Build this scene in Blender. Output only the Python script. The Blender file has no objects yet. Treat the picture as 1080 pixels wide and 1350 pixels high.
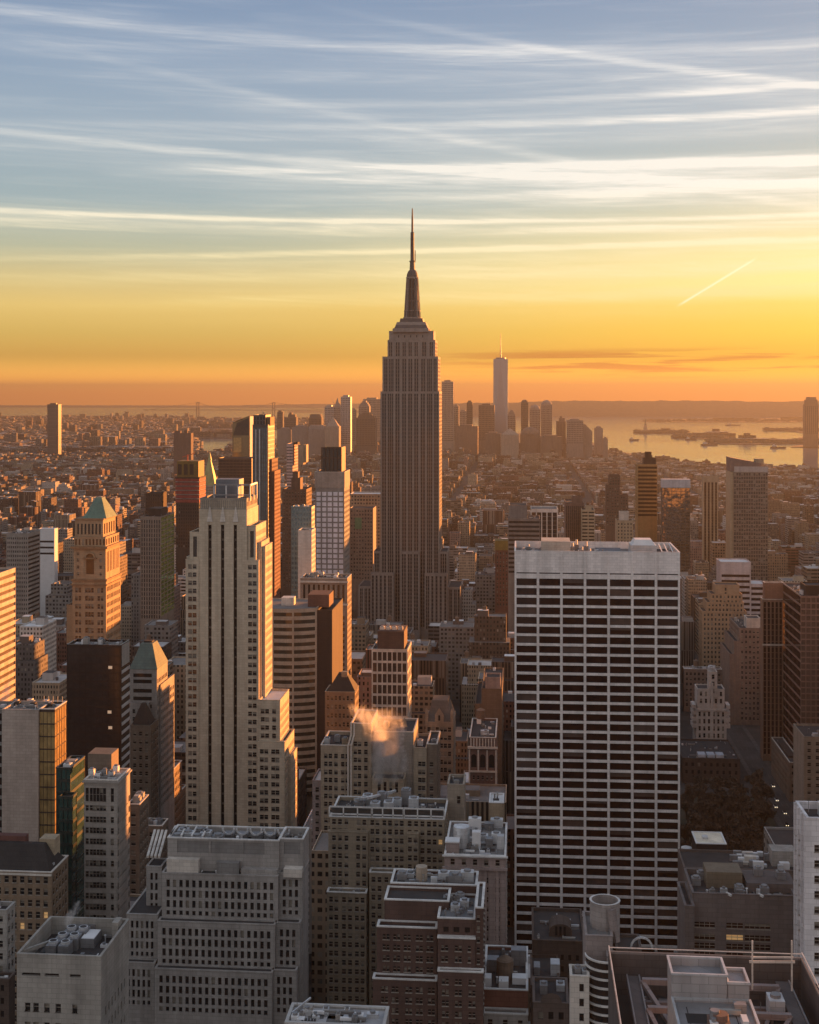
import bpy, math, random
from mathutils import Vector
from mathutils.bvhtree import BVHTree
rad = math.radians
SC = bpy.context.scene
COL = SC.collection
random.seed(11)

# ------------------------------------------------------------------ camera
# world: +Y runs downtown along the avenues, +X to the west; metres; street level z = 0
EYE, FPX, HY = 260.0, 1750.0, 519.0
YAW = math.atan(150 / FPX)
FX, FY, RX, RY = -math.sin(YAW), math.cos(YAW), math.cos(YAW), math.sin(YAW)
cam = bpy.data.cameras.new('camera')
cam.sensor_fit = 'VERTICAL'; cam.sensor_height = 36.0
cam.lens = FPX / 1350 * 36.0
cam.shift_y = -(675 - HY) / 1350
cam.clip_start = 1.0; cam.clip_end = 90000
camo = bpy.data.objects.new('camera', cam); COL.objects.link(camo)
camo.location = (0, 0, EYE); camo.rotation_euler = (rad(90), 0, YAW)
SC.camera = camo

# ------------------------------------------------------------------ light
EXPO = 2.4
SUN_AZ, SUN_EL = rad(37.0), rad(3.6)          # azimuth measured from +Y towards +X
SC.view_settings.view_transform = 'Standard'; SC.view_settings.look = 'None'
SC.view_settings.exposure = EXPO; SC.view_settings.gamma = 1.0
SUN_DIR = Vector((math.sin(SUN_AZ) * math.cos(SUN_EL), math.cos(SUN_AZ) * math.cos(SUN_EL), math.sin(SUN_EL)))
sl = bpy.data.lights.new('sun', 'SUN'); sl.energy = 5.0; sl.angle = rad(0.5); sl.color = (1.0, 0.34, 0.075)
so = bpy.data.objects.new('sun', sl); COL.objects.link(so)
so.rotation_euler = SUN_DIR.to_track_quat('Z', 'Y').to_euler()
SC.cycles.use_denoising = True
SC.cycles.max_bounces = 5; SC.cycles.diffuse_bounces = 3; SC.cycles.glossy_bounces = 3
SC.cycles.volume_bounces = 1; SC.cycles.transmission_bounces = 2
SC.cycles.sample_clamp_indirect = 6.0

def lin(c):
    f = lambda v: v / 12.92 if v <= 0.04045 else ((v + 0.055) / 1.055) ** 2.4
    return tuple(f(v / 255.0) for v in c)

class NG:
    """small helper that strings shader nodes together"""
    def __init__(s, tree): s.t = tree; s.n = tree.nodes; s.l = tree.links
    def new(s, typ, **kw):
        n = s.n.new(typ)
        for k, v in kw.items(): setattr(n, k, v)
        return n
    def put(s, sock, v):
        if v is None: return
        if hasattr(v, 'links') or isinstance(v, bpy.types.NodeSocket): s.l.new(v, sock)
        else: sock.default_value = v
    def m(s, op, a, b=None, c=None, clamp=False):
        n = s.new('ShaderNodeMath', operation=op, use_clamp=clamp)
        s.put(n.inputs[0], a); s.put(n.inputs[1], b); s.put(n.inputs[2], c)
        return n.outputs[0]
    def v(s, op, a, b=None):
        n = s.new('ShaderNodeVectorMath', operation=op)
        s.put(n.inputs[0], a)
        if op == 'SCALE': s.put(n.inputs['Scale'], b)
        else: s.put(n.inputs[1], b)
        return n.outputs['Value'] if op in ('DOT_PRODUCT', 'LENGTH') else n.outputs['Vector']
    def mix(s, f, a, b, blend='MIX'):
        n = s.new('ShaderNodeMix', data_type='RGBA', blend_type=blend)
        s.put(n.inputs[0], f)
        for sock, x in ((n.inputs[6], a), (n.inputs[7], b)):
            if isinstance(x, (tuple, list)): x = (*x[:3], 1.0)
            s.put(sock, x)
        return n.outputs[2]
    def ramp(s, f, stops, interp='LINEAR'):
        n = s.new('ShaderNodeValToRGB'); r = n.color_ramp; r.interpolation = interp
        while len(r.elements) < len(stops): r.elements.new(0.5)
        for e, (p, c) in zip(r.elements, stops): e.position = p; e.color = (*c[:3], 1.0)
        s.l.new(f, n.inputs[0]); return n.outputs[0]
    def xyz(s, v):
        n = s.new('ShaderNodeSeparateXYZ'); s.l.new(v, n.inputs[0]); return n.outputs
    def comb(s, x, y, z):
        n = s.new('ShaderNodeCombineXYZ')
        for i, k in zip(n.inputs, (x, y, z)): s.put(i, k)
        return n.outputs[0]
    def noise(s, vec, scale, detail=2.0, rough=0.5, dist=0.0):
        n = s.new('ShaderNodeTexNoise'); s.l.new(vec, n.inputs['Vector'])
        n.inputs['Scale'].default_value = scale; n.inputs['Detail'].default_value = detail
        n.inputs['Roughness'].default_value = rough; n.inputs['Distortion'].default_value = dist
        return n.outputs[0]
    def sstep(s, x, a, b):
        n = s.new('ShaderNodeMapRange', interpolation_type='SMOOTHSTEP', clamp=True)
        s.put(n.inputs[0], x); n.inputs[1].default_value = a; n.inputs[2].default_value = b
        return n.outputs[0]

# ------------------------------------------------------------------ sky
W = bpy.data.worlds.new('World'); SC.world = W; W.use_nodes = True
g = NG(W.node_tree); W.node_tree.nodes.clear()
out = g.new('ShaderNodeOutputWorld'); bg = g.new('ShaderNodeBackground')
g.l.new(bg.outputs[0], out.inputs[0])
sky = g.new('ShaderNodeTexSky', sky_type='NISHITA')
sky.sun_disc = False; sky.sun_elevation = SUN_EL; sky.sun_rotation = SUN_AZ
sky.altitude = 260; sky.air_density = 1.0; sky.dust_density = 2.0; sky.ozone_density = 1.0
tc = g.new('ShaderNodeTexCoord'); d = tc.outputs['Generated']
fw = g.v('DOT_PRODUCT', d, (FX, FY, 0)); rt = g.v('DOT_PRODUCT', d, (RX, RY, 0)); dz = g.xyz(d)[2]
u = g.m('ARCTAN2', rt, fw)
v = g.m('DIVIDE', dz, g.m('SQRT', g.m('SUBTRACT', 1.0001, g.m('MULTIPLY', dz, dz))))
vc = g.m('DIVIDE', v, 0.32, clamp=True)
S = lambda py: max(0.0, (519 - py) / FPX / 0.32)
rampL = g.ramp(vc, [(0, lin((222, 132, 52))), (S(500), lin((226, 156, 62))), (S(478), lin((230, 176, 80))), (S(440), lin((226, 190, 100))), (S(405), lin((236, 202, 118))),
                    (S(370), lin((218, 198, 138))), (S(330), lin((186, 190, 164))), (S(270), lin((156, 177, 184))), (S(170), lin((153, 173, 191))),
                    (S(80), lin((137, 160, 187))), (1.0, lin((114, 140, 176)))])
rampR = g.ramp(vc, [(0, lin((230, 128, 36))), (S(500), lin((242, 156, 44))), (S(475), lin((252, 186, 50))), (S(440), lin((252, 206, 70))), (S(405), lin((252, 214, 96))),
                    (S(380), lin((255, 240, 148))), (S(340), lin((250, 232, 160))), (S(270), lin((190, 198, 184))), (S(170), lin((163, 181, 194))),
                    (S(80), lin((142, 164, 188))), (1.0, lin((120, 145, 178)))])
base = g.mix(g.sstep(u, -0.18, 0.34), rampL, rampR)
# streaks of cirrus and contrails, each a gentle curve across the sky
stretch = g.comb(g.m('MULTIPLY', u, 3.0), g.m('MULTIPLY', v, 60.0), 0.0)
nz = g.noise(stretch, 1.6, 4.0, 0.6, 0.6)
nz2 = g.noise(g.comb(g.m('MULTIPLY', u, 9.0), g.m('MULTIPLY', v, 120.0), 3.3), 1.5, 3.0, 0.6)
total = None
def streak(p0, p1, p2, w, a0, a1, w2=None):
    """a cloud streak through three sky directions; w = half width, a0..a1 = strength from one end of the view to the other"""
    global total
    P = [((x - 540) / FPX, (519 - y) / FPX) for x, y in (p0, p1, p2)]
    (x0, y0), (x1, y1), (x2, y2) = P
    c = ((y2 - y0) / (x2 - x0) - (y1 - y0) / (x1 - x0)) / (x2 - x1)
    b = (y1 - y0) / (x1 - x0) - c * (x0 + x1); a = y0 - b * x0 - c * x0 * x0
    curve = g.m('ADD', g.m('MULTIPLY', g.m('MULTIPLY_ADD', u, c, b), u), a)
    dist = g.m('SUBTRACT', v, curve)
    wob = g.m('MULTIPLY', g.m('SUBTRACT', nz2, 0.5), w / FPX * 0.8)
    dd = g.m('DIVIDE', g.m('ADD', dist, wob), w / FPX)
    k = g.m('MAXIMUM', g.m('SUBTRACT', 1.0, g.m('MULTIPLY', dd, dd)), 0.0)
    k = g.m('MULTIPLY', k, k)
    if w2:
        e = g.m('DIVIDE', g.m('ADD', dist, 0.4 * w2 / FPX), w2 / FPX)
        e = g.m('MAXIMUM', g.m('SUBTRACT', 1.0, g.m('MULTIPLY', e, e)), 0.0)
        k = g.m('MULTIPLY_ADD', g.m('MULTIPLY', e, nz), 0.75, k)
    mr = g.new('ShaderNodeMapRange', clamp=True)
    g.put(mr.inputs[0], u); mr.inputs[1].default_value = -0.31; mr.inputs[2].default_value = 0.31
    mr.inputs[3].default_value = a0; mr.inputs[4].default_value = a1
    amp = g.m('MAXIMUM', mr.outputs[0], 0.0)
    mod = g.m('MULTIPLY_ADD', nz, 1.3, 0.25)
    k = g.m('MULTIPLY', g.m('MULTIPLY', k, amp), mod)
    total = k if total is None else g.m('ADD', total, k)
streak((0, 33), (480, 62), (1080, 76), 11, 0.22, 0.34, 44)
streak((640, 52), (840, 90), (1080, 133), 8, -0.35, 0.58, 30)
streak((0, 150), (540, 138), (1080, 129), 7, -0.15, 0.5, 16)
streak((0, 172), (540, 166), (1080, 161), 8, 0.0, 0.75, 26)
streak((0, 187), (400, 213), (1080, 256), 8, 0.30, 0.75, 30)
streak((0, 240), (540, 222), (1080, 224), 9, -0.2, 1.4, 24)
streak((300, 120), (700, 205), (1080, 290), 9, 0.05, 0.3, 28)
streak((0, 287), (540, 292), (1080, 293), 5, 0.75, 0.85, 16)
streak((0, 303), (540, 305), (1080, 302), 8, 0.2, 0.2, 14)
streak((0, 350), (540, 331), (1080, 324), 6, 0.10, 1.3, 20)
streak((300, 262), (700, 258), (1080, 252), 9, -0.3, 0.9, 26)
streak((0, 376), (540, 362), (1080, 358), 13, 0.18, 0.8, 34)
streak((0, 402), (540, 395), (1080, 383), 12, 0.05, 0.7, 30)
# one short contrail
cx = g.m('SUBTRACT', u, (938 - 540) / FPX); cy = g.m('SUBTRACT', v, (519 - 376) / FPX)
ca, sa = math.cos(0.545), math.sin(0.545)
al = g.m('ADD', g.m('MULTIPLY', cx, ca), g.m('MULTIPLY', cy, sa))
ac = g.m('SUBTRACT', g.m('MULTIPLY', cy, ca), g.m('MULTIPLY', cx, sa))
trail = g.m('MULTIPLY', g.m('SUBTRACT', 1.0, g.sstep(g.m('ABSOLUTE', ac), 0.2 / FPX, 2.4 / FPX)),
            g.m('SUBTRACT', 1.0, g.sstep(g.m('ABSOLUTE', al), 44 / FPX, 62 / FPX)))
# broad veils of cirrus
veil = g.m('MULTIPLY', g.sstep(nz, 0.45, 0.75), g.sstep(v, 0.05, 0.12))
fib = g.noise(g.comb(g.m('MULTIPLY', u, 20.0), g.m('ADD', g.m('MULTIPLY', v, 420.0), g.m('MULTIPLY', u, 18.0)), 5.0), 1.0, 5.0, 0.7, 0.5)
pat = g.noise(g.comb(g.m('MULTIPLY', u, 6.0), g.m('MULTIPLY', v, 30.0), 9.0), 1.0, 3.0, 0.6, 0.4)
total = g.m('MULTIPLY', total, g.m('MULTIPLY', g.m('MULTIPLY_ADD', fib, 1.9, 0.1), g.m('MULTIPLY_ADD', pat, 1.5, 0.3)))
total = g.m('MULTIPLY_ADD', g.m('MULTIPLY', veil, fib), 0.22, total)
total = g.m('MINIMUM', total, 1.0)
ccol = g.ramp(vc, [(0, lin((255, 196, 90))), (S(420), lin((255, 224, 130))), (S(340), lin((255, 240, 190))), (S(250), lin((250, 246, 236))), (1.0, lin((226, 228, 234)))])
base = g.mix(total, base, ccol)
base = g.mix(g.m('MULTIPLY', trail, 0.8), base, (1.15, 1.02, 0.66))
# low ribbed cloud bank near the sunset, darker than the glow behind it
low = g.noise(g.comb(g.m('MULTIPLY', u, 7.0), g.m('MULTIPLY', v, 190.0), 8.0), 1.3, 4.0, 0.6, 0.4)
lowm = g.m('MULTIPLY', g.sstep(low, 0.48, 0.60), g.m('MULTIPLY', g.sstep(v, 0.009, 0.017), g.m('SUBTRACT', 1.0, g.sstep(v, 0.028, 0.036))))
lowm = g.m('MULTIPLY', lowm, g.sstep(u, -0.03, 0.12))
base = g.mix(g.m('MULTIPLY', lowm, 0.75), base, lin((188, 98, 40)))
glow = g.m('POWER', g.m('MAXIMUM', g.v('DOT_PRODUCT', d, tuple(SUN_DIR)), 0.0), 60.0)
base = g.mix(g.m('MULTIPLY', glow, 0.22), base, (1.5, 1.0, 0.34), 'ADD')
base = g.v('SCALE', base, g.m('MULTIPLY_ADD', g.m('SUBTRACT', 1.0, g.sstep(v, 0.0, 0.03)), 2.2, 1.0))
# the sky behind the viewer, opposite the sunset: pale and pinkish
rearc = g.ramp(g.m('DIVIDE', v, 1.5, clamp=True), [(0, (0.60, 0.53, 0.51)), (0.12, (0.78, 0.70, 0.68)), (0.4, (0.76, 0.74, 0.78)), (1.0, (0.42, 0.48, 0.58))])
rear = g.sstep(fw, 0.75, 0.1)
base = g.mix(rear, base, g.v('SCALE', rearc, 0.85))
K = 1.0 / (0.1 * 2 ** EXPO)
base = g.v('ADD', g.v('SCALE', base, 0.94 * K), g.v('SCALE', sky.outputs[0], 0.06))
g.l.new(base, bg.inputs[0]); bg.inputs[1].default_value = 0.1

# ------------------------------------------------------------------ projection helpers (photo pixel + distance -> place on the map)
def _d(px):
    k = (px - 540) / FPX
    return FX + k * RX, FY + k * RY
def X(px, y): dx, dy = _d(px); return y * dx / dy
def T(px, y): return y / _d(px)[1]
def Z(py, y, px=540): return EYE - (py - HY) / FPX * T(px, y)
def Yat(px, x): dx, dy = _d(px); return x * dy / dx
def proj(x, y, z):
    t = x * FX + y * FY; r = x * RX + y * RY
    return 540 + FPX * r / t, HY - FPX * (z - EYE) / t

# ------------------------------------------------------------------ mesh + object helpers
class MB:
    def __init__(s): s.v = []; s.f = []; s.mi = []; s.mats = []; s.tint = []; s.grid = []
    def slot(s, m):
        if m not in s.mats: s.mats.append(m)
        return s.mats.index(m)
    def poly(s, pts, m, tint=None, grid=None):
        n = len(s.v); s.v.extend(pts); s.f.append(tuple(range(n, n + len(pts)))); s.mi.append(s.slot(m))
        s.tint.append(tint); s.grid.append(grid)
    def box(s, x0, x1, y0, y1, z0, z1, m, bottom=False, top=True):
        n = len(s.v)
        s.v += [(x0, y0, z0), (x1, y0, z0), (x1, y1, z0), (x0, y1, z0), (x0, y0, z1), (x1, y0, z1), (x1, y1, z1), (x0, y1, z1)]
        F = [(0, 1, 5, 4), (1, 2, 6, 5), (2, 3, 7, 6), (3, 0, 4, 7)]
        if top: F.append((4, 5, 6, 7))
        if bottom: F.append((3, 2, 1, 0))
        k = s.slot(m)
        for f in F: s.f.append(tuple(n + i for i in f)); s.mi.append(k); s.tint.append(None); s.grid.append(None)
    def tube(s, p, r, z0, z1, m, n=14, r1=None, cap=True):
        r1 = r if r1 is None else r1
        a = [(p[0] + r * math.cos(2 * math.pi * i / n), p[1] + r * math.sin(2 * math.pi * i / n), z0) for i in range(n)]
        b = [(p[0] + r1 * math.cos(2 * math.pi * i / n), p[1] + r1 * math.sin(2 * math.pi * i / n), z1) for i in range(n)]
        q = len(s.v); s.v += a + b; k = s.slot(m)
        for i in range(n):
            j = (i + 1) % n; s.f.append((q + i, q + j, q + n + j, q + n + i)); s.mi.append(k); s.tint.append(None); s.grid.append(None)
        if cap: s.f.append(tuple(q + n + i for i in range(n))); s.mi.append(k); s.tint.append(None); s.grid.append(None)
    def bar(s, a, b, w, m):
        a = Vector(a); b = Vector(b); dr = (b - a).normalized()
        sd = dr.cross(Vector((0, 0, 1)))
        sd = (Vector((1, 0, 0)) if sd.length < 1e-3 else sd.normalized()) * w / 2
        up = sd.cross(dr).normalized() * w / 2
        q = [a + sd + up, a - sd + up, a - sd - up, a + sd - up, b + sd + up, b - sd + up, b - sd - up, b + sd - up]
        n = len(s.v); s.v += [tuple(x) for x in q]; k = s.slot(m)
        for f in ((0, 1, 5, 4), (1, 2, 6, 5), (2, 3, 7, 6), (3, 0, 4, 7), (0, 3, 2, 1), (4, 5, 6, 7)):
            s.f.append(tuple(n + i for i in f)); s.mi.append(k); s.tint.append(None); s.grid.append(None)
    def frustum(s, x0, x1, y0, y1, z0, a0, a1, b0, b1, z1, m):
        n = len(s.v); k = s.slot(m)
        s.v += [(x0, y0, z0), (x1, y0, z0), (x1, y1, z0), (x0, y1, z0), (a0, b0, z1), (a1, b0, z1), (a1, b1, z1), (a0, b1, z1)]
        for f in ((0, 1, 5, 4), (1, 2, 6, 5), (2, 3, 7, 6), (3, 0, 4, 7), (4, 5, 6, 7)):
            s.f.append(tuple(n + i for i in f)); s.mi.append(k); s.tint.append(None); s.grid.append(None)
    def mesh(s, name, org=(0, 0, 0)):
        me = bpy.data.meshes.new(name)
        ox, oy, oz = org
        me.from_pydata([(a - ox, b - oy, c - oz) for a, b, c in s.v], [], s.f)
        for m in s.mats: me.materials.append(m)
        me.polygons.foreach_set('material_index', s.mi)
        if any(t is not None for t in s.tint):
            at = me.attributes.new('tint', 'FLOAT_COLOR', 'FACE'); ag = me.attributes.new('grid', 'FLOAT_COLOR', 'FACE')
            ft, fg = [], []
            for t, q in zip(s.tint, s.grid): ft += list(t or (0.2, 0.2, 0.2, 0)); fg += list(q or (4, 4, .3, .3))
            at.data.foreach_set('color', ft); ag.data.foreach_set('color', fg)
        me.update(); return me
    def build(s, name, parent=None, org=(0, 0, 0)):
        o = bpy.data.objects.new(name, s.mesh(name, org)); COL.objects.link(o)
        if parent is not None: o.parent = parent
        else: o.location = org
        return o
def tag(o, label=None, cat=None, group=None, kind=None):
    if label: o['label'] = label
    if cat: o['category'] = cat
    if group: o['group'] = group
    if kind: o['kind'] = kind
    return o
def empty(name, loc):
    o = bpy.data.objects.new(name, None); COL.objects.link(o); o.location = loc; o.empty_display_size = 5; return o

# ------------------------------------------------------------------ materials
MATS = {}; BASECOL = {}
def mat(name, col, rough=0.85, var=0.22, metal=0.0, streaks=True, spec=0.3, scale=0.12):
    """a weathered building material: base colour with blotches and rain streaks"""
    if name in MATS: return MATS[name]
    BASECOL[name] = col
    m = bpy.data.materials.new(name); m.use_nodes = True; q = NG(m.node_tree)
    p = m.node_tree.nodes['Principled BSDF']
    pos = q.new('ShaderNodeNewGeometry').outputs['Position']
    n1 = q.noise(pos, scale, 3.0, 0.6)
    f = q.m('MULTIPLY_ADD', n1, 2 * var, 1 - var)
    if streaks:
        n2 = q.noise(q.v('MULTIPLY', pos, (0.7, 0.7, 0.035)), 1.0, 2.0, 0.6)
        f = q.m('MULTIPLY', f, q.m('MULTIPLY_ADD', n2, 1.2 * var, 1 - 0.6 * var))
    if streaks:
        xyz = q.xyz(pos); br = q.new('ShaderNodeTexBrick'); q.l.new(q.comb(q.m('ADD', xyz[0], xyz[1]), xyz[2], 0.0), br.inputs['Vector'])
        for k, vv in (('Scale', 1.0), ('Mortar Size', 0.05), ('Brick Width', 2.3), ('Row Height', 1.15), ('Bias', 0.0)): br.inputs[k].default_value = vv
        br.inputs['Color1'].default_value = (1.08, 1.08, 1.08, 1); br.inputs['Color2'].default_value = (0.92, 0.92, 0.92, 1); br.inputs['Mortar'].default_value = (0.74, 0.74, 0.74, 1)
        n3 = q.noise(q.v('MULTIPLY', pos, (0.22, 0.22, 0.018)), 1.0, 4.0, 0.65)
        f = q.m('MULTIPLY', q.m('MULTIPLY', f, q.m('MULTIPLY_ADD', n3, 0.9, 0.55)), q.v('DOT_PRODUCT', br.outputs['Color'], (0.333, 0.333, 0.333)))
    q.l.new(q.v('SCALE', (*col,), f), p.inputs['Base Color'])
    p.inputs['Roughness'].default_value = rough; p.inputs['Metallic'].default_value = metal
    p.inputs['Specular IOR Level'].default_value = spec
    MATS[name] = m; return m
def glass(name, col=(0.02, 0.018, 0.018), rough=0.12, metal=0.0, spec=0.5, warp=0.0):
    if name in MATS: return MATS[name]
    m = bpy.data.materials.new(name); m.use_nodes = True; q = NG(m.node_tree)
    p = m.node_tree.nodes['Principled BSDF']
    pos = q.new('ShaderNodeNewGeometry').outputs['Position']
    n1 = q.noise(pos, 0.35, 2.0)
    q.l.new(q.v('SCALE', col, q.m('MULTIPLY_ADD', n1, 1.2, 0.4)), p.inputs['Base Color'])
    p.inputs['Roughness'].default_value = rough; p.inputs['Metallic'].default_value = metal
    p.inputs['Specular IOR Level'].default_value = spec
    if warp:
        b = q.new('ShaderNodeBump'); b.inputs['Strength'].default_value = warp; b.inputs['Distance'].default_value = 0.3
        q.l.new(q.noise(pos, 0.12, 1.0), b.inputs['Height']); q.l.new(b.outputs[0], p.inputs['Normal'])
    MATS[name] = m; return m
def emit(name, col, st):
    if name in MATS: return MATS[name]
    m = bpy.data.materials.new(name); m.use_nodes = True
    p = m.node_tree.nodes['Principled BSDF']; p.inputs['Base Color'].default_value = (*col, 1)
    p.inputs['Emission Color'].default_value = (*col, 1); p.inputs['Emission Strength'].default_value = st
    MATS[name] = m; return m
G_DARK = glass('dark_glass'); G_BLIND = mat('window_blind', (0.20, 0.18, 0.15), 0.7, 0.3, scale=0.4)
G_BROWN = glass('brown_glass', (0.024, 0.011, 0.010), 0.10, 0.0, 0.22); G_LIT = emit('lit_window', (1.0, 0.6, 0.25), 0.03); B_DIM = mat('dim_shade', (0.075, 0.05, 0.042), 0.6, 0.2)
G_GOLD = glass('gold_reflection_tint', (0.34, 0.235, 0.10), 0.22, 0.3, 0.5, 0.25); G_GREEN = glass('green_glass', (0.05, 0.10, 0.09), 0.08, 0.35, 0.5, 0.15)  # G_GOLD: gold reflection of sunlit neighbours is put into the base colour
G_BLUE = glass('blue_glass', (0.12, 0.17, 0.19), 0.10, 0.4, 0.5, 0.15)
SILL = mat('window_sill', (0.30, 0.27, 0.235), 0.8, 0.15)
SASH = mat('window_sash', (0.30, 0.27, 0.23), 0.7, 0.1)
ROOF_D = mat('tar_roof', (0.045, 0.042, 0.042), 0.9, 0.5, scale=0.2, streaks=False)
ROOF_G = mat('gravel_roof', (0.16, 0.155, 0.15), 0.9, 0.4, scale=0.2, streaks=False)
ROOF_W = mat('white_roof', (0.62, 0.62, 0.62), 0.8, 0.2, scale=0.2, streaks=False)
STEEL = mat('grey_steel', (0.22, 0.22, 0.225), 0.5, 0.2, 0.3)
GALV = mat('galvanised_steel', (0.50, 0.51, 0.52), 0.45, 0.2, 0.3)
LIME = mat('limestone', (0.40, 0.355, 0.29)); CONC = mat('grey_concrete', (0.30, 0.285, 0.265)); WHITE = mat('white_travertine', (0.68, 0.64, 0.62), 0.7, 0.10)
PALE = mat('pale_stone', (0.52, 0.48, 0.43)); TAN = mat('tan_brick', (0.30, 0.235, 0.165)); BUFF = mat('buff_brick', (0.36, 0.29, 0.20))
BROWN = mat('brown_brick', (0.135, 0.085, 0.062)); REDB = mat('red_brick', (0.17, 0.075, 0.055)); DKBR = mat('dark_brown_panel', (0.05, 0.034, 0.028))
COPPER = mat('green_copper', (0.115, 0.185, 0.15), 0.8, 0.25); GOLDLEAF = mat('gilded_tile', (0.40, 0.37, 0.17), 0.55, 0.15, 0.1)
PINK = mat('pink_granite', (0.45, 0.34, 0.31)); GREY = mat('grey_panel', (0.20, 0.195, 0.19)); COPING = mat('pale_coping', (0.55, 0.54, 0.52), 0.7, 0.15)
WOOD = mat('weathered_wood', (0.16, 0.115, 0.085), 0.9, 0.3)

def facade_mat():
    m = bpy.data.materials.new('city_wall'); m.use_nodes = True; q = NG(m.node_tree); p = m.node_tree.nodes['Principled BSDF']
    geo = q.new('ShaderNodeNewGeometry'); pos, nor = geo.outputs['Position'], geo.outputs['True Normal']
    at = q.new('ShaderNodeAttribute', attribute_name='tint'); ag = q.new('ShaderNodeAttribute', attribute_name='grid')
    X_, Y_, Z_ = q.xyz(pos); nx = q.m('ABSOLUTE', q.xyz(nor)[0]); side = q.m('GREATER_THAN', nx, .6)
    gs = q.new('ShaderNodeSeparateColor'); q.l.new(ag.outputs['Color'], gs.inputs[0]); rnd = at.outputs['Alpha']
    u = q.m('ADD', q.m('MULTIPLY', X_, q.m('SUBTRACT', 1.0, side)), q.m('MULTIPLY', Y_, side))
    cu = q.m('DIVIDE', u, gs.outputs[0]); cv = q.m('DIVIDE', Z_, gs.outputs[1])
    fu, fv = q.m('FRACT', cu), q.m('FRACT', cv); a = gs.outputs[2]; bb = ag.outputs['Alpha']
    mk = q.m('MULTIPLY', q.m('LESS_THAN', q.m('ABSOLUTE', q.m('SUBTRACT', fu, .5)), a), q.m('LESS_THAN', q.m('ABSOLUTE', q.m('SUBTRACT', fv, .5)), bb))
    wn = q.new('ShaderNodeTexWhiteNoise', noise_dimensions='3D'); q.l.new(q.comb(q.m('FLOOR', cu), q.m('FLOOR', cv), rnd), wn.inputs[0])
    gl = q.ramp(wn.outputs[0], [(0, (.012, .011, .011)), (.6, (.03, .027, .025)), (.75, (.10, .09, .075)), (.92, (.24, .21, .17)), (1, (.34, .30, .25))])
    blot = q.m('MULTIPLY_ADD', q.noise(q.v('MULTIPLY', pos, (.25, .25, .03)), 1.0, 3, .6), .7, .65)
    q.l.new(q.mix(mk, q.v('SCALE', at.outputs['Color'], blot), gl), p.inputs['Base Color'])
    q.l.new(q.m('SUBTRACT', .85, q.m('MULTIPLY', mk, .68)), p.inputs['Roughness']); p.inputs['Specular IOR Level'].default_value = .35
    return m
CITY = facade_mat()
# ------------------------------------------------------------------ buildings
HEROES = []          # (px0, px1, lowest visible py, y) used to keep ordinary buildings from hiding landmarks
FOOT = []            # footprints
BOXES = []           # rough solids for the visibility test
LAND = []            # (phrase, px, py, y)
WMESH = {}
WINV = {'plain': ((0, 1.0),), 'slab': ((0, .86), (1, .05), (2, .04), (3, .05)), 'office': ((0, .66), (1, .18), (2, .10), (3, .06)), 'sash': ((0, .58), (1, .24), (2, .12), (3, .06)),
        'dark': ((0, .94), (3, .06)), 'lit': ((0, .55), (1, .22), (2, .1), (3, .07), (4, .06))}
def window_quads(w, h, var, gl, style):
    """pane, blind and rails of one window, facing -Y, centred on the origin in x and z"""
    q = []
    x0, x1, z0, z1 = -w / 2, w / 2, -h / 2, h / 2
    quad = lambda a, b, c, e, y, m: q.append(([(a, y, c), (b, y, c), (b, y, e), (a, y, e)], m))
    b = {0: 0, 1: 0.38, 2: 0.62, 3: 0.96, 4: 0}[var]
    quad(x0, x1, z0, z1 - b * h, 0, G_LIT if var == 4 else gl)
    if b: quad(x0, x1, z1 - b * h, z1, 0, B_DIM if style == 'slab' else G_BLIND)
    if style in ('sash', 'office', 'lit') and h > 1.2:
        r = 0.07
        q.append(([(x0 - .1, -.5, z0 - .2), (x1 + .1, -.5, z0 - .2), (x1 + .1, -.5, z0), (x0 - .1, -.5, z0)], SILL)); q.append(([(x0 - .1, -.5, z0), (x1 + .1, -.5, z0), (x1, 0, z0), (x0, 0, z0)], SILL))
        quad(x0, x1, -r, r, -0.05, SASH)
        if w > 1.7:
            for k in range(1, int(w / 1.1)):
                xx = x0 + k * w / int(w / 1.1); quad(xx - 0.05, xx + 0.05, z0, z1, -0.06, SASH)
    return q
ROT = {'N': 0.0, 'W': math.pi / 2, 'E': -math.pi / 2}
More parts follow.
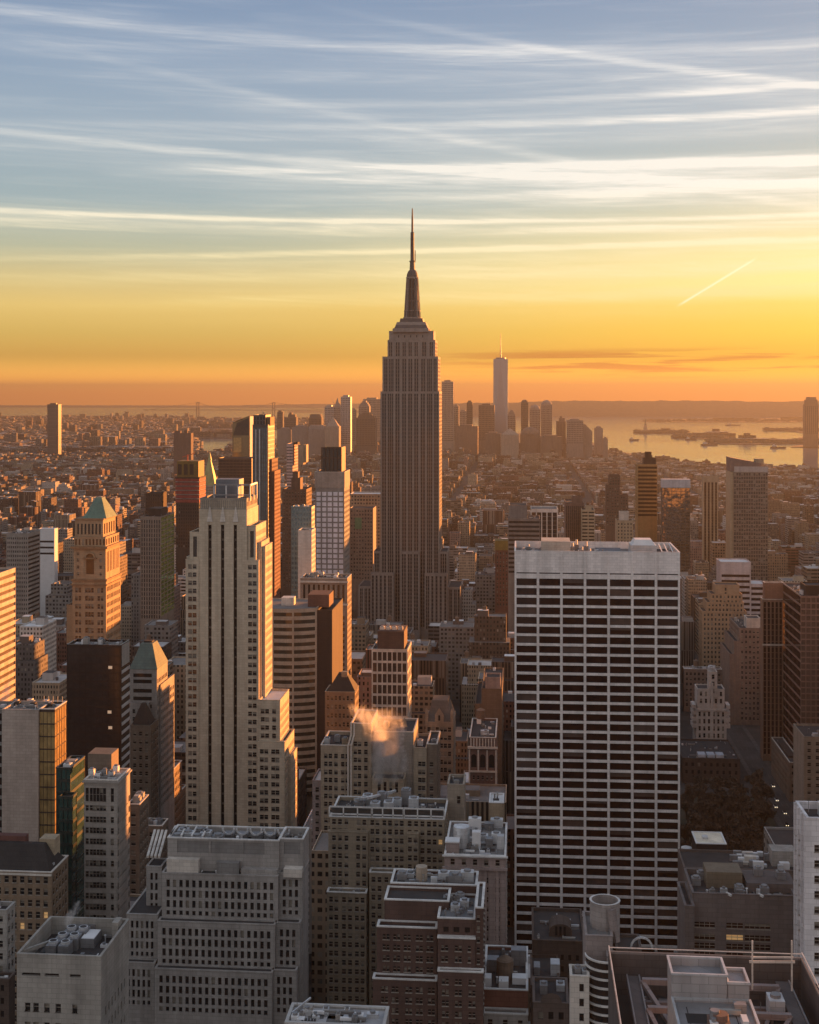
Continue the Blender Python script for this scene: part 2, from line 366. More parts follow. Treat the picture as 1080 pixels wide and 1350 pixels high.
class Building:
    def __init__(s, name, label, x, y, cat='building', group=None, phrase=None):
        s.o = empty(name, (x, y, 0)); tag(s.o, label, cat, group, 'thing'); s.org = (x, y, 0)
        s.acc = {}; s.wins = []; s.pieces = []; s.phrase = phrase; s.box = None
    def P(s, name): return s.acc.setdefault(name, MB())
    def one(s, name, fn, label=None):
        """a separate part of its own: fn fills its mesh"""
        mb = MB(); fn(mb); s.pieces.append((name, mb, label))
    def facade(s, part, side, x0, x1, y0, y1, z0, z1, m, spec):
        mb = s.P(part)
        if side == 'N': P = lambda a, z, k: (x0 + a, y0 + k, z); L = x1 - x0
        elif side == 'W': P = lambda a, z, k: (x1 - k, y0 + a, z); L = y1 - y0
        else: P = lambda a, z, k: (x0 + k, y0 + a, z); L = y1 - y0
        Q = lambda a, b, c, e, mm=m: mb.poly([P(a, c, 0), P(b, c, 0), P(b, e, 0), P(a, e, 0)], mm)
        if not spec: Q(0, L, z0, z1); return
        cols = spec['c'](L) if callable(spec['c']) else spec['c']
        rows = spec['r'](z0, z1) if callable(spec['r']) else spec['r']
        cols = [c for c in cols if c[0] > 0.05 and c[1] < L - 0.05]; rows = sorted(r for r in rows if r[0] > z0 + 0.05 and r[1] < z1 - 0.05)
        rec = spec.get('rec', 0.35); sm = spec.get('span', m); st = spec.get('st', 'sash'); gl = spec.get('gl', G_DARK)
        zc = z0
        for a, b in rows:
            if sm is m: Q(0, L, zc, a)
            else:
                u = 0
                for c, e in cols: Q(u, c, zc, a); Q(c, e, zc, a, sm if zc > z0 else m); u = e
                Q(u, L, zc, a)
            u = 0
            for c, e in cols:
                Q(u, c, a, b); u = e
                for p, q in (((c, a), (c, b)), ((e, a), (e, b)), ((c, a), (e, a)), ((c, b), (e, b))):
                    mb.poly([P(*p, 0), P(*q, 0), P(*q, rec), P(*p, rec)], m)
                ce = P((c + e) / 2, (a + b) / 2, rec)
                r2 = ce[0] ** 2 + ce[1] ** 2
                vis = abs(ce[1]) if side == 'N' else abs(ce[0])
                s.wins.append(((e - c) * (b - a) * vis / r2 ** 1.5, side, ce, e - c, b - a, st, gl))
            Q(u, L, a, b); zc = b
        Q(0, L, zc, z1)
    def mass(s, x0, x1, y0, y1, z0, z1, m, N=None, W=None, E=None, roof=ROOF_D, par=1.1, cop=None, part='wall', side=None, solid=True, t=0.5):
        FOOT.append((x0, x1, y0, y1)); BOXES.append((x0, x1, y0, y1, z0, z1))
        pa = s.P(part)
        s.facade(part, 'N', x0, x1, y0, y1, z0, z1, m, N)
        away = (x0 + x1) / 2 < 0          # the side that faces away from the viewer
        tt = (*BASECOL.get(m.name, (.2, .2, .2)), .37); gg = (2.9, 3.8, .29, .3)
        if W or away: s.facade(part, 'W', x0, x1, y0, y1, z0, z1, m, W)
        else: pa.poly([(x1, y0, z0), (x1, y1, z0), (x1, y1, z1), (x1, y0, z1)], CITY, tt, gg)
        if E or not away: s.facade(part, 'E', x0, x1, y0, y1, z0, z1, m, E)
        else: pa.poly([(x0, y0, z0), (x0, y1, z0), (x0, y1, z1), (x0, y0, z1)], CITY, tt, gg)
        pa.poly([(x0, y1, z0), (x1, y1, z0), (x1, y1, z1), (x0, y1, z1)], CITY, tt, gg)
        if par:
            zr = z1 - par
            s.one('roof', lambda mb: mb.poly([(x0 + t, y0 + t, zr), (x1 - t, y0 + t, zr), (x1 - t, y1 - t, zr), (x0 + t, y1 - t, zr)], roof))
            c = cop or m; pc = MB(); s.pieces.append(('coping', pc, None)); e = 0.12; h = 0.25
            pc.box(x0 - e, x1 + e, y0 - e, y0 + t, z1 - h, z1 + 0.05, c, True); pc.box(x0 - e, x1 + e, y1 - t, y1 + e, z1 - h, z1 + 0.05, c, True)
            pc.box(x0 - e, x0 + t, y0 + t, y1 - t, z1 - h, z1 + 0.05, c, True); pc.box(x1 - t, x1 + e, y0 + t, y1 - t, z1 - h, z1 + 0.05, c, True)
            for a, b, cc, dd in ((x0 + t, x1 - t, y0 + t, y0 + t), (x0 + t, x1 - t, y1 - t, y1 - t), (x0 + t, x0 + t, y0 + t, y1 - t), (x1 - t, x1 - t, y0 + t, y1 - t)):
                pa.poly([(a, cc, zr), (b, dd, zr), (b, dd, z1 - h), (a, cc, z1 - h)], m)
        else:
            s.one('roof', lambda mb: mb.poly([(x0, y0, z1), (x1, y0, z1), (x1, y1, z1), (x0, y1, z1)], roof))
    def see(s, px0, px1, pyb, y, pyt=None):
        HEROES.append((px0, px1, pyb, y))
        if s.phrase: LAND.append((s.phrase, (px0 + px1) / 2, pyb if pyt is None else pyt, y))
    def done(s):
        ox, oy, oz = s.org
        for k, mb in s.acc.items():
            if mb.f: mb.build(k, s.o, s.org)
        for k, mb, lb in s.pieces:
            if mb.f:
                o = mb.build(k, s.o, s.org)
                if lb: o['label'] = lb
        s.wins.sort(key=lambda w: -w[0]); rest = MB(); rng = random.Random(len(s.wins) * 7 + 3)
        for i, (_, side, ce, w, h, st, gl) in enumerate(s.wins):
            r = rng.random(); var = 0
            for vv, pr in WINV[st]:
                r -= pr
                if r <= 0: var = vv; break
            if i < 100:
                key = (round(w, 2), round(h, 2), var, gl.name, st)
                if key not in WMESH:
                    mb = MB()
                    for pts, m in window_quads(w, h, var, gl, st): mb.poly(pts, m)
                    WMESH[key] = mb.mesh('window')
                o = bpy.data.objects.new('window', WMESH[key]); COL.objects.link(o)
                o.parent = s.o; o.location = (ce[0] - ox, ce[1] - oy, ce[2]); o.rotation_euler = (0, 0, ROT[side])
            else:
                for pts, m in window_quads(w, h, var, gl, st):
                    if side == 'N': pp = [(ce[0] + a, ce[1] + b, ce[2] + c) for a, b, c in pts]
                    elif side == 'W': pp = [(ce[0] - b, ce[1] + a, ce[2] + c) for a, b, c in pts]
                    else: pp = [(ce[0] + b, ce[1] - a, ce[2] + c) for a, b, c in pts]
                    rest.poly(pp, m)
        if rest.f: rest.build('remaining_windows', s.o, s.org)['kind'] = 'stuff'
        return s.o
def even(n, frac, mg=0.0):
    def f(L):
        p = (L - 2 * mg) / n; return [(mg + p * (i + 0.5 - frac / 2), mg + p * (i + 0.5 + frac / 2)) for i in range(n)]
    return f
def pitch(p, frac, mg=0.0):
    return lambda L: even(max(1, round((L - 2 * mg) / p)), frac, mg)(L)
def pairs(n, w, gap, mg=0.0):
    """n pairs of windows"""
    def f(L):
        p = (L - 2 * mg) / n; r = []
        for i in range(n):
            c = mg + p * (i + 0.5); r += [(c - gap / 2 - w, c - gap / 2), (c + gap / 2, c + gap / 2 + w)]
        return r
    return f
def rows(p, frac, top=1.5, low=0.0):
    def f(z0, z1):
        r = []; z = z1 - top
        while z - p * frac > max(z0 + 0.3, low): r.append((z - p * frac, z)); z -= p
        return r
    return f
def G(n, frac, p, hf, top=1.5, low=0.0, mg=0.0, **k): return dict(c=even(n, frac, mg), r=rows(p, hf, top, low), **k)
def GP(pc, frac, p, hf, top=1.5, low=0.0, mg=0.6, **k): return dict(c=pitch(pc, frac, mg), r=rows(p, hf, top, low), **k)
def unit(x0, x1, y0, y1, z, h, m=GALV, fan=True):
    def f(mb):
        mb.box(x0, x1, y0, y1, z, z + h, m)
        if fan:
            n = max(1, int((x1 - x0) / 2.6)); r = min((x1 - x0) / n, y1 - y0) * 0.36
            for i in range(n): mb.tube((x0 + (i + .5) * (x1 - x0) / n, (y0 + y1) / 2), r, z + h, z + h + 0.45, STEEL, 10)
    return f
def tank(b, x, y, z, r=2.6, h=4.5, leg=2.5):
    """wooden water tank on short legs"""
    def f(mb):
        mb.tube((x, y), r, z + leg, z + leg + h, WOOD, 14)
        for i in range(4):
            a = math.pi / 4 + i * math.pi / 2; mb.bar((x + r * .7 * math.cos(a), y + r * .7 * math.sin(a), z), (x + r * .7 * math.cos(a), y + r * .7 * math.sin(a), z + leg + .1), 0.25, STEEL)
    b.one('water_tank', f); b.one('tank_cap', lambda mb: mb.tube((x, y), r * 1.06, z + leg + h + .02, z + leg + h + r * .55, WOOD, 14, 0.1))

SEAM = mat('tar_seam', (.025, .024, .024), .8, .3, streaks=False); PATCH = mat('patched_felt', (.12, .118, .115), .9, .3, streaks=False)
def clutter(b, x0, x1, y0, y1, z, n, seed, pal=None):
    """the small things of a real roof: boxes, ducts, pipes, vents, hatches, seams"""
    r = random.Random(seed); pal = pal or (GALV, STEEL, ROOF_W, CONC, GREY)
    w, d = x1 - x0, y1 - y0
    for i in range(int(w / 3)): b.one('roof_seam', lambda mb: mb.box(x0 + 3 * i + 1, x0 + 3 * i + 1.12, y0 + .6, y1 - .6, z, z + .012, SEAM))
    for i in range(max(1, n // 6)):
        px, py, a, c = r.uniform(x0 + .6, x1 - 3), r.uniform(y0 + .6, y1 - 2.5), r.uniform(1.5, 4), r.uniform(1, 3); b.one('roof_patch', lambda mb: mb.box(px, min(px + a, x1 - .5), py, min(py + c, y1 - .5), z, z + .02, r.choice((PATCH, SEAM))))
    for i in range(n):
        k = r.random(); px, py = r.uniform(x0 + .8, x1 - 1.6), r.uniform(y0 + .8, y1 - 1.4); m = r.choice(pal)
        if k < .34: a, c, h = r.uniform(.5, 1.8), r.uniform(.5, 1.5), r.uniform(.4, 1.6); b.one('roof_unit', unit(px, min(px + a, x1 - .5), py, min(py + c, y1 - .5), z, h, m, r.random() < .4))
        elif k < .52: L = r.uniform(2, min(9, w * .5)); b.one('duct', lambda mb: mb.box(px, min(px + L, x1 - .5), py, py + .55, z + .3, z + .85, m, True))
        elif k < .66: L = r.uniform(1.5, min(7, d * .5)); b.one('pipe', lambda mb: mb.bar((px, py, z + .35), (px, min(py + L, y1 - .5), z + .35), .22, m))
        elif k < .86: h = r.uniform(.5, 1.9); b.one('vent_pipe', lambda mb: (mb.tube((px, py), .16, z, z + h, m, 8), mb.tube((px, py), .3, z + h, z + h + .22, m, 8)))
        elif k < .94: b.one('roof_hatch', lambda mb: mb.box(px, px + .9, py, py + .9, z, z + .5, m))
        else: b.one('aerial', lambda mb: mb.bar((px, py, z), (px, py, z + r.uniform(1.5, 3.5)), .1, STEEL))
# ------------------------------------------------------------------ landmark buildings
def dims(px0, px1, pyt, y): return X(px0, y), X(px1, y), Z(pyt, y, (px0 + px1) / 2)
def new(name, label, px, y, phrase, cat='building', group=None): return Building(name, label, X(px, y), y, cat, group, phrase)

# ---- the tall spired tower in the middle
def spired_tower():
    y = 1290; b = new('spired_skyscraper', 'tall stepped art deco skyscraper with a needle spire rising above the horizon', 541, y, 'spired skyscraper', 'skyscraper')
    st = mat('warm_limestone', (0.235, 0.205, 0.185), var=.1); mt = mat('dark_nickel', (0.085, 0.078, 0.078), 0.7, 0.15, 0.0); sp = mat('spandrel_grey', (0.075, 0.063, 0.058), streaks=False)
    fl = 3.75
    def N(groups, L0, top=2.2, low=0):     # groups of windows between broad piers; positions in pixels of the photograph at this distance
        cs = []
        k = T(541, y) / FPX
        for a, e, n in groups:
            a, e = (a - L0) * k, (e - L0) * k; p = (e - a) / n
            cs += [(a + p * (i + .14), a + p * (i + .86)) for i in range(n)]
        return dict(c=cs, r=rows(fl, 0.66, top, low), span=sp, rec=0.6, st='plain')
    z = lambda py: Z(py, y, 541)
    xs = lambda p: X(p, y)
    gs = [(503.5, 509.5, 2), (511, 519, 3), (521, 527.5, 2), (530, 536, 2), (538, 544, 2), (546, 552, 2), (554.5, 561, 2), (563, 570.5, 3), (572.5, 578, 2)]
    wside = GP(2.9, .55, fl, .64, 2.2, 30, 1.2, span=sp, st='dark')
    yb = y + 41
    b.mass(xs(501.7), xs(579.3), y, yb, 0, z(516), st, N=N(gs, 501.7, low=30), W=wside, par=1.0)
    # the shoulders that step down on the lower floors
    b.mass(xs(528), xs(554), y - 4, y - .01, 0, z(727), st, N=N([(530, 536, 2), (538, 544, 2), (546, 552, 2)], 528, low=30), W=None, par=1)
    for a, e, g_ in ((490, 520, [(491, 494.5, 1), (496, 499.5, 1), (501.5, 505, 1), (507, 510.5, 1), (512.5, 518, 2)]), (560.5, 590.5, [(562, 567, 2), (569, 572.5, 1), (574.5, 578, 1), (580, 583.5, 1), (586, 589.5, 1)])):
        b.mass(xs(a), xs(e), y - 7, y - .02, 0, z(755), st, N=N(g_, a, low=30), W=wside, par=1)
    for a, e in ((493, 501.6), (579.4, 590)): b.mass(xs(a), xs(e), y + .3, yb - 5, 0, z(727), st, N=N([(a + 1, e - 1, 3)], a, low=30), W=wside, par=1)
    for a, e in ((473, 490), (590.6, 607)): b.mass(xs(a), xs(e), y - 3, yb, 0, z(773), st, N=N([(a + 2, a + 6, 2), (a + 8, a + 12, 2), (a + 13, a + 16, 1)], a, low=30), W=wside, par=1)
    # upper setbacks
    b.mass(xs(504), xs(577.5), y + 2, yb - 2, z(516) - 1.2, z(470), st, N=N([(506, 511, 2), (512, 519, 3), (521, 527, 2), (530, 536, 2), (538, 544, 2), (546, 552, 2), (555, 561, 2), (563, 570, 3), (571.5, 576, 2)], 504), W=wside)
    b.mass(xs(510.5), xs(573.5), y + 4, yb - 4, z(470) - 1.2, z(448), st, N=N([(512, 517, 2), (521, 527, 2), (530, 535, 2), (538, 543, 2), (546, 551, 2), (556, 562, 2), (566, 571, 2)], 510.5), W=wside)
    b.mass(xs(512.3), xs(571.3), y + 5, yb - 5, z(448) - 1.2, z(436), st, N=N([(524, 526, 1), (532, 534, 1), (540, 542, 1), (548, 550, 1), (556, 558, 1)], 512.3, top=4), W=None, roof=ROOF_G)
    c = (xs(541.5), y + 20)
    rr = lambda w: w / 2 * T(541, c[1]) / FPX
    def tier(w0, w1, a, e, m=mt):
        def f(mb):
            r0, r1 = rr(w0), rr(w1); mb.frustum(c[0] - r0, c[0] + r0, c[1] - r0, c[1] + r0, z(a), c[0] - r1, c[0] + r1, c[1] - r1, c[1] + r1, z(e), m)
        return f
    dz = Z(436, y + 20, 541) - Z(436, y, 541)
    zz = z; 
    b.one('observation_deck', tier(47, 46, 437.5, 432.5, st)); b.one('deck_tier', tier(44, 40, 432.5, 428, mt)); b.one('deck_tier', tier(40, 37, 428, 424, st)); b.one('deck_tier', tier(31, 29, 424, 419, mt))
    def mast(mb):
        k = [(22, 420), (19.5, 408), (17, 394), (15.4, 378), (14.6, 362)]
        for (w0, a), (w1, e) in zip(k, k[1:]): mb.tube(c, rr(w0), z(a), z(e), mt, 16, rr(w1), False)
    b.one('mooring_mast', mast)
    for w0, a, h in ((24.5, 419.5, 2.5), (22, 409, 1.2), (19.6, 396, 1.2), (17.4, 380, 1.2), (16.6, 365, 2)): b.one('mast_ring', lambda mb, w0=w0, a=a, h=h: mb.tube(c, rr(w0), z(a), z(a - h), st, 16))
    for i in range(8): b.one('mast_rib', lambda mb, i=i: mb.bar((c[0] + rr(22.4) * math.cos(.39 + i * .785), c[1] + rr(22.4) * math.sin(.39 + i * .785), z(419)), (c[0] + rr(15.2) * math.cos(.39 + i * .785), c[1] + rr(15.2) * math.sin(.39 + i * .785), z(363)), .8, st))
    for an in (0, 1, 2, 3):
        def fin(mb, an=an):
            t = math.pi / 4 + an * math.pi / 2; dx, dy = math.cos(t), math.sin(t)
            for (w0, a), (w1, e) in (((30, 424), (25, 404)), ((25, 404), (19, 366))):
                mb.frustum(c[0] + dx * rr(w0) * .72 - .9, c[0] + dx * rr(w0) * .72 + .9, c[1] + dy * rr(w0) * .72 - .9, c[1] + dy * rr(w0) * .72 + .9, z(a),
                           c[0] + dx * rr(w1) * .72 - .7, c[0] + dx * rr(w1) * .72 + .7, c[1] + dy * rr(w1) * .72 - .7, c[1] + dy * rr(w1) * .72 + .7, z(e), st)
        b.one('buttress_wing', fin)
    for k in range(-1, 2):
        b.one('mast_window', lambda mb, k=k: mb.bar((c[0] + k * 2.9, c[1] - rr(20) - .15, z(417)), (c[0] + k * 2.3, c[1] - rr(14.6) - .4, z(366)), 1.3, G_DARK))
    def dome(mb):
        k = [(15.4, 362), (14.2, 359), (12, 356), (9, 354), (6.5, 353)]
        for (w0, a), (w1, e) in zip(k, k[1:]): mb.tube(c, rr(w0), z(a), z(e), mt, 16, rr(w1), True)
    b.one('mast_dome', dome)
    def ant(mb):
        k = [(7.4, 353.5), (6.4, 342.5), (8.6, 342.4), (8.2, 341.2), (5.2, 341.1), (4.8, 304), (5.6, 303.9), (2.9, 302.6), (2.4, 284), (1.3, 271)]
        for (w0, a), (w1, e) in zip(k, k[1:]): mb.tube(c, rr(w0), z(a), z(e), mt, 8, rr(w1), True)
        for py in (336, 330, 324, 318, 312): mb.tube(c, rr(5), z(py), z(py - 1), mt, 8)
        mb.tube((c[0] + rr(7.5), c[1]), .45, z(343), z(327), mt, 6); mb.bar((c[0], c[1], z(341)), (c[0] + rr(7.5), c[1], z(341)), .5, mt)
    b.one('antenna', ant)
    for px, h in ((521, 9), (527, 7), (556, 8), (559, 6), (517, 4), (566, 3)):
        b.one('aerial', lambda mb, px=px, h=h: (mb.tube((xs(px), y + 10), .35, z(436), z(436 - h), STEEL, 6), mb.tube((xs(px), y + 10), .8, z(436 - h * .3), z(436 - h * .6), STEEL, 6)))
    b.see(488, 592, 818, y, 600); b.see(473, 607, 815, y - 20); b.done()
spired_tower()

# ---- the broad white slab with long horizontal windows
def white_slab():
    y = 575; b = new('office_slab', 'broad white office slab with rows of long dark windows and blank top band', 690, y, 'broad white slab', 'skyscraper')
    x0, x1 = X(678.5, y), X(896.5, y); z1 = Z(727, y, 785); yb = y + 38
    k = T(785, y) / FPX; L = x1 - x0; p = L / 7
    cols = [(p * i + .055 * p, p * (i + 1) - .055 * p) for i in range(7)]
    rws = [(Z(773.0 + 12.72 * i, y, 785), Z(763.6 + 12.72 * i, y, 785)) for i in range(43) if Z(772.5 + 12.72 * i, y, 785) > 4]
    b.mass(x0, x1, y, yb, 0, z1, WHITE, N=dict(c=cols, r=rws + [(Z(757.2, y, 785), Z(755.6, y, 785))], rec=.6, st='slab', gl=G_BROWN),
           E=dict(c=even(3, .86), r=rws, rec=.5, st='plain', gl=G_BROWN), W=dict(c=even(3, .86), r=rws, rec=.5, st='plain', gl=G_BROWN), roof=ROOF_G, par=3.0, cop=WHITE)
    def fin(mb, xx): mb.box(xx - .42, xx + .42, y - .45, y - .003, 0, z1 - .3, WHITE)
    for i in range(8): b.one('pier', lambda mb, i=i: fin(mb, x0 + p * i + (.42 if i == 0 else -.42 if i == 7 else 0)))
    zr = z1 - 3.0
    def bx(mb, a, e, c, d, h, m): mb.box(a, e, c, d, zr, zr + h, m)
    b.one('penthouse', lambda mb: bx(mb, X(714, y + 16), X(752, y + 16), y + 14, y + 30, 5.6, mat('pale_plant_room', (.42, .38, .33))))
    b.one('cooling_tower', lambda mb: (bx(mb, X(832, y + 14), X(866, y + 14), y + 14, y + 28, 4.2, GALV), mb.frustum(X(834, y + 14), X(864, y + 14), y + 15, y + 27, zr + 4.2, X(838, y + 14), X(860, y + 14), y + 17, y + 25, zr + 6.4, ROOF_W)))
    b.one('plant_deck', lambda mb: bx(mb, X(788, y + 10), X(822, y + 10), y + 8, y + 30, 1.2, mat('grey_deck', (.10, .10, .11), .6)))
    b.one('roof_well', lambda mb: bx(mb, X(866, y + 10), X(890, y + 10), y + 6, y + 33, .5, ROOF_D))
    for i in range(3): b.one('roof_rail', lambda mb, i=i: mb.bar((X(872 + i * 7, y + 8), y + 5, zr + 2.6), (X(868 + i * 7, y + 36), y + 36, zr + 2.6), .4, ROOF_W))
    for px, dd, h in ((757, 18, 4.5), (763, 22, 5.5), (769, 12, 3.5), (776, 20, 5), (780, 14, 2.5), (690, 20, 2), (697, 24, 3), (704, 16, 2)):
        b.one('roof_vent', lambda mb, px=px, dd=dd, h=h: (mb.box(X(px, y) - 1, X(px, y) + 1, y + dd, y + dd + 2.4, zr, zr + h * .6, STEEL), mb.tube((X(px, y), y + dd + 1.2), .5, zr + h * .6, zr + h, GALV, 8)))
    clutter(b, x0 + 1, x1 - 1, y + 1, yb - 1, zr, 50, 14)
    b.see(676, 897, 1255, y, 860); b.done()
white_slab()

# ---- slender limestone tower with three dark stripes
def striped_tower():
    y = 600; b = new('limestone_tower', 'slender pale stone tower with three long dark window stripes and sunlit west steps', 300, y, 'pale three striped tower', 'skyscraper')
    st = mat('cream_brick', (0.45, 0.385, 0.295), var=.14); dk = mat('stripe_panel', (.085, .07, .06), .6)
    xs = lambda p, yy=y: X(p, yy); z = lambda p: Z(p, y, 300); k = T(300, y) / FPX; fl = 10.72 * k
    pw = lambda n, a, e, top: dict(c=[((i - a) * k, (i - a + 5.1) * k) for i in n], r=rows(fl, .52, top, z(1100)), rec=.4, st='sash')
    x0, x1 = xs(262.6), xs(325.6)
    zt, zs = z(672), z(1105)
    stripes = dict(c=[((p - 262.6 - 2.2) * k, (p - 262.6 + 2.3) * k) for p in (277, 294, 311)], r=[(10, z(692))], rec=1.0, st='plain', gl=glass('stripe_glass', (.012, .011, .011), .3, 0, .15))
    b.mass(x0, x1, y, y + 26, 0, zt, st, N=stripes, W=GP(2.6, .5, fl, .5, 14, z(760)), par=1)
    for p in (277, 294, 311):
        b.one('pointed_finial', lambda mb, p=p: mb.frustum(xs(p) - 1.3, xs(p) + 1.3, y - .5, y - .01, z(688), xs(p) - .2, xs(p) + .2, y - .4, y - .01, z(668), PALE))
        for i in range(30): b.one('stripe_spandrel', lambda mb, p=p, i=i: mb.box(xs(p) - .65, xs(p) + .65, y + .62, y + .78, z(700 + 12.9 * i), z(700 + 12.9 * i) + .9, dk))
    # crown
    b.mass(xs(263.5), xs(325), y + .6, y + 25, zt - 1.2, z(657), mat('crown_stone', (.27, .24, .20)), N=dict(c=even(22, .45), r=[(z(670), z(660))], rec=.3, st='plain', gl=st), W=dict(c=even(8, .45), r=[(z(668), z(662))], rec=.3, st='plain', gl=st), roof=ROOF_D, par=1.6)
    b.one('plant_room', lambda mb: mb.box(xs(285, y + 10), xs(316, y + 10), y + 9, y + 19, z(657) - 1.6, Z(632, y + 9, 300), mat('blue_grey_metal', (.14, .155, .175), .6)))
    def truss(mb):
        a, e = xs(283, y + 6), xs(330, y + 6); z0, zz = z(657) - 1.6, Z(640, y + 6, 300)
        for i in range(4): mb.box(a + (e - a) * i / 3 - .3, a + (e - a) * i / 3 + .3, y + 5.2, y + 5.8, z0, zz, GALV)
        mb.box(a, e, y + 5.2, y + 5.8, zz, zz + .7, STEEL); mb.box(a, e, y + 5.2, y + 5.8, z0 + 2.5, z0 + 3, STEEL)
        mb.box(e - .3, e + .3, y + 5.8, y + 21, zz, zz + .7, GALV); mb.box(e - .3, e + .3, y + 20.5, y + 21, z0, zz, GALV); mb.box(e - .3, e + .3, y + 13, y + 13.5, z0, zz, GALV)
    b.one('roof_frame', truss)
    # stepped shoulders
    sh = [(249.5, 262.55, 702, 3, 24, [(252, 0)]), (325.65, 336, 697, 3, 25, None), (336.05, 345, 692 + 3, 5, 25, None)]
    b.mass(xs(249.5), x0 - .02, y + 1, y + 24, 0, z(702), st, N=dict(c=[(1.6, 3.4)], r=[(z(735), z(708))], st='plain', rec=.6), par=1)
    b.mass(xs(245), xs(249.45), y + 1.5, y + 24, 0, z(735), st, N=None, W=None)
    b.mass(xs(245.2), x0 - .03, y - .4, y + .95, 0, z(738), st, N=pw((248.5, 254.6), 245.2, 262, 2.2), W=None, par=.6)
    b.mass(x1 + .02, xs(337), y + 1, y + 25, 0, z(693), st, N=dict(c=[(1.3, 3.0)], r=[(z(735), z(700))], st='plain', rec=.6), W=GP(2.6, .45, fl, .5, 3, z(940)), par=1)
    b.mass(xs(337.05), xs(342), y + 5, y + 24, 0, z(716), st, N=None, W=GP(2.6, .45, fl, .5, 3, z(940)), par=1)
    b.mass(x1 + .03, xs(341.5), y - .4, y + .95, 0, z(738), st, N=pw((327.5, 333.6), 325.7, 341, 2.2), W=None, par=.6)
    b.mass(xs(342.05), xs(346), y + 7, y + 24, 0, z(722), st, N=None, W=GP(2.6, .45, fl, .5, 3, z(940)), par=1)
    # lower wings to the west
    b.mass(xs(341.6), xs(370), y - 1, y + 22, 0, z(921), st, N=pw((344.5, 350.4, 359.6, 365.2), 341.6, 370, 4.2), W=GP(2.7, .45, fl, .5, 4, z(1100)), roof=ROOF_W, par=1)
    b.mass(xs(341.65), xs(376.6), y - 3, y - 1.02, 0, z(974), st, N=pw((344.5, 350.4, 359.6, 365.2), 341.65, 376, 3.6), W=None, par=.8)
    b.mass(xs(370.05), xs(377), y - 2.9, y + 22, 0, z(974) - .4, st, N=None, W=GP(2.7, .45, fl, .5, 4, z(1100)), par=.8)
    b.mass(xs(377.05), xs(381), y + 6, y + 22, 0, z(1000), st, N=None, W=GP(2.7, .45, fl, .5, 4, z(1100)), par=.8)
    b.see(243, 390, 1092, y, 860); b.done()
striped_tower()

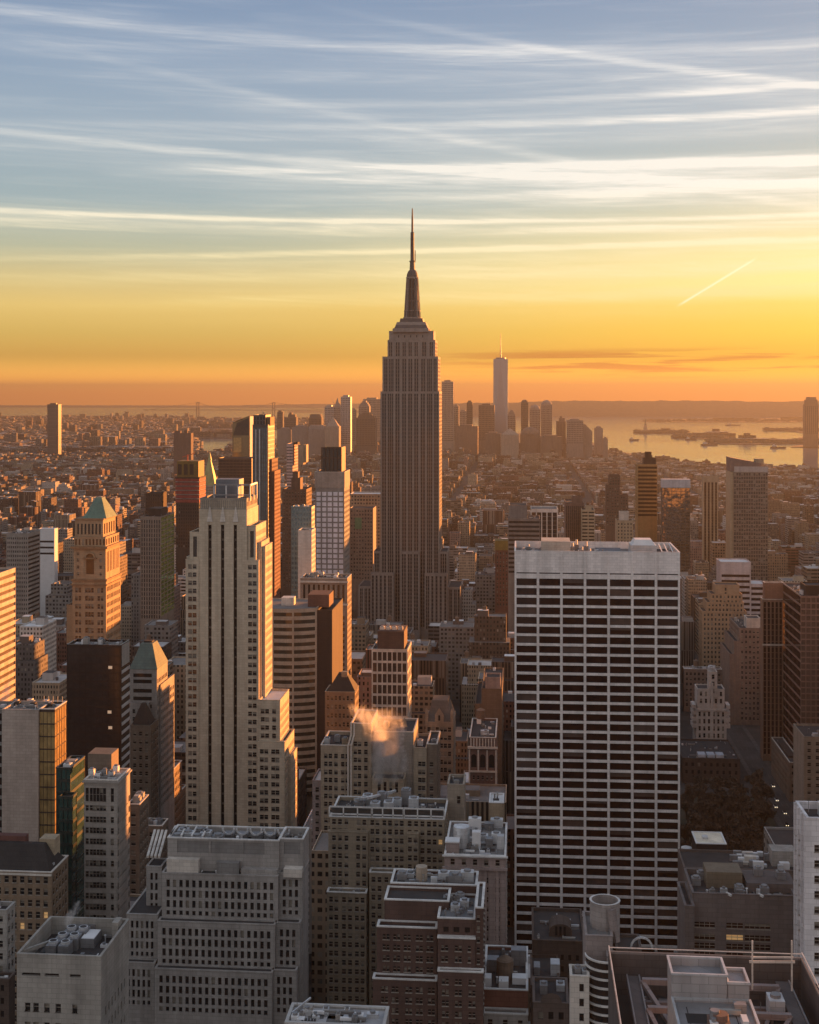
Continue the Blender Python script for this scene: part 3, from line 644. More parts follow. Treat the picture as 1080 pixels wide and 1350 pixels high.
# ---- foreground: grey block with deep stepped storeys
def stepped_block():
    y = 380; b = new('stepped_office_block', 'grey concrete office block stepping down in three banks of narrow dark windows', 280, y, 'grey stepped block', 'office building')
    c = mat('weathered_concrete', (.285, .27, .255)); z = lambda p, yy=y: Z(p, yy, 300); xs = X
    f4 = lambda zt, zb, n: dict(c=even(n, .52, .9), r=[(zt - 2.0 - i * 2.98 - 2.15 + (.8 if i == 3 else 0), zt - 2.0 - i * 2.98) for i in range(4)], rec=.45, st='dark')
    T3, T2, T1 = z(1153), z(1217, y - 3), z(1280, y - 6)
    yb = y + 13
    def bank(pa, pe, yy, zt, n, zb=0): b.mass(xs(pa, yy), xs(pe, yy), yy, yb, zb, zt, c, N=f4(zt, 0, n), W=None, roof=ROOF_D, par=.25)
    bank(213.5, 366.5, y, T3, 17); bank(193, 213.3, y + 6, z(1145, y + 6), 2)
    bank(366.7, 399, y + 2, T3 + .4, 3)
    def front(pa, pe, yy, y2, zt, n): b.mass(xs(pa, yy), xs(pe, yy), yy, y2, 0, zt, c, N=f4(zt, 0, n), roof=ROOF_D, par=.22)
    front(208, 362.6, y - 3, y - .02, T2, 17); front(363, 395.5, y - 1.2, y + 1.98, T2, 3); front(167, 207.9, y - 1, y + 30, z(1209, y - 1), 5)
    front(204, 359, y - 6, y - 3.02, T1, 17); front(359.3, 391, y - 4, y - 1.22, T1, 3); front(162, 203.8, y - 3.8, y - 1.02, T1 + .5, 5)
    # plant storeys
    P1 = z(1106, y + 3)
    b.mass(xs(221, y + 3), xs(368, y + 3), y + 3, y + 14.5, T3 - 1, P1, c, N=dict(c=[(2.9, 12.4), (12.9, 22.4), (22.6, 28.9)], r=[(P1 - 4.4, P1 - .9)], rec=.3, st='plain', gl=GREY), roof=ROOF_D, par=2.6, cop=COPING)
    b.mass(xs(368.2, y + 4), xs(400, y + 4), y + 4, y + 14.4, T3 - 1, P1 + .3, c, N=dict(c=[(1.4, 6.2)], r=[(P1 - 4.2, P1 - .8)], rec=.3, st='plain', gl=GREY), roof=ROOF_D, par=2.6, cop=COPING)
    for a, e, h, m in ((220, 262, 4.3, PALE), (286, 315, 3.7, GREY), (318, 366, 2.0, c), (374, 398, 2.4, PALE)):
        b.one('roof_cabin', lambda mb, a=a, e=e, h=h, m=m: mb.box(xs(a, y + 1), xs(e, y + 1), y + .8, y + 2.9 if a != 374 else y + 3.9, T3 - .6, T3 - .6 + h, m))
    b.one('skylight', lambda mb: [mb.bar((xs(196 + i * 5, y + 8), y + 7, z(1144)), (xs(202 + i * 5, y + 24), y + 26, z(1144) + 1.5), .7, PALE) for i in range(4)])
    for i in range(5):   # curved ventilator hoods along the back of the roof
        def hood(mb, i=i):
            cx = xs(305 + i * 18, y + 14)
            for j in range(8):
                a0, a1 = math.pi * (1 + j / 8), math.pi * (1 + (j + 1) / 8)
                mb.bar((cx + 1.7 * math.cos(a0), y + 10, P1 + .9 + 1.9 * math.sin(a0)), (cx + 1.7 * math.cos(a1), y + 10, P1 + .9 + 1.9 * math.sin(a1)), .45, GALV)
            mb.box(cx - 1.5, cx + 1.5, y + 10.6, y + 13.4, P1 - 2.4, P1 - .9, STEEL)
        b.one('ventilator_hood', hood)
    for i, (px, dd) in enumerate(((232, 5), (246, 8), (258, 5), (270, 9), (286, 6), (240, 10.3), (262, 10.5))):
        b.one('cooling_unit', unit(xs(px, y + dd) - 1.5, xs(px, y + dd) + 1.6, y + dd, y + dd + 3.2, P1 - 2.6, 2.2, GALV if i % 2 else STEEL))
    for i in range(4): b.one('roof_beam', lambda mb, i=i: mb.bar((xs(226 + i * 14, y + 6), y + 5, P1 - .2), (xs(231 + i * 14, y + 13), y + 13.5, P1 - .2), .5, COPING))
    clutter(b, xs(224, y + 3), xs(366, y + 3), y + 3.6, y + 13.8, P1 - 2.6, 46, 1); clutter(b, xs(369, y + 4), xs(399, y + 4), y + 4.6, y + 13.8, P1 - 2.3, 10, 2); clutter(b, xs(222, y + 1), xs(366, y + 1), y + .5, y + 2.9, T3 - .25, 10, 3)
    b.see(162, 408, 1345, y, 1240); b.done()
stepped_block()

# ---- foreground: blunt concrete block with cooling units
def blunt_block():
    y = 300; b = new('blunt_concrete_building', 'blunt pale concrete building with round cooling fans in its sunken roof', 80, y, 'block with cooling fans', 'office building')
    c = mat('stained_concrete', (.285, .27, .245), var=.35); z1 = Z(1259, y, 80); x0, x1 = X(22.5, y), X(133, y); yb = y + 22
    wins = dict(c=[(1.9, 3.2), (3.9, 5.2), (6.5, 7.8), (9.2, 10.5), (13.2, 14.4)], r=[(z1 - 11.4 - 4.4 * i - 1.9, z1 - 11.4 - 4.4 * i) for i in range(5)], rec=.5, st='sash')
    slot = [(1.2, 5.6), (6.6, 10.0), (12.6, 15.2)]
    wins2 = dict(wins); b.mass(x0, x1, y, yb, 0, z1 - 5.2, c, N=wins, W=dict(c=pitch(2.6, .42, 2.5), r=rows(4.4, .48, 8, 60), st='dark'), par=0)
    b.mass(x0, x1, y, yb, z1 - 5.2, z1, c, N=dict(c=slot, r=[(z1 - 5.1, z1 - 4.4)], rec=.8, st='plain'), W=None, roof=ROOF_D, par=4.2)
    zr = z1 - 4.2
    for i in range(4):
        for j in range(2):
            a = X(62 + j * 16, y + 9) + i * .75; yy = y + 8 + i * 4.3
            b.one('cooling_unit', lambda mb, a=a, yy=yy: (mb.box(a, a + 2.5, yy, yy + 3.9, zr, zr + 2.8, STEEL), mb.tube((a + 1.25, yy + 1.9), 1.1, zr + 2.8, zr + 3.4, GALV, 12), mb.tube((a + 1.25, yy + 1.9), .85, zr + 3.35, zr + 3.42, ROOF_D, 12)))
    b.one('air_handler', lambda mb: (mb.box(X(106, y + 14), X(124, y + 14), y + 14, y + 20, zr, zr + 2.2, STEEL), mb.box(X(106.6, y + 14), X(123.4, y + 14), y + 14.3, y + 19.7, zr + 2.2, zr + 2.3, ROOF_W)))
    b.one('duct', lambda mb: mb.bar((X(30, y + 3), y + 3, zr + 3.4), (X(48, y + 3), y + 12, zr + 2), .8, c))
    b.one('roof_hatch', lambda mb: mb.box(X(146, y + 16), X(154, y + 16), y + 17, y + 20.5, zr, zr + 5.2, c))
    clutter(b, x0 + .6, x1 - .6, y + .6, yb - .8, zr, 22, 4)
    b.see(22, 168, 1350, y, 1300); b.done()
blunt_block()

# ---- foreground: dark brown brick building with white rimmed terraces
def brick_terraces():
    y = 330; b = new('terraced_brick_building', 'dark red brown brick building with white rimmed roof terraces stepping outward', 565, y, 'dark terraced brick building', 'apartment building')
    br = mat('dark_red_brick', (.088, .055, .047)); z = lambda p, yy=y: Z(p, yy, 565); xs = X
    wn = lambda ps, a, yy, zt, n=6, w=3.6: dict(c=[((p - a) * T(565, yy) / FPX, (p - a + w) * T(565, yy) / FPX) for p in ps], r=rows(2.62, .5, 1.9, 60), rec=.3, st='office')
    P = lambda *g: [p + o for p in g for o in (0, 5)]
    b.mass(xs(515, y + 9), xs(629, y + 9), y + 9, y + 19, 0, z(1165, y + 9), br, N=None, W=GP(3, .4, 2.62, .5, 2, 70), roof=mat('blue_grey_roof', (.13, .135, .14), .7), par=.9, cop=COPING)
    b.mass(xs(507, y), xs(592, y), y, y + 8.97, 0, z(1187), br, N=dict(c=[((p - 507) * .19, (p - 507 + 7) * .19) for p in (512, 528, 544, 560, 576)], r=[(z(1186), z(1175))] + rows(2.62, .5, 5.8, 60)(0, z(1187)), rec=.35, st='sash'), roof=ROOF_D, par=.9, cop=COPING)
    b.mass(xs(497, y - 4), xs(576, y - 4), y - 4, y - .03, 0, z(1223, y - 4), br, N=wn(P(505, 519, 533, 549, 563), 497, y - 4, 0), roof=ROOF_D, par=.9, cop=COPING)
    b.mass(xs(491.5, y - 7), xs(575.9, y - 7), y - 7, y - 4.03, 0, z(1292, y - 7), br, N=wn(P(503, 517, 535, 549, 565), 491.5, y - 7, 0), roof=ROOF_D, par=.9, cop=COPING)
    b.mass(xs(577, y - 7), xs(626.5, y - 7), y - 7, y + 8.95, 0, z(1209, y - 7), br, N=dict(c=[(1.4, 2.7), (3.9, 5.3), (6.6, 7.9)], r=rows(2.62, .5, 2.2, z(1234, y - 7)), rec=.3, st='dark'), W=GP(3, .4, 2.62, .5, 2, 70), roof=mat('blue_grey_roof', (.13, .135, .14)), par=.8, cop=COPING)
    b.mass(xs(577.2, y - 8.5), xs(626.6, y - 8.5), y - 8.5, y - 7.03, 0, z(1235, y - 8.5), br, N=wn(P(582, 600) + [617], 577.2, y - 8.5, 0), par=.6, cop=COPING)
    b.mass(xs(577.3, y - 10.5), xs(637, y - 10.5), y - 10.5, y - 8.53, 0, z(1279, y - 10.5), br, N=wn(P(583, 600, 618), 577.3, y - 10.5, 0), par=.6, cop=COPING)
    b.mass(xs(626.8, y - 7.9), xs(637, y - 7.9), y - 7.9, y + 8.8, 0, z(1170, y + 4), br, N=wn([629], 626.8, y - 7.9, 0), W=GP(3, .4, 2.62, .5, 2, 70), roof=ROOF_G, par=.8, cop=COPING)
    zr = z(1165, y + 9) - .9
    b.one('water_tank', lambda mb: mb.tube((xs(556, y + 14), y + 14), 1.5, zr, zr + 3.6, mat('tank_timber', (.3, .25, .2)), 16))
    for i, (px, dd, w, h, m) in enumerate(((530, 13, 2.6, 1.6, STEEL), (541, 15, 2, 1.1, GALV), (585, 14, 3, 1.8, GALV), (600, 12, 3.4, 2.0, STEEL), (616, 14, 3.4, 2.2, GALV))):
        b.one('roof_unit', unit(xs(px, y + dd) - w / 2, xs(px, y + dd) + w / 2, y + dd, y + dd + 2.6, zr, h, m))
    clutter(b, xs(517, y + 9), xs(627, y + 9), y + 9.6, y + 18.4, zr, 36, 5); zr2 = z(1209, y - 7) - .8; clutter(b, xs(579, y - 7), xs(625, y - 7), y - 6.4, y + 8.3, zr2, 16, 6)
    for px, dd, m in ((600, -1, GALV), (612, 2, GALV), (590, 4, STEEL), (606, 6, STEEL)): b.one('roof_unit', unit(xs(px, y + dd) - 1.1, xs(px, y + dd) + 1.2, y + dd, y + dd + 2, zr2, 1.5, m))
    b.see(490, 640, 1350, y, 1250); b.done()
brick_terraces()

# ---- tan building with a long pale roof frame
def tan_block():
    y = 430; b = new('tan_brick_office', 'wide tan brick building with a long pale roof railing and a few lit windows', 510, y, 'tan building with lit windows', 'office building')
    br = mat('olive_tan_brick', (.235, .195, .145)); z = lambda p, yy=y: Z(p, yy, 510); k = T(510, y) / FPX; fl = 11.7 * k
    def wn(a, ps, top, low=20, st='lit'): return dict(c=[((p - a) * k, (p - a + 4.9) * k) for p in ps], r=rows(fl, .57, top, low), rec=.35, st=st)
    main = [438, 446, 454.5, 471, 478.5, 489, 496, 505, 512.5, 521, 528]
    b.mass(X(434.5, y), X(586, y), y, y + 22, 0, z(1078), br, N=wn(434.5, main + [538.5, 547, 555.5, 564, 571.5, 579], .9), W=GP(3, .45, fl, .55, 2, 40), roof=ROOF_D, par=1.4, cop=COPING)
    b.mass(X(433, y - 2), X(485, y - 2), y - 2, y - .02, 0, z(1098, y - 2), br, N=wn(433, [438, 446, 454.5, 470, 478], 1.3), W=None, par=.5)
    b.mass(X(537, y - 2), X(552, y - 2), y - 2, y - .02, 0, z(1098, y - 2), br, N=wn(537, [538, 545.5], 1.3), par=.5)
    b.mass(X(431, y - 6), X(483, y - 6), y - 6, y - 2.02, 0, z(1178, y - 6), br, N=wn(431, [434, 441, 451, 459, 468, 475.5], 1.6, 20, 'office'), W=GP(3, .45, fl, .55, 2, 40), roof=ROOF_G, par=.8, cop=COPING)
    b.mass(X(487, y - 4), X(531, y - 4), y - 4, y - .03, 0, z(1150, y - 4), br, N=wn(487, [490, 498, 507, 515, 524], 1.6, 20, 'office'), roof=ROOF_G, par=.8, cop=COPING)
    zr = z(1078) - 1.4
    def rail(mb):
        for a, e in ((434.5, 490), (491, 532), (533, 586)):
            zz = z(1064)
            mb.box(X(a, y), X(e, y), y - .3, y, zz - .45, zz, COPING); mb.box(X(a, y), X(e, y), y - .3, y, z(1075) - .1, z(1075) + .3, COPING)
            for i in range(4): mb.box(X(a + (e - a) * i / 3, y) - .2, X(a + (e - a) * i / 3, y) + .2, y - .3, y - .02, z(1078), zz - .45, COPING)
    b.one('roof_railing', rail)
    b.one('plant_screen', lambda mb: mb.box(X(437, y + 4), X(584, y + 4), y + 3.5, y + 4, zr, z(1066, y + 4), mat('dark_screen', (.06, .055, .05))))
    for i, (px, dd, h) in enumerate(((474, 10, 3), (484, 14, 4), (494, 8, 3.4), (503, 16, 4.2), (512, 10, 3.2), (523, 15, 2.6), (535, 18, 5), (545, 12, 4))):
        b.one('roof_unit', unit(X(px, y + dd) - 1.6, X(px, y + dd) + 1.6, y + dd, y + dd + 3.4, zr, h, GALV if i % 3 else STEEL))
    for i in range(3): b.one('pipe', lambda mb, i=i: mb.bar((X(468 + i * 8, y + 9), y + 8 + i, zr + 4.5), (X(512 + i * 4, y + 20), y + 20 + i * 2, zr + 3), .7, GALV))
    clutter(b, X(437, y), X(584, y), y + 4.2, y + 21, zr, 60, 7); clutter(b, X(433, y - 6), X(481, y - 6), y - 5.5, y - 2.5, z(1178, y - 6) - .8, 5, 8)
    b.see(430, 588, 1300, y, 1140); b.done()
tan_block()

# ---- pale corniced building between the brick terraces and the white slab
def corniced():
    y = 400; b = new('corniced_building', 'narrow pink grey stone building with a heavy cornice and cluttered white roof boxes', 627, y, 'pink grey corniced building', 'office building')
    c = mat('rosy_stone', (.27, .215, .20)); z = lambda p, yy=y: Z(p, yy, 627); k = T(627, y) / FPX
    x0, x1 = X(586, y), X(667, y); z1 = z(1127)
    b.mass(x0, x1, y, y + 31, 0, z1, c, N=dict(c=even(5, .36, .8), r=[(z(1141), z(1133))] + rows(2.9, .55, 6.8, 40)(0, z1), rec=.4, st='office'), W=GP(3.2, .4, 2.9, .55, 3, 50), roof=ROOF_G, par=.9, cop=COPING)
    b.one('cornice', lambda mb: mb.box(x0 - .5, x1 + .5, y - .8, y - .01, z(1146), z(1143), c)); b.one('cornice', lambda mb: mb.box(x0 - .6, x1 + .6, y - .7, y - .125, z(1129.5), z(1127.6), COPING))
    for p in (620, 640, 656): b.one('pilaster', lambda mb, p=p: mb.box(X(p, y) - .5, X(p, y) + .5, y - .4, y - .01, 0, z(1147), c))
    zr = z1 - .9
    b.one('round_vent', lambda mb: mb.tube((X(609, y + 12), y + 10), 2.5, zr, zr + 6.2, GALV, 18))
    b.one('stair_bulkhead', lambda mb: (mb.box(X(588, y + 4), X(605, y + 4), y + 3, y + 7, zr, zr + 3.3, c), mb.box(X(587, y + 4), X(606, y + 4), y + 2.8, y + 7.2, zr + 3.3, zr + 3.7, ROOF_W)))
    for i, (px, dd, w, h, m) in enumerate(((628, 8, 2.6, 5.0, ROOF_W), (637, 14, 3, 2, GALV), (645, 10, 2.2, 2.4, STEEL), (654, 13, 2.8, 3, ROOF_W), (660, 8, 2.2, 4, GALV), (626, 24, 4, 4, ROOF_W), (645, 26, 3, 2, STEEL), (655, 28, 4, 2.6, GALV), (618, 20, 2, 2, STEEL))):
        b.one('roof_unit', unit(X(px, y + dd) - w / 2, X(px, y + dd) + w / 2, y + dd, y + dd + 2.6, zr, h, m, i % 2 == 1))
    clutter(b, x0 + .6, x1 - .6, y + .7, y + 30, zr, 46, 9)
    b.see(586, 668, 1280, y, 1160); b.done()
corniced()

# ---- low building with white ac boxes at the bottom
def low_red():
    y = 330; b = new('low_red_building', 'low dark red building with white boxes and a small round tank on top', 667, y, 'low red boxy building', 'building')
    x0, x1, z1 = dims(637, 696, 1304, y); br = REDB; zr = z1 - 1
    b.mass(x0, x1, y, y + 26, 0, z1, br, N=None, E=None, roof=ROOF_D, par=1, cop=COPING)
    b.mass(x0, x1, y - 3, y - .02, 0, Z(1336, y - 3, 667), CONC, N=dict(c=even(3, .3), r=rows(3.4, .5, 1.6, 60), st='office'), roof=ROOF_G, par=.7, cop=COPING)
    b.one('water_tank', lambda mb: (mb.tube((X(666, y + 9), y + 9), 2.1, zr, zr + 4.5, WOOD, 16), mb.tube((X(666, y + 9), y + 9), 2.2, zr + 4.5, zr + 5.8, WOOD, 16, .1)))
    for px, dd, w, h in ((642, 3, 2.2, 2.2), (664, 2, 2.4, 2.0), (685, 5, 3.6, 1.6), (650, 12, 3, 3), (684, 16, 4, 4)): b.one('roof_box', unit(X(px, y + dd) - w / 2, X(px, y + dd) + w / 2, y + dd, y + dd + 3, zr, h, ROOF_W if dd < 10 else STEEL, False))
    clutter(b, x0 + .6, x1 - .6, y + .7, y + 25, zr, 18, 10)
    b.see(637, 697, 1350, y, 1325); b.done()
low_red()

# ---- pale flat roof at the bottom edge
def pale_roof():
    y = 250; b = new('flat_roofed_building', 'pale flat roof with small fans and ducts at the bottom edge of the view', 440, y, 'pale flat roof', 'building')
    x0, x1, z1 = dims(376, 507, 1350, y); zr = z1 - .6
    b.mass(x0, x1, y, y + 8, 0, z1, CONC, roof=mat('pale_grey_roof', (.36, .36, .37), .7), par=.6, cop=COPING)
    for i, (px, dd, w, h) in enumerate(((386, 2, 1.4, .8), (400, 4, 1.8, 1.1), (412, 3, 1, .6), (424, 5, 1.2, .9), (470, 3, 1.8, 1.0), (488, 4, 2.2, .8), (452, 5.5, 1, .7))): b.one('roof_unit', unit(X(px, y) - w / 2, X(px, y) + w / 2, y + dd, y + dd + 1.4, zr, h, GALV if i % 2 else ROOF_W))
    b.one('duct', lambda mb: mb.bar((X(380, y), y + 4, zr + .5), (X(402, y), y + 7, zr + 2.2), .3, GALV))
    for i in range(5): b.one('vent_louvre', lambda mb, i=i: mb.box(X(396 + i * 4, y), X(398 + i * 4, y), y + 1, y + 2.4, zr, zr + .35, ROOF_D))
    clutter(b, x0 + .6, x1 - .6, y + .7, y + 7.3, zr, 26, 11)
    b.see(374, 508, 1350, y, 1340); b.done()
pale_roof()

# ---- group with the big round water tank
def tank_building():
    y = 300; b = new('curved_bay_building', 'narrow building with curved glass bays under a big open round tank', 780, y, 'big round tank building', 'building')
    st = mat('mauve_stone', (.25, .215, .205)); z = lambda p, yy=y: Z(p, yy, 780); xs = X
    b.mass(xs(772, y + 4), xs(808, y + 4), y + 4, y + 18, 0, z(1233, y + 4), st, N=dict(c=even(1, .3), r=rows(4, .5, 8, 90)), E=None, roof=ROOF_G, par=.8)
    c = (xs(797.5, y + 12), y + 12); r = 19.6 * T(797, c[1]) / FPX
    zt, zb = Z(1186, y + 12, 797), Z(1240, y + 12, 797)
    tm = mat('tank_steel', (.30, .275, .265), .6)
    def tk(mb):
        mb.tube(c, r, zb, zt, tm, 28, None, False); mb.tube(c, r - .35, zt - 2.6, zt, tm, 28, None, False)
        n = 28
        for i in range(n):
            a0, a1 = 2 * math.pi * i / n, 2 * math.pi * (i + 1) / n
            mb.poly([(c[0] + rr * math.cos(a), c[1] + rr * math.sin(a), zt + .02) for rr, a in ((r + .12, a0), (r + .12, a1), (r - .4, a1), (r - .4, a0))], COPING)
    b.one('round_tank', tk)
    b.one('tank_lid', lambda mb: mb.tube(c, r - .4, zt - 2.4, zt - 1.2, mat('rust_lid', (.26, .18, .12)), 24, .3))
    b.one('duct', lambda mb: mb.bar((xs(806, y + 8), y + 8, z(1216)), (xs(812, y + 8), y + 7, z(1258)), 1.4, st))
    # curved banded bays
    for i in range(9):
        def band(mb, i=i):
            z0 = z(1262 + 11.5 * i); n = 10; cx0, cy0, R = xs(800, y), y + 2.5, 4.8
            for j in range(n):
                a0, a1 = math.pi + (math.pi / 1.9) * j / n, math.pi + (math.pi / 1.9) * (j + 1) / n
                p = [(cx0 + R * math.cos(a), cy0 + R * math.sin(a)) for a in (a0, a1)]
                mb.poly([(*p[0], z0 - .45), (*p[1], z0 - .45), (*p[1], z0), (*p[0], z0)], COPING)
                q = [(cx0 + (R - .25) * math.cos(a), cy0 + (R - .25) * math.sin(a)) for a in (a0, a1)]
                mb.poly([(*q[0], z0 - 2), (*q[1], z0 - 2), (*q[1], z0 - .45), (*q[0], z0 - .45)], G_DARK)
                mb.poly([(*p[0], z0), (*p[1], z0), (*q[1], z0), (*q[0], z0)], COPING); mb.poly([(*p[0], z0 - .45), (*p[1], z0 - .45), (*q[1], z0 - .45), (*q[0], z0 - .45)], COPING)
        b.one('curved_bay', band)
    b.mass(xs(800.5, y + 1), xs(812, y + 1), y + 1, y + 3.9, 0, z(1262), st, roof=ROOF_D, par=.5)
    b.mass(xs(752, y - 2), xs(777, y - 2), y - 2, y + 3.8, 0, z(1287, y - 2), PALE, N=dict(c=[(2.0, 3.0)], r=rows(3.3, .55, 1.8, 90), st='dark'), E=None, roof=ROOF_G, par=.8)
    b.one('roof_unit', unit(xs(758, y), xs(766, y), y, y + 2, z(1287) - .8, 2.4, STEEL)); b.one('roof_unit', unit(xs(768, y), xs(775, y), y + .6, y + 2.4, z(1287) - .8, 1.6, GALV))
    b.one('arched_vent', lambda mb: [mb.bar((xs(846, y + 6) + 2.4 * math.cos(math.pi * j / 8), y + 6, z(1262) + 2.4 * math.sin(math.pi * j / 8)), (xs(846, y + 6) + 2.4 * math.cos(math.pi * (j + 1) / 8), y + 6, z(1262) + 2.4 * math.sin(math.pi * (j + 1) / 8)), .4, GALV) for j in range(8)])
    b.mass(xs(812.2, y + 4), xs(846, y + 4), y + 4, y + 12, 0, z(1258), mat('dim_brown_wall', (.10, .08, .072)), roof=ROOF_D, par=.6)
    b.see(750, 850, 1350, y, 1300); b.done()
tank_building()
def arched_brown():
    y = 380; b = new('arched_brown_building', 'dark brown building with an arched roof house, behind low stone gables', 735, y, 'dark arched roof building', 'building')
    x0, x1, z1 = dims(702, 771, 1240, y); m = mat('soot_brown', (.075, .055, .046)); z = lambda p, yy=y: Z(p, yy, 735)
    b.mass(x0, x1, y, y + 24, 0, z1, m, N=G(6, .4, 3.3, .5, 4, 40, 1, st='dark'), E=None, roof=ROOF_D, par=.9)
    def arch(mb):
        cx, r = X(739, y + 5), 15 * T(735, y) / FPX; n = 10
        pts = [(cx + r * math.cos(math.pi * i / n), z1 - .9 + 1.6 + r * .62 * math.sin(math.pi * i / n)) for i in range(n + 1)]
        for (a, c), (e, f) in zip(pts, pts[1:]):
            mb.poly([(a, y + 5, c), (e, y + 5, f), (e, y + 12, f), (a, y + 12, c)], m); mb.poly([(a, y + 5, z1 - .9), (e, y + 5, z1 - .9), (e, y + 5, f), (a, y + 5, c)], m)
    b.one('arched_roof_house', arch)
    for i in range(3): b.one('arched_opening', lambda mb, i=i: mb.box(X(732 + i * 5.5, y + 4.9), X(735 + i * 5.5, y + 4.9), y + 4.8, y + 4.98, z1 - .5, z1 + 2, G_DARK))
    b.mass(X(700, y - 20), X(738, y - 20), y - 20, y - .03, 0, z(1300, y - 20), m, N=G(4, .4, 3.3, .5, 3, 60, st='dark'), roof=ROOF_D, par=.8)
    b.one('roof_box', lambda mb: mb.box(X(726, y - 10), X(738, y - 10), y - 12, y - 8, z(1300, y - 20) - .8, z(1300, y - 20) + 2.4, GALV))
    b.one('roof_box', lambda mb: mb.box(X(704, y - 10), X(712, y - 10), y - 12, y - 8, z(1300, y - 20) - .8, z(1300, y - 20) + 1.4, STEEL))
    clutter(b, x0 + .6, x1 - .6, y + .7, y + 23, z1 - .9, 16, 12)
    b.see(698, 775, 1345, y, 1240); b.done()
arched_brown()
def gabled_low():
    y = 320; b = new('gabled_building', 'low dark stone building with rounded gables below the arched brown roof', 728, y, 'low gabled building', 'building')
    x0, x1, z1 = dims(703, 750, 1322, y); m = mat('dusky_stone', (.12, .095, .085))
    b.mass(x0, x1, y, y + 14, 0, z1, m, N=G(3, .5, 3.4, .55, 2.2, 60, .6, st='dark'), E=None, roof=ROOF_D, par=.8)
    cx = X(727, y); r = 2.6
    b.one('rounded_gable', lambda mb: mb.poly([(x0, y - .02, z1), (x1, y - .02, z1)] + [(cx + r * math.cos(math.pi * i / 8), y - .02, z1 + r * .9 * math.sin(math.pi * i / 8)) for i in range(9)], m))
    b.one('roof_unit', unit(X(712, y + 6), X(722, y + 6), y + 6, y + 9, z1 - .8, 2.2, STEEL)); b.one('roof_unit', unit(X(734, y + 6), X(745, y + 6), y + 8, y + 11, z1 - .8, 1.5, GALV))
    b.see(700, 752, 1350, y, 1330); b.done()
gabled_low()

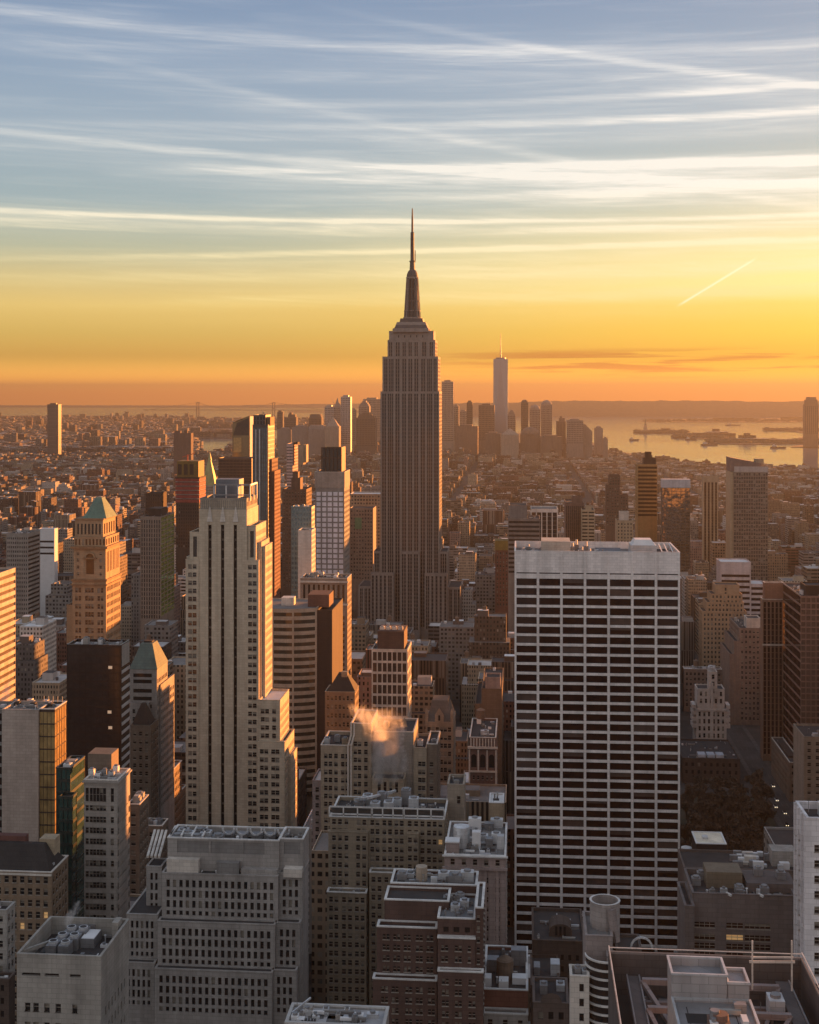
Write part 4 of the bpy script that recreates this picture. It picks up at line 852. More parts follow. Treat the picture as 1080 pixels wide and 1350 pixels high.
# ---- the big rooftop at the bottom corner
def corner_roof():
    yf = 205; y = 120; b = new('tower_rooftop', 'large tower rooftop with steel trusses, dark wells and a pale penthouse block', 930, yf, 'large trussed rooftop', 'skyscraper')
    z1 = Z(1258, yf, 930); x0, x1 = X(802, yf), X(1058, yf); w = mat('dim_grey_wall', (.085, .078, .077)); rl = mat('parapet_metal', (.17, .165, .165), .5)
    zr = z1 - 6.5
    pa = b.P('wall')
    FOOT.append((x0, x1, y, yf)); BOXES.append((x0, x1, y, yf, 0, z1))
    for a, c in (((x0, y), (x1, y)), ((x0, yf), (x1, yf)), ((x0, y), (x0, yf)), ((x1, y), (x1, yf))): pa.poly([(*a, 0), (*c, 0), (*c, z1), (*a, z1)], w)
    t = .3
    for a, c in (((x0 + t, yf - t), (x1 - t, yf - t)), ((x0 + t, y), (x0 + t, yf - t)), ((x1 - t, y), (x1 - t, yf - t))): pa.poly([(*a, zr), (*c, zr), (*c, z1 - .3), (*a, z1 - .3)], w)
    b.P('roof').poly([(x0, y, zr), (x1, y, zr), (x1, yf, zr), (x0, yf, zr)], ROOF_D)
    for nm, bx in (('parapet', (x0, x1, yf - t, yf)), ('parapet', (x0, x0 + t, y, yf - t)), ('parapet', (x1 - t, x1, y, yf - t))): b.one(nm, lambda mb, bx=bx: mb.box(*bx, z1 - .3, z1 + .02, rl, True))
    def rail(mb):
        for i in range(26):
            yy = y + (yf - y) * i / 25; mb.bar((x0 + .1, yy, z1), (x0 + .1, yy, z1 + .75), .12, COPING)
        mb.bar((x0 + .1, y, z1 + .75), (x0 + .1, yf, z1 + .75), .14, COPING); mb.bar((x1 - .1, y, z1 + .75), (x1 - .1, yf, z1 + .75), .14, COPING); mb.bar((x0, yf - .2, z1 + .6), (x1, yf - .2, z1 + .6), .12, COPING)
    b.one('railing', rail)
    b.one('track', lambda mb: (mb.box(x0 + 2.4, x0 + 4.6, y, yf - 3, z1 - 2.6, z1 - 2.4, w), mb.box(x0 + 2.5, x0 + 2.7, y, yf - 3, z1 - 2.4, z1 - 2.15, rl), mb.box(x0 + 4.3, x0 + 4.5, y, yf - 3, z1 - 2.4, z1 - 2.15, rl)))
    b.one('track', lambda mb: (mb.box(x1 - 4.6, x1 - 2.4, y, yf - 3, z1 - 2.6, z1 - 2.4, w), mb.box(x1 - 2.7, x1 - 2.5, y, yf - 3, z1 - 2.4, z1 - 2.15, rl)))
    pr = lambda px, py, zz: (lambda yy: (X(px, yy), yy))((EYE - zz) * FPX / (py - HY) * (1 - 0))
    dk = mat('plum_steel', (.20, .17, .165), .6)
    zb = z1 - 1.5
    for a, e in ((812, 1262), (1040, 1265)): pass
    for k in range(5):
        yy = yf - 6 - k * 9; b.one('truss', lambda mb, yy=yy: (mb.bar((x0 + 4.6, yy, zb - .3), (X(905, yy), yy, zb - .3), .8, dk), mb.bar((x0 + 4.6, yy, zb - 3.6), (X(905, yy), yy, zb - 3.6), .7, dk), mb.bar((x0 + 4.6, yy, zb - .4), (X(880, yy), yy - 8, zb - 3.6), .6, dk)))
        b.one('truss', lambda mb, yy=yy: (mb.bar((X(985, yy), yy, zb - .6), (x1 - 4.6, yy, zb - .6), .8, dk), mb.bar((X(985, yy), yy, zb - 3.9), (x1 - 4.6, yy, zb - 3.9), .7, dk), mb.bar((X(1000, yy), yy - 6, zb - 3.9), (x1 - 4.6, yy, zb - .7), .6, dk)))
    # penthouse with sunken tray roof
    ya = 176; q0, q1 = X(886, ya), X(959, ya); zp = Z(1284, ya, 920); yb2 = 181.4
    pw = mat('penthouse_panel', (.33, .31, .305), .6, .12)
    b.mass(q0, q1, ya, yb2, zr, zp, pw, roof=mat('cool_grey_roof', (.22, .22, .23), .6), par=1.2, cop=GALV, part='penthouse', t=.18)
    # lower deck in front
    zd = Z(1316, ya, 930)
    b.mass(q0, X(989, ya), 128, ya - .05, zr, zd, pw, roof=mat('smooth_grey_roof', (.27, .27, .28), .5, .12), par=.5, cop=GALV, part='lower_deck', t=.2)
    b.mass(q1 + .1, X(988, ya), ya + .05, ya + 4.5, zr, zd + 2.2, pw, roof=mat('smooth_grey_roof', (.27, .27, .28)), par=.6, cop=GALV, part='side_deck', t=.18)
    b.one('exhaust_fan', lambda mb: (mb.box(X(945, 168) - 1, X(945, 168) + 1.6, 167, 169.5, zd - .5, zd + .9, mat('rusty_housing', (.16, .10, .08))), mb.tube((X(950, 168), 168.2), 1.0, zd + .9, zd + 1.7, mat('rusty_housing', (.16, .10, .08)), 12), mb.tube((X(943, 168), 168.4), .6, zd + .9, zd + 2.0, STEEL, 10)))
    b.one('roof_hatch', lambda mb: mb.box(X(954, 158), X(976, 158), 157, 158.6, zd - .5, zd + .25, GALV)); b.one('roof_unit', unit(X(978, 170), X(986, 170), 169, 171, zd - .5, .9, ROOF_W, False))
    b.one('gantry', lambda mb: ([mb.bar((X(px, 198), 198, z1 - 2), (X(px, 198), 198, Z(1240, 198, px)), .22, PALE) for px in (992, 1044)], mb.bar((X(988, 198), 198, Z(1268, 198, 990)), (X(1048, 198), 198, Z(1268, 198, 1045)), .3, PALE), mb.bar((X(990, 198), 198, Z(1262, 198, 990)), (X(1046, 198), 198, Z(1262, 198, 1045)), .2, PALE)))
    b.one('cooling_unit', unit(X(1010, 196), X(1030, 196), 193, 196, z1 - 4, 2.6, GALV))
    for i, (px, yy, m) in enumerate(((848, 192, STEEL), (862, 186, dk), (872, 176, STEEL), (840, 176, dk), (1005, 184, dk), (1020, 176, STEEL), (1034, 186, dk), (1015, 166, STEEL))): b.one('plant_unit', unit(X(px, yy) - 1.2, X(px, yy) + 1.2, yy, yy + 2.6, zr, 2.4, m))
    clutter(b, q0 + .6, X(986, ya), 150, ya - 1, zd - .5, 12, 15); clutter(b, x0 + 5, q0 - 1, 150, yf - 2, zr, 40, 16, (STEEL, dk, GREY, GALV)); clutter(b, X(995, 185), x1 - 5, 150, yf - 2, zr, 40, 17, (STEEL, dk, GREY, GALV)); clutter(b, q0, x1 - 6, ya + 8, yf - 2, zr, 26, 18, (STEEL, dk, GREY))
    b.see(800, 1080, 1350, yf, 1310); b.done()
corner_roof()
def dark_right_block():
    y = 335; b = new('dark_panel_building', 'dark mauve building with a blank upper wall above a strip of windows', 970, y, 'dark mauve blank walled building', 'office building')
    x0, x1, z1 = dims(913, 1050, 1179, y); m = mat('mauve_panel', (.135, .115, .11)); z = lambda p: Z(p, y, 970)
    b.mass(x0, x1, y, y + 17, 0, z1, m, N=dict(c=[(.5, 5.5), (8.3, 12.4), (12.8, 19), (19.4, 25.4)], r=[(z(1224), z(1217))] + [(z(1240 + 12 * i), z(1232.5 + 12 * i)) for i in range(6)], rec=.4, st='lit', gl=G_BROWN), E=dict(c=even(2, .5), r=rows(5, .4, 9, 80), st='plain'), roof=ROOF_D, par=1.2)
    b.mass(X(903, y - 4), x0 - .02, y - 4, y + 12, 0, z(1188), m, roof=ROOF_D, par=1)
    zr = z1 - 1.2
    b.one('penthouse', lambda mb: mb.box(X(931, y + 8), X(978, y + 8), y + 7, y + 14, zr, Z(1148, y + 8, 950), mat('khaki_panel', (.16, .13, .095))))
    b.one('roof_deck', lambda mb: mb.box(X(984, y + 6), X(1048, y + 6), y + 5, y + 14, zr, zr + 2.2, m))
    for px, dd in ((975, 3), (1008, 3), (1030, 8), (1000, 10), (918, 8), (925, 12)): b.one('roof_unit', unit(X(px, y + dd) - 1, X(px, y + dd) + 1.2, y + dd, y + dd + 2.2, zr + (2.2 if dd > 4 and px > 980 else 0), 1.8, STEEL))
    for px in (958, 1000): b.one('window_davit', lambda mb, px=px: mb.bar((X(px, y), y + .6, z1), (X(px + 6, y), y - .6, z1 - .2), .5, COPING))
    clutter(b, x0 + .6, x1 - .6, y + .7, y + 4.6, zr, 20, 13)
    b.see(902, 1050, 1260, y, 1200); b.done()
dark_right_block()
def white_edge():
    y = 300; b = new('white_stone_building', 'white stone building with small square windows at the edge of the view', 1070, y, 'white stone edge building', 'building')
    x0 = X(1064, y); z1 = Z(1078, y, 1070); w = mat('white_stone', (.62, .60, .61), var=.12)
    b.mass(x0, X(1180, y), y, y + 12, 0, z1, w, N=dict(c=[(1.6 + 3.1 * i, 2.7 + 3.1 * i) for i in range(6)], r=rows(3.4, .45, 6, 60), rec=.3, st='sash'), E=dict(c=even(4, .3), r=rows(3.4, .45, 6, 60), rec=.2, st='sash', gl=mat('pale_shutter', (.5, .48, .47))), roof=ROOF_D, par=1.6, cop=w)
    for dd in (0, 4, 8, 11.5): b.one('pilaster', lambda mb, dd=dd: mb.box(x0 - .5, x0 - .01, y + dd, y + dd + .6, 0, z1 - .3, w))
    b.one('flagpole', lambda mb: mb.tube((x0 + 1.2, y + 4), .08, z1, z1 + 2.5, STEEL, 6)); b.one('roof_unit', unit(x0 + 4, x0 + 9, y + 4, y + 8, z1 - 1.6, 3, GALV))
    b.see(1050, 1080, 1290, y, 1150); b.done()
white_edge()
def white_box():
    y = 490; b = new('black_box_building', 'small black box building with a bright white flat roof near the bare trees', 935, y, 'black box with white roof', 'building')
    x0, x1, z1 = dims(918, 958, 1112, y); m = mat('black_wall', (.025, .02, .02))
    b.mass(x0, x1, y, y + 13, 0, z1, m, N=G(6, .4, 3.5, .4, 3, 50, st='dark'), E=None, roof=mat('warm_white_roof', (.68, .62, .50), .8, .1), par=.25, cop=ROOF_W)
    b.one('round_vent', lambda mb: mb.tube((x0 - 3, y + 4), 2, z1 - 12, z1 - 3, GALV, 14)); b.one('skylight', lambda mb: mb.box(x0 + 3, x0 + 5, y + 5, y + 8, z1 - .3, z1 + .5, GALV))
    b.see(908, 960, 1135, y, 1115); b.done()
    y = 470; b = new('low_service_building', 'low building crowded with white rooftop boxes beside the black box building', 1000, y, 'roof crowded with white boxes', 'building')
    x0, x1, z1 = dims(902, 1062, 1146, y); rng = random.Random(5)
    b.mass(x0, x1, y, y + 19, 0, z1, mat('dusky_stone', (.12, .095, .085)), N=GP(4, .5, 3.6, .45, 3, 60, st='dark'), roof=ROOF_D, par=.8)
    for i in range(34):
        px, dd = rng.uniform(962, 1056), rng.uniform(1, 16); w = rng.uniform(.7, 2.0); b.one('roof_box', unit(X(px, y + dd) - w, X(px, y + dd) + w, y + dd, y + dd + rng.uniform(1, 2.4), z1 - .8, rng.uniform(.8, 2.6), rng.choice((ROOF_W, GALV, STEEL, PALE)), False))
    b.one('penthouse', lambda mb: mb.box(X(1018, y + 6), X(1050, y + 6), y + 6, y + 13, z1 - .8, z1 + 4.6, CONC))
    b.see(902, 1062, 1146, y, 1146); b.done()
white_box()
# ------------------------------------------------------------------ further towers, table style
def tower(name, label, phrase, px0, px1, pyt, y, pxs, m, N, S=None, roof=ROOF_D, par=1.0, cop=None, pyb=None, steps=(), cat='building', units=0, extra=None, zlo=0, tanks=0, bulk=None, group=None):
    """a straight tower: north face px0..px1 at distance y; pxs = photo column of the far edge of its visible side"""
    b = new(name, label, (px0 + px1) / 2, y, phrase, cat, group)
    x0, x1, z1 = dims(px0, px1, pyt, y)
    left = (px0 + px1) / 2 < 690
    if pxs is None: yb = y + 30
    elif pxs > 3000: yb = y + pxs - 3000
    else: yb = Yat(pxs, x1 if left else x0)
    b.mass(x0, x1, y, yb, zlo, z1, m, N=N, W=S if left else None, E=None if left else S, roof=roof, par=par, cop=cop)
    zr = z1 - par
    rng = random.Random(int(px0 * 13 + y))
    for (a, e, p, d0, d1, mm, nn) in steps:      # extra masses: pixel span, top, offset of front and back from y
        b.mass(X(a, y + d0), X(e, y + d0), y + d0, (yb if d1 is None else y + d1), 0 if d0 < 0.5 else zr - .2, Z(p, y + d0, (a + e) / 2), mm or m, N=nn, W=S if left and d0 < 0.5 else None, roof=roof, par=.8, cop=cop)
    if y < 1200 and par: clutter(b, x0 + .6, x1 - .6, y + .7, max(y + 2.5, yb - .7), zr, int(min(26, (x1 - x0) * .8)), int(px0 + y))
    if bulk:
        a, e, h, mm = bulk; b.one('penthouse', lambda mb: mb.box(x0 + (x1 - x0) * a, x0 + (x1 - x0) * e, y + (yb - y) * .3, y + (yb - y) * .75, zr, zr + h, mm))
    for i in range(units):
        w = rng.uniform(1.2, 3.2); cx = rng.uniform(x0 + 3, x1 - 3) if x1 - x0 > 8 else (x0 + x1) / 2; cy = rng.uniform(y + 3, yb - 4); h = rng.uniform(1.2, 3.2)
        b.one('roof_unit', unit(cx - w / 2, cx + w / 2, cy, cy + 2.6, zr, h, rng.choice((GALV, STEEL, ROOF_W, CONC)), i % 2 == 0))
    for i in range(tanks): tank(b, rng.uniform(x0 + 4, x1 - 4), rng.uniform(y + 6, yb - 5), zr, 2.2, 4)
    if extra: extra(b, x0, x1, y, yb, z1)
    b.see(min(px0, pxs if pxs and pxs < 3000 else px0), max(px1, pxs if pxs and pxs < 3000 else px1), pyb or pyt + 100, y, (pyt + (pyb or pyt + 100)) / 2)
    return b.done()
def pyramid(b, x0, x1, y0, y1, z0, z1, m, ridge=0.12, name='pyramid_roof'):
    cx, cy, rx, ry = (x0 + x1) / 2, (y0 + y1) / 2, (x1 - x0) / 2 * ridge, (y1 - y0) / 2 * ridge
    b.one(name, lambda mb: mb.frustum(x0, x1, y0, y1, z0, cx - rx, cx + rx, cy - ry, cy + ry, z1, m))
km = lambda px, y: T(px, y) / FPX

# ---- left side
def mercantile():
    y = 750; b = new('tan_tower', 'ornate tan brick tower with green copper pyramid roof and a tall arched window', 120, y, 'copper pyramid tan tower', 'skyscraper')
    m = mat('golden_brick', (.31, .225, .145)); dm = mat('ornament_brick', (.24, .15, .085)); z = lambda p, yy=y: Z(p, yy, 120); k = km(120, y); fl = 10.6 * k
    x0, x1 = X(95.5, y), X(140, y); yb = Yat(159, x1)
    c1 = [((p - 95.5) * k, (p - 95.5 + 3.4) * k) for p in (99.5, 104, 113, 117, 121, 129.5, 134)]
    sd = dict(c=pairs(5, 1.5, 1.2, 1), r=rows(fl, .55, 4, z(860)), st='sash', rec=.35)
    b.mass(x0, x1, y, yb, 0, z(765), m, N=dict(c=c1, r=rows(fl, .6, 4.4, z(860)), st='sash', rec=.4), W=sd, par=.4)
    b.mass(x0 + .6, x1 - .4, y + .6, yb - .6, z(765) - .5, z(721), m, N=dict(c=[((p - 96.5) * k, (p - 96.5 + 3) * k) for p in (101, 131.5)], r=rows(9 * k, .45, 3, 0), st='sash'), W=dict(c=pairs(4, 1.3, 1.2, 1), r=[(z(755), z(728))], rec=.6, st='dark'), par=.4)
    xc = X(118.5, y); r = 5.2 * k
    b.one('arched_window', lambda mb: mb.poly([(xc - r, y + .5, z(757)), (xc + r, y + .5, z(757)), (xc + r, y + .5, z(735))] + [(xc + r * math.cos(math.pi * i / 10), y + .5, z(735) + r * math.sin(math.pi * i / 10)) for i in range(1, 10)] + [(xc - r, y + .5, z(735))], G_DARK))
    b.one('arch_surround', lambda mb: [mb.bar((xc + 1.2 * r * math.cos(math.pi * i / 8), y + .3, z(735) + 1.2 * r * math.sin(math.pi * i / 8)), (xc + 1.2 * r * math.cos(math.pi * (i + 1) / 8), y + .3, z(735) + 1.2 * r * math.sin(math.pi * (i + 1) / 8)), .9, m) for i in range(8)])
    b.one('balcony', lambda mb: mb.box(xc - 1.7 * r, xc + 1.7 * r, y - .6, y + .4, z(736) - .5, z(736) + .4, dm))
    for p, e, h in ((722, .9, 1.4), (765, .6, 1.2), (771, .8, .7)): b.one('cornice', lambda mb, p=p, e=e, h=h: mb.box(x0 - e, x1 + e, y - e, yb + e, z(p) - h / 2, z(p) + h / 2, dm, True))
    b.mass(x0 + .8, x1 - .6, y + 1, yb - 1, z(721) - .5, z(708), m, N=dict(c=even(9, .5), r=[(z(719), z(711))], st='dark'), W=dict(c=even(6, .5), r=[(z(719), z(711))], st='dark'), par=.6)
    a0, a1, ya, ye = X(99, y + 2), X(136, y + 2), y + 2, yb - 2
    b.mass(a0, a1, ya, ye, z(708) - 1, z(685), m, N=dict(c=even(7, .5, .8), r=[(z(705), z(691))], st='dark', rec=.6), W=dict(c=even(5, .5, .8), r=[(z(705), z(691))], st='dark', rec=.6), par=.5)
    b.one('cornice', lambda mb: mb.box(a0 - .6, a1 + .6, ya - .6, ye + .6, z(686), z(684), dm, True))
    pyramid(b, X(109, y + 4), X(148, y + 4) - 3.4, y + 4, yb - 3, z(684.5), z(658), COPPER, .25)
    b.mass(X(88, y + 6), x0 - .02, y + 6, yb, 0, z(800), m, N=None, par=.8)
    b.see(88, 160, 850, y, 740); b.done()
mercantile()
tower('black_glass_box', 'plain black glass office box with pale slatted west side', 'black glass box', 88, 159.5, 850, 560, 171, mat('black_glass_wall', (.028, .018, .015), .25, .1),
      G(9, .9, 3.7, .8, 1.4, 70, .6, st='plain', gl=glass('smoked_glass', (.028, .02, .018), .12), rec=.12), dict(c=even(1, .96), r=rows(3.75, .42, 11, 60), st='plain', gl=GALV, rec=-.25), roof=ROOF_G, pyb=1000, units=5, cat='office building',
      extra=lambda b, x0, x1, y, yb, z1: (b.one('top_panel', lambda mb: mb.box(x1 + .02, x1 + .25, y + 1, yb - 1, z1 - 9.5, z1 - .4, CONC)), [b.one('lit_room', lambda mb, p=p: mb.box(X(p[0], y), X(p[0] + 5, y), y - .03, y + .02, Z(p[1] + 4, y), Z(p[1], y), emit('office_light', (1, .75, .5), .022))) for p in ((143, 885), (142, 945), (143, 966))]))
def copper_hip():
    y = 620; b = new('copper_roofed_tower', 'grey office tower under a truncated green copper hip roof lit on one edge', 190, y, 'copper roofed office tower', 'office building')
    m = mat('grey_granite', (.27, .25, .235)); x0, x1 = X(171.5, y), X(207, y); z = lambda p: Z(p, y, 190); yb = Yat(221, x1)
    w = GP(2.6, .6, 3.7, .5, 5, 60, st='office'); 
    b.mass(x0, x1, y, yb, 0, z(882), m, N=dict(c=[(1.6, 10.6)], r=[(z(893), z(888)), (z(901), z(896))] + rows(3.7, .5, 9.5, 60)(0, z(882)), st='plain'), W=w, par=.6)
    pyramid(b, x0 - .3, x1 + .3, y - .3, yb + .3, z(882) - .1, z(851), mat('dull_patina', (.115, .15, .135), .8, .25), .42, 'hip_roof'); b.one('roof_hatch', lambda mb: mb.box((x0 + x1) / 2 - 2, (x0 + x1) / 2 + 2, (y + yb) / 2 - 2, (y + yb) / 2 + 2, z(851), z(849), DKBR))
    b.mass(x1 + .02, X(212, y + 4), y + 4, yb + 10, 0, z(905), m, N=None, W=w, par=.8)
    b.mass(X(171.5, y - 3), X(196, y - 3), y - 3, y - .02, 0, z(925), m, N=GP(2.6, .5, 3.7, .5, 3, 60), par=.8)
    b.mass(X(172, y - 16), X(199, y - 16), y - 16, y - 3.02, 0, z(945), mat('umber_stone', (.17, .13, .10)), N=GP(2.8, .5, 3.7, .5, 3, 50), W=GP(2.8, .5, 3.7, .5, 3, 50), par=.8)
    pyramid(b, X(174, y - 15), X(197, y - 15), y - 15, y - 5, z(945), z(920), DKBR, .2, 'hip_roof')
    b.see(171, 229, 1005, y, 900); b.done()
copper_hip()
tower('orange_lit_tower', 'office tower at the edge whose banded west wall glows orange in the low sun', 'orange banded tower', -90, -12, 759, 650, 20.5, mat('banded_stone', (.42, .36, .30)), None, dict(c=even(1, .985), r=rows(3.9, .46, 2.4, 60), st='plain', rec=.5, gl=glass('amber_band_glass', (.16, .12, .09), .2, .3)), pyb=925, units=3, cat='office building')
def gold_corner():
    y = 470; b = new('gold_glass_building', 'blank beige walled building with a gold reflecting glass corner', 45, y, 'gold glass corner building', 'office building')
    z = lambda p: Z(p, y, 45); m = mat('beige_panel', (.36, .30, .26), var=.1); x0, x1 = X(-40, y), X(72.5, y); yb = Yat(88, x1)
    b.mass(x0, X(4, y), y, yb, 0, z(936), GREY, N=G(4, .9, 3.9, .7, 1.5, 50, st='plain'), roof=ROOF_G, par=1.2)
    b.mass(X(4.02, y), X(52, y), y - 1, yb, 0, z(935), m, N=None, roof=ROOF_G, par=1.2)
    gs = lambda n: dict(c=even(n, .93), r=rows(4.6, .9, 1.2, 50), st='plain', gl=G_GOLD, rec=.12)
    b.mass(X(52.02, y), x1, y, yb, 0, z(934), DKBR, N=gs(4), W=gs(5), roof=ROOF_G, par=1.2, cop=PALE)
    for i in range(9):
        px = 6 + i * 7.4; b.one('roof_unit', unit(X(px, y + 8) - .9, X(px, y + 8) + .9, y + 6 + (i * 7) % 11, y + 8 + (i * 7) % 11, z(935) - 1.2, 1.0 + (i % 3) * .3, (GALV, STEEL, ROOF_D)[i % 3], False))
    for p in (1, 1.6): pass
    b.one('roof_rail', lambda mb: [mb.bar((X(58 + i * 6, yb - 2), yb - 2, z(934)), (X(58 + i * 6, yb - 2), yb - 2, z(934) + 2.2), .2, STEEL) for i in range(5)])
    clutter(b, X(2, y), X(70, y), y + .8, yb - .8, z(935) - 1.2, 26, 20)
    b.see(0, 88, 1095, y, 1000); b.done()
gold_corner()
tower('green_glass_building', 'dim green glass building wedged between beige panels and grey stone tower', 'green glass building', 74, 93, 1012, 440, 112, mat('dark_green_frame', (.03, .04, .036), .4), G(3, .9, 4, .75, .8, 50, st='plain', gl=G_GREEN), dict(c=even(1, .96), r=rows(4.2, .74, .9, 50), st='plain', gl=G_GREEN, rec=.15), pyb=1180, units=2, steps=((77, 95, 1050, -5, -.02, None, G(3, .9, 4, .75, .8, 50, st='plain', gl=G_GREEN)),))
def stone_tower():
    y = 430; b = new('grey_stone_tower', 'grey stone office tower with tall slots under its cornice', 140, y, 'grey slotted stone tower', 'office building')
    m = mat('cool_stone', (.275, .25, .225)); z = lambda p: Z(p, y, 135); k = km(135, y); x0, x1 = X(111, y), X(155, y); yb = Yat(171.5, x1); fl = 14.4 * k
    cs = [((p - 111) * k, (p - 111 + 4.2) * k) for p in (113, 118.5, 123, 127.5, 132, 136.5, 147)]
    b.mass(x0, x1, y, yb, 0, z(1028), m, N=dict(c=cs, r=[(z(1057), z(1039)), (z(1069), z(1062))] + rows(fl, .52, (z(1028) - z(1077)), 45)(0, z(1028)), st='office', rec=.45), W=dict(c=pairs(5, 1.5, 1.0, 1), r=rows(fl, .55, 9, 40), st='office', rec=.45), roof=ROOF_G, par=.8, cop=PALE)
    b.one('cornice', lambda mb: mb.box(x0 - .5, x1 + .6, y - .6, yb + .5, z(1032), z(1030), m, True))
    b.one('penthouse', lambda mb: mb.box(X(116, y + 12), X(147, y + 12), y + 12, y + 20, z(1028) - .8, z(1028) + 5.2, mat('umber_stone', (.17, .13, .10))))
    for i, (px, dd, h) in enumerate(((120, 5, 2.6), (128, 4, 1.6), (137, 6, 2.2), (146, 5, 1.8), (152, 10, 2.4), (143, 14, 2))): b.one('roof_unit', unit(X(px, y + dd) - .9, X(px, y + dd) + .9, y + dd, y + dd + 2, z(1028) - .8, h, (GALV, ROOF_W, STEEL)[i % 3]))
    clutter(b, x0 + .6, x1 - .6, y + .8, yb - .8, z(1028) - .8, 26, 21)
    b.see(110, 172, 1205, y, 1110); b.done()
stone_tower()
tower('brown_mansard_building', 'low brown stone building with a dark mansard roof beneath a red penthouse', 'brown mansard building', -50, 68, 1148, 400, 90, mat('fawn_stone', (.20, .145, .10)), GP(2.6, .55, 3.6, .55, 1.6, 45, st='lit'), GP(2.6, .5, 3.6, .5, 2, 45), par=.5, pyb=1225, cop=PALE,
      extra=lambda b, x0, x1, y, yb, z1: (b.one('mansard_roof', lambda mb: mb.frustum(x0, x1 - .8, y + .6, yb - 1, z1 - .4, x0, x1 - 5, y + 7, yb - 6, Z(1112, y + 7, 30), mat('sooty_slate', (.035, .03, .028)))),
                                          b.one('penthouse', lambda mb: mb.box(X(-30, y + 12), X(38, y + 12), y + 12, yb - 6, Z(1118, y + 12, 20), Z(1098, y + 12, 20), mat('rust_panel', (.13, .06, .05)))),
                                          b.one('stair_house', lambda mb: mb.box(X(52, y + 9), X(72, y + 9), y + 9, y + 14, Z(1135, y + 9, 60), Z(1106, y + 9, 60), BUFF)), b.one('attic_storey', lambda mb: mb.box(x0, x1 + .1, y - .3, y + .2, z1 - 1.2, z1 - .6, PALE))))
tower('small_grey_building', 'small grey grid fronted building at the lower edge below the brown mansard', 'small grey edge building', -40, 9, 1199, 330, 20, CONC, GP(2.2, .6, 3.2, .5, 1.5, 60), GP(2.2, .55, 3.2, .5, 1.5, 60), pyb=1290, units=2)
tower('low_stepped_dark_building', 'sooty dark building below the small grey edge building', None, -40, 12, 1290, 320, 20, mat('soot_brown', (.075, .055, .046)), GP(2.4, .4, 3.2, .5, 1.5, 60, st='dark'), None, pyb=1345)
for i, (a, e, p, y, s_, mm, ph, lb) in enumerate(((176, 214, 1088, 560, 222, 'umber_stone', 'umber setback building', 'umber stone building with a light cornice behind the grey stone tower'),
        (186, 212, 1032, 640, 240, 'fawn_stone', None, 'fawn stone block with small roof units below the truncated copper roof'),
        (168, 184, 1060, 500, 196, 'umber_stone', None, 'narrow umber building squeezed beside the grey stone tower'),
        (205, 232, 1050, 720, 246, 'fawn_stone', None, 'fawn building lying just left of the three striped tower'))):
    tower('stone_office_building', lb, ph, a, e, p, y, s_, mat(mm, (.17, .13, .10)), GP(2.8, .5, 3.7, .5, 3, 20), GP(2.8, .5, 3.7, .5, 3, 20), roof=ROOF_G, cop=PALE, pyb=p + 60, units=4, tanks=i % 2)

# ---- between the striped tower and the spire
def curved_glass():
    y = 760; b = new('banded_office_building', 'office building of pale spandrel bands and dark glass with a gentle curved front', 385, y, 'curved banded office building', 'office building')
    sp = mat('cream_spandrel', (.33, .29, .235), .6); z = lambda p: Z(p, y, 385); x0, x1 = X(338, y), X(416, y); L = x1 - x0; fl = 9.9 * km(385, y)
    n = 8; cur = lambda t: y + 5.5 * (2 * t - 1) ** 2 * (1 if t > .5 else .35)
    z1 = z(803)
    for i in range(32):
        zz = z1 - fl * i
        if zz < 30: break
        def band(mb, zz=zz, i=i):
            for j in range(n):
                t0, t1 = j / n, (j + 1) / n; p, q = (x0 + L * t0, cur(t0)), (x0 + L * t1, cur(t1))
                mb.poly([(*p, zz - fl * .5), (*q, zz - fl * .5), (*q, zz), (*p, zz)], sp); e = .35
                mb.poly([(*p, zz - fl * .5), (*q, zz - fl * .5), (q[0], q[1] + e, zz - fl * .5), (p[0], p[1] + e, zz - fl * .5)], sp); mb.poly([(*p, zz), (*q, zz), (q[0], q[1] + e, zz), (p[0], p[1] + e, zz)], sp)
        def gl(mb, zz=zz):
            for j in range(n):
                t0, t1 = j / n, (j + 1) / n; p, q = (x0 + L * t0, cur(t0) + .3), (x0 + L * t1, cur(t1) + .3)
                mb.poly([(*p, zz - fl), (*q, zz - fl), (*q, zz - fl * .5), (*p, zz - fl * .5)], glass('dusk_glass', (.05, .045, .035), .1, .15))
        b.one('spandrel_band', band); b.one('window', gl)
    def mull(mb, t): mb.box(x0 + L * t - .5, x0 + L * t + .5, cur(t) - .15, cur(t) + .5, 20, z1, sp)
    for t in (.02, .28, .62, .985): b.one('mullion', lambda mb, t=t: mull(mb, t))
    b.mass(x0, x1, y + 6, y + 40, 0, z1, sp, N=None, W=None, roof=ROOF_G, par=.6)
    b.one('roof_slab', lambda mb: mb.poly([(x0 + L * j / n, cur(j / n), z1 + .1) for j in range(n + 1)] + [(x1, y + 6.2, z1 + .1), (x0, y + 6.2, z1 + .1)], ROOF_G))
    b.one('penthouse', lambda mb: mb.box(X(371, y + 16), X(387, y + 16), y + 16, y + 24, z1 - .6, z1 + 4, PALE))
    b.mass(x1 + .05, X(438, y + 6), y + 6, y + 52, 0, z(806), DKBR, W=None, roof=ROOF_D, par=.8)
    b.one('brown_lift_house', lambda mb: mb.box(X(406, y + 12), X(434, y + 12), y + 12, y + 30, z1 - .6, Z(784, y + 12, 420), mat('rust_brown', (.12, .065, .05))))
    b.see(338, 438, 1010, y, 900); b.done()
curved_glass()
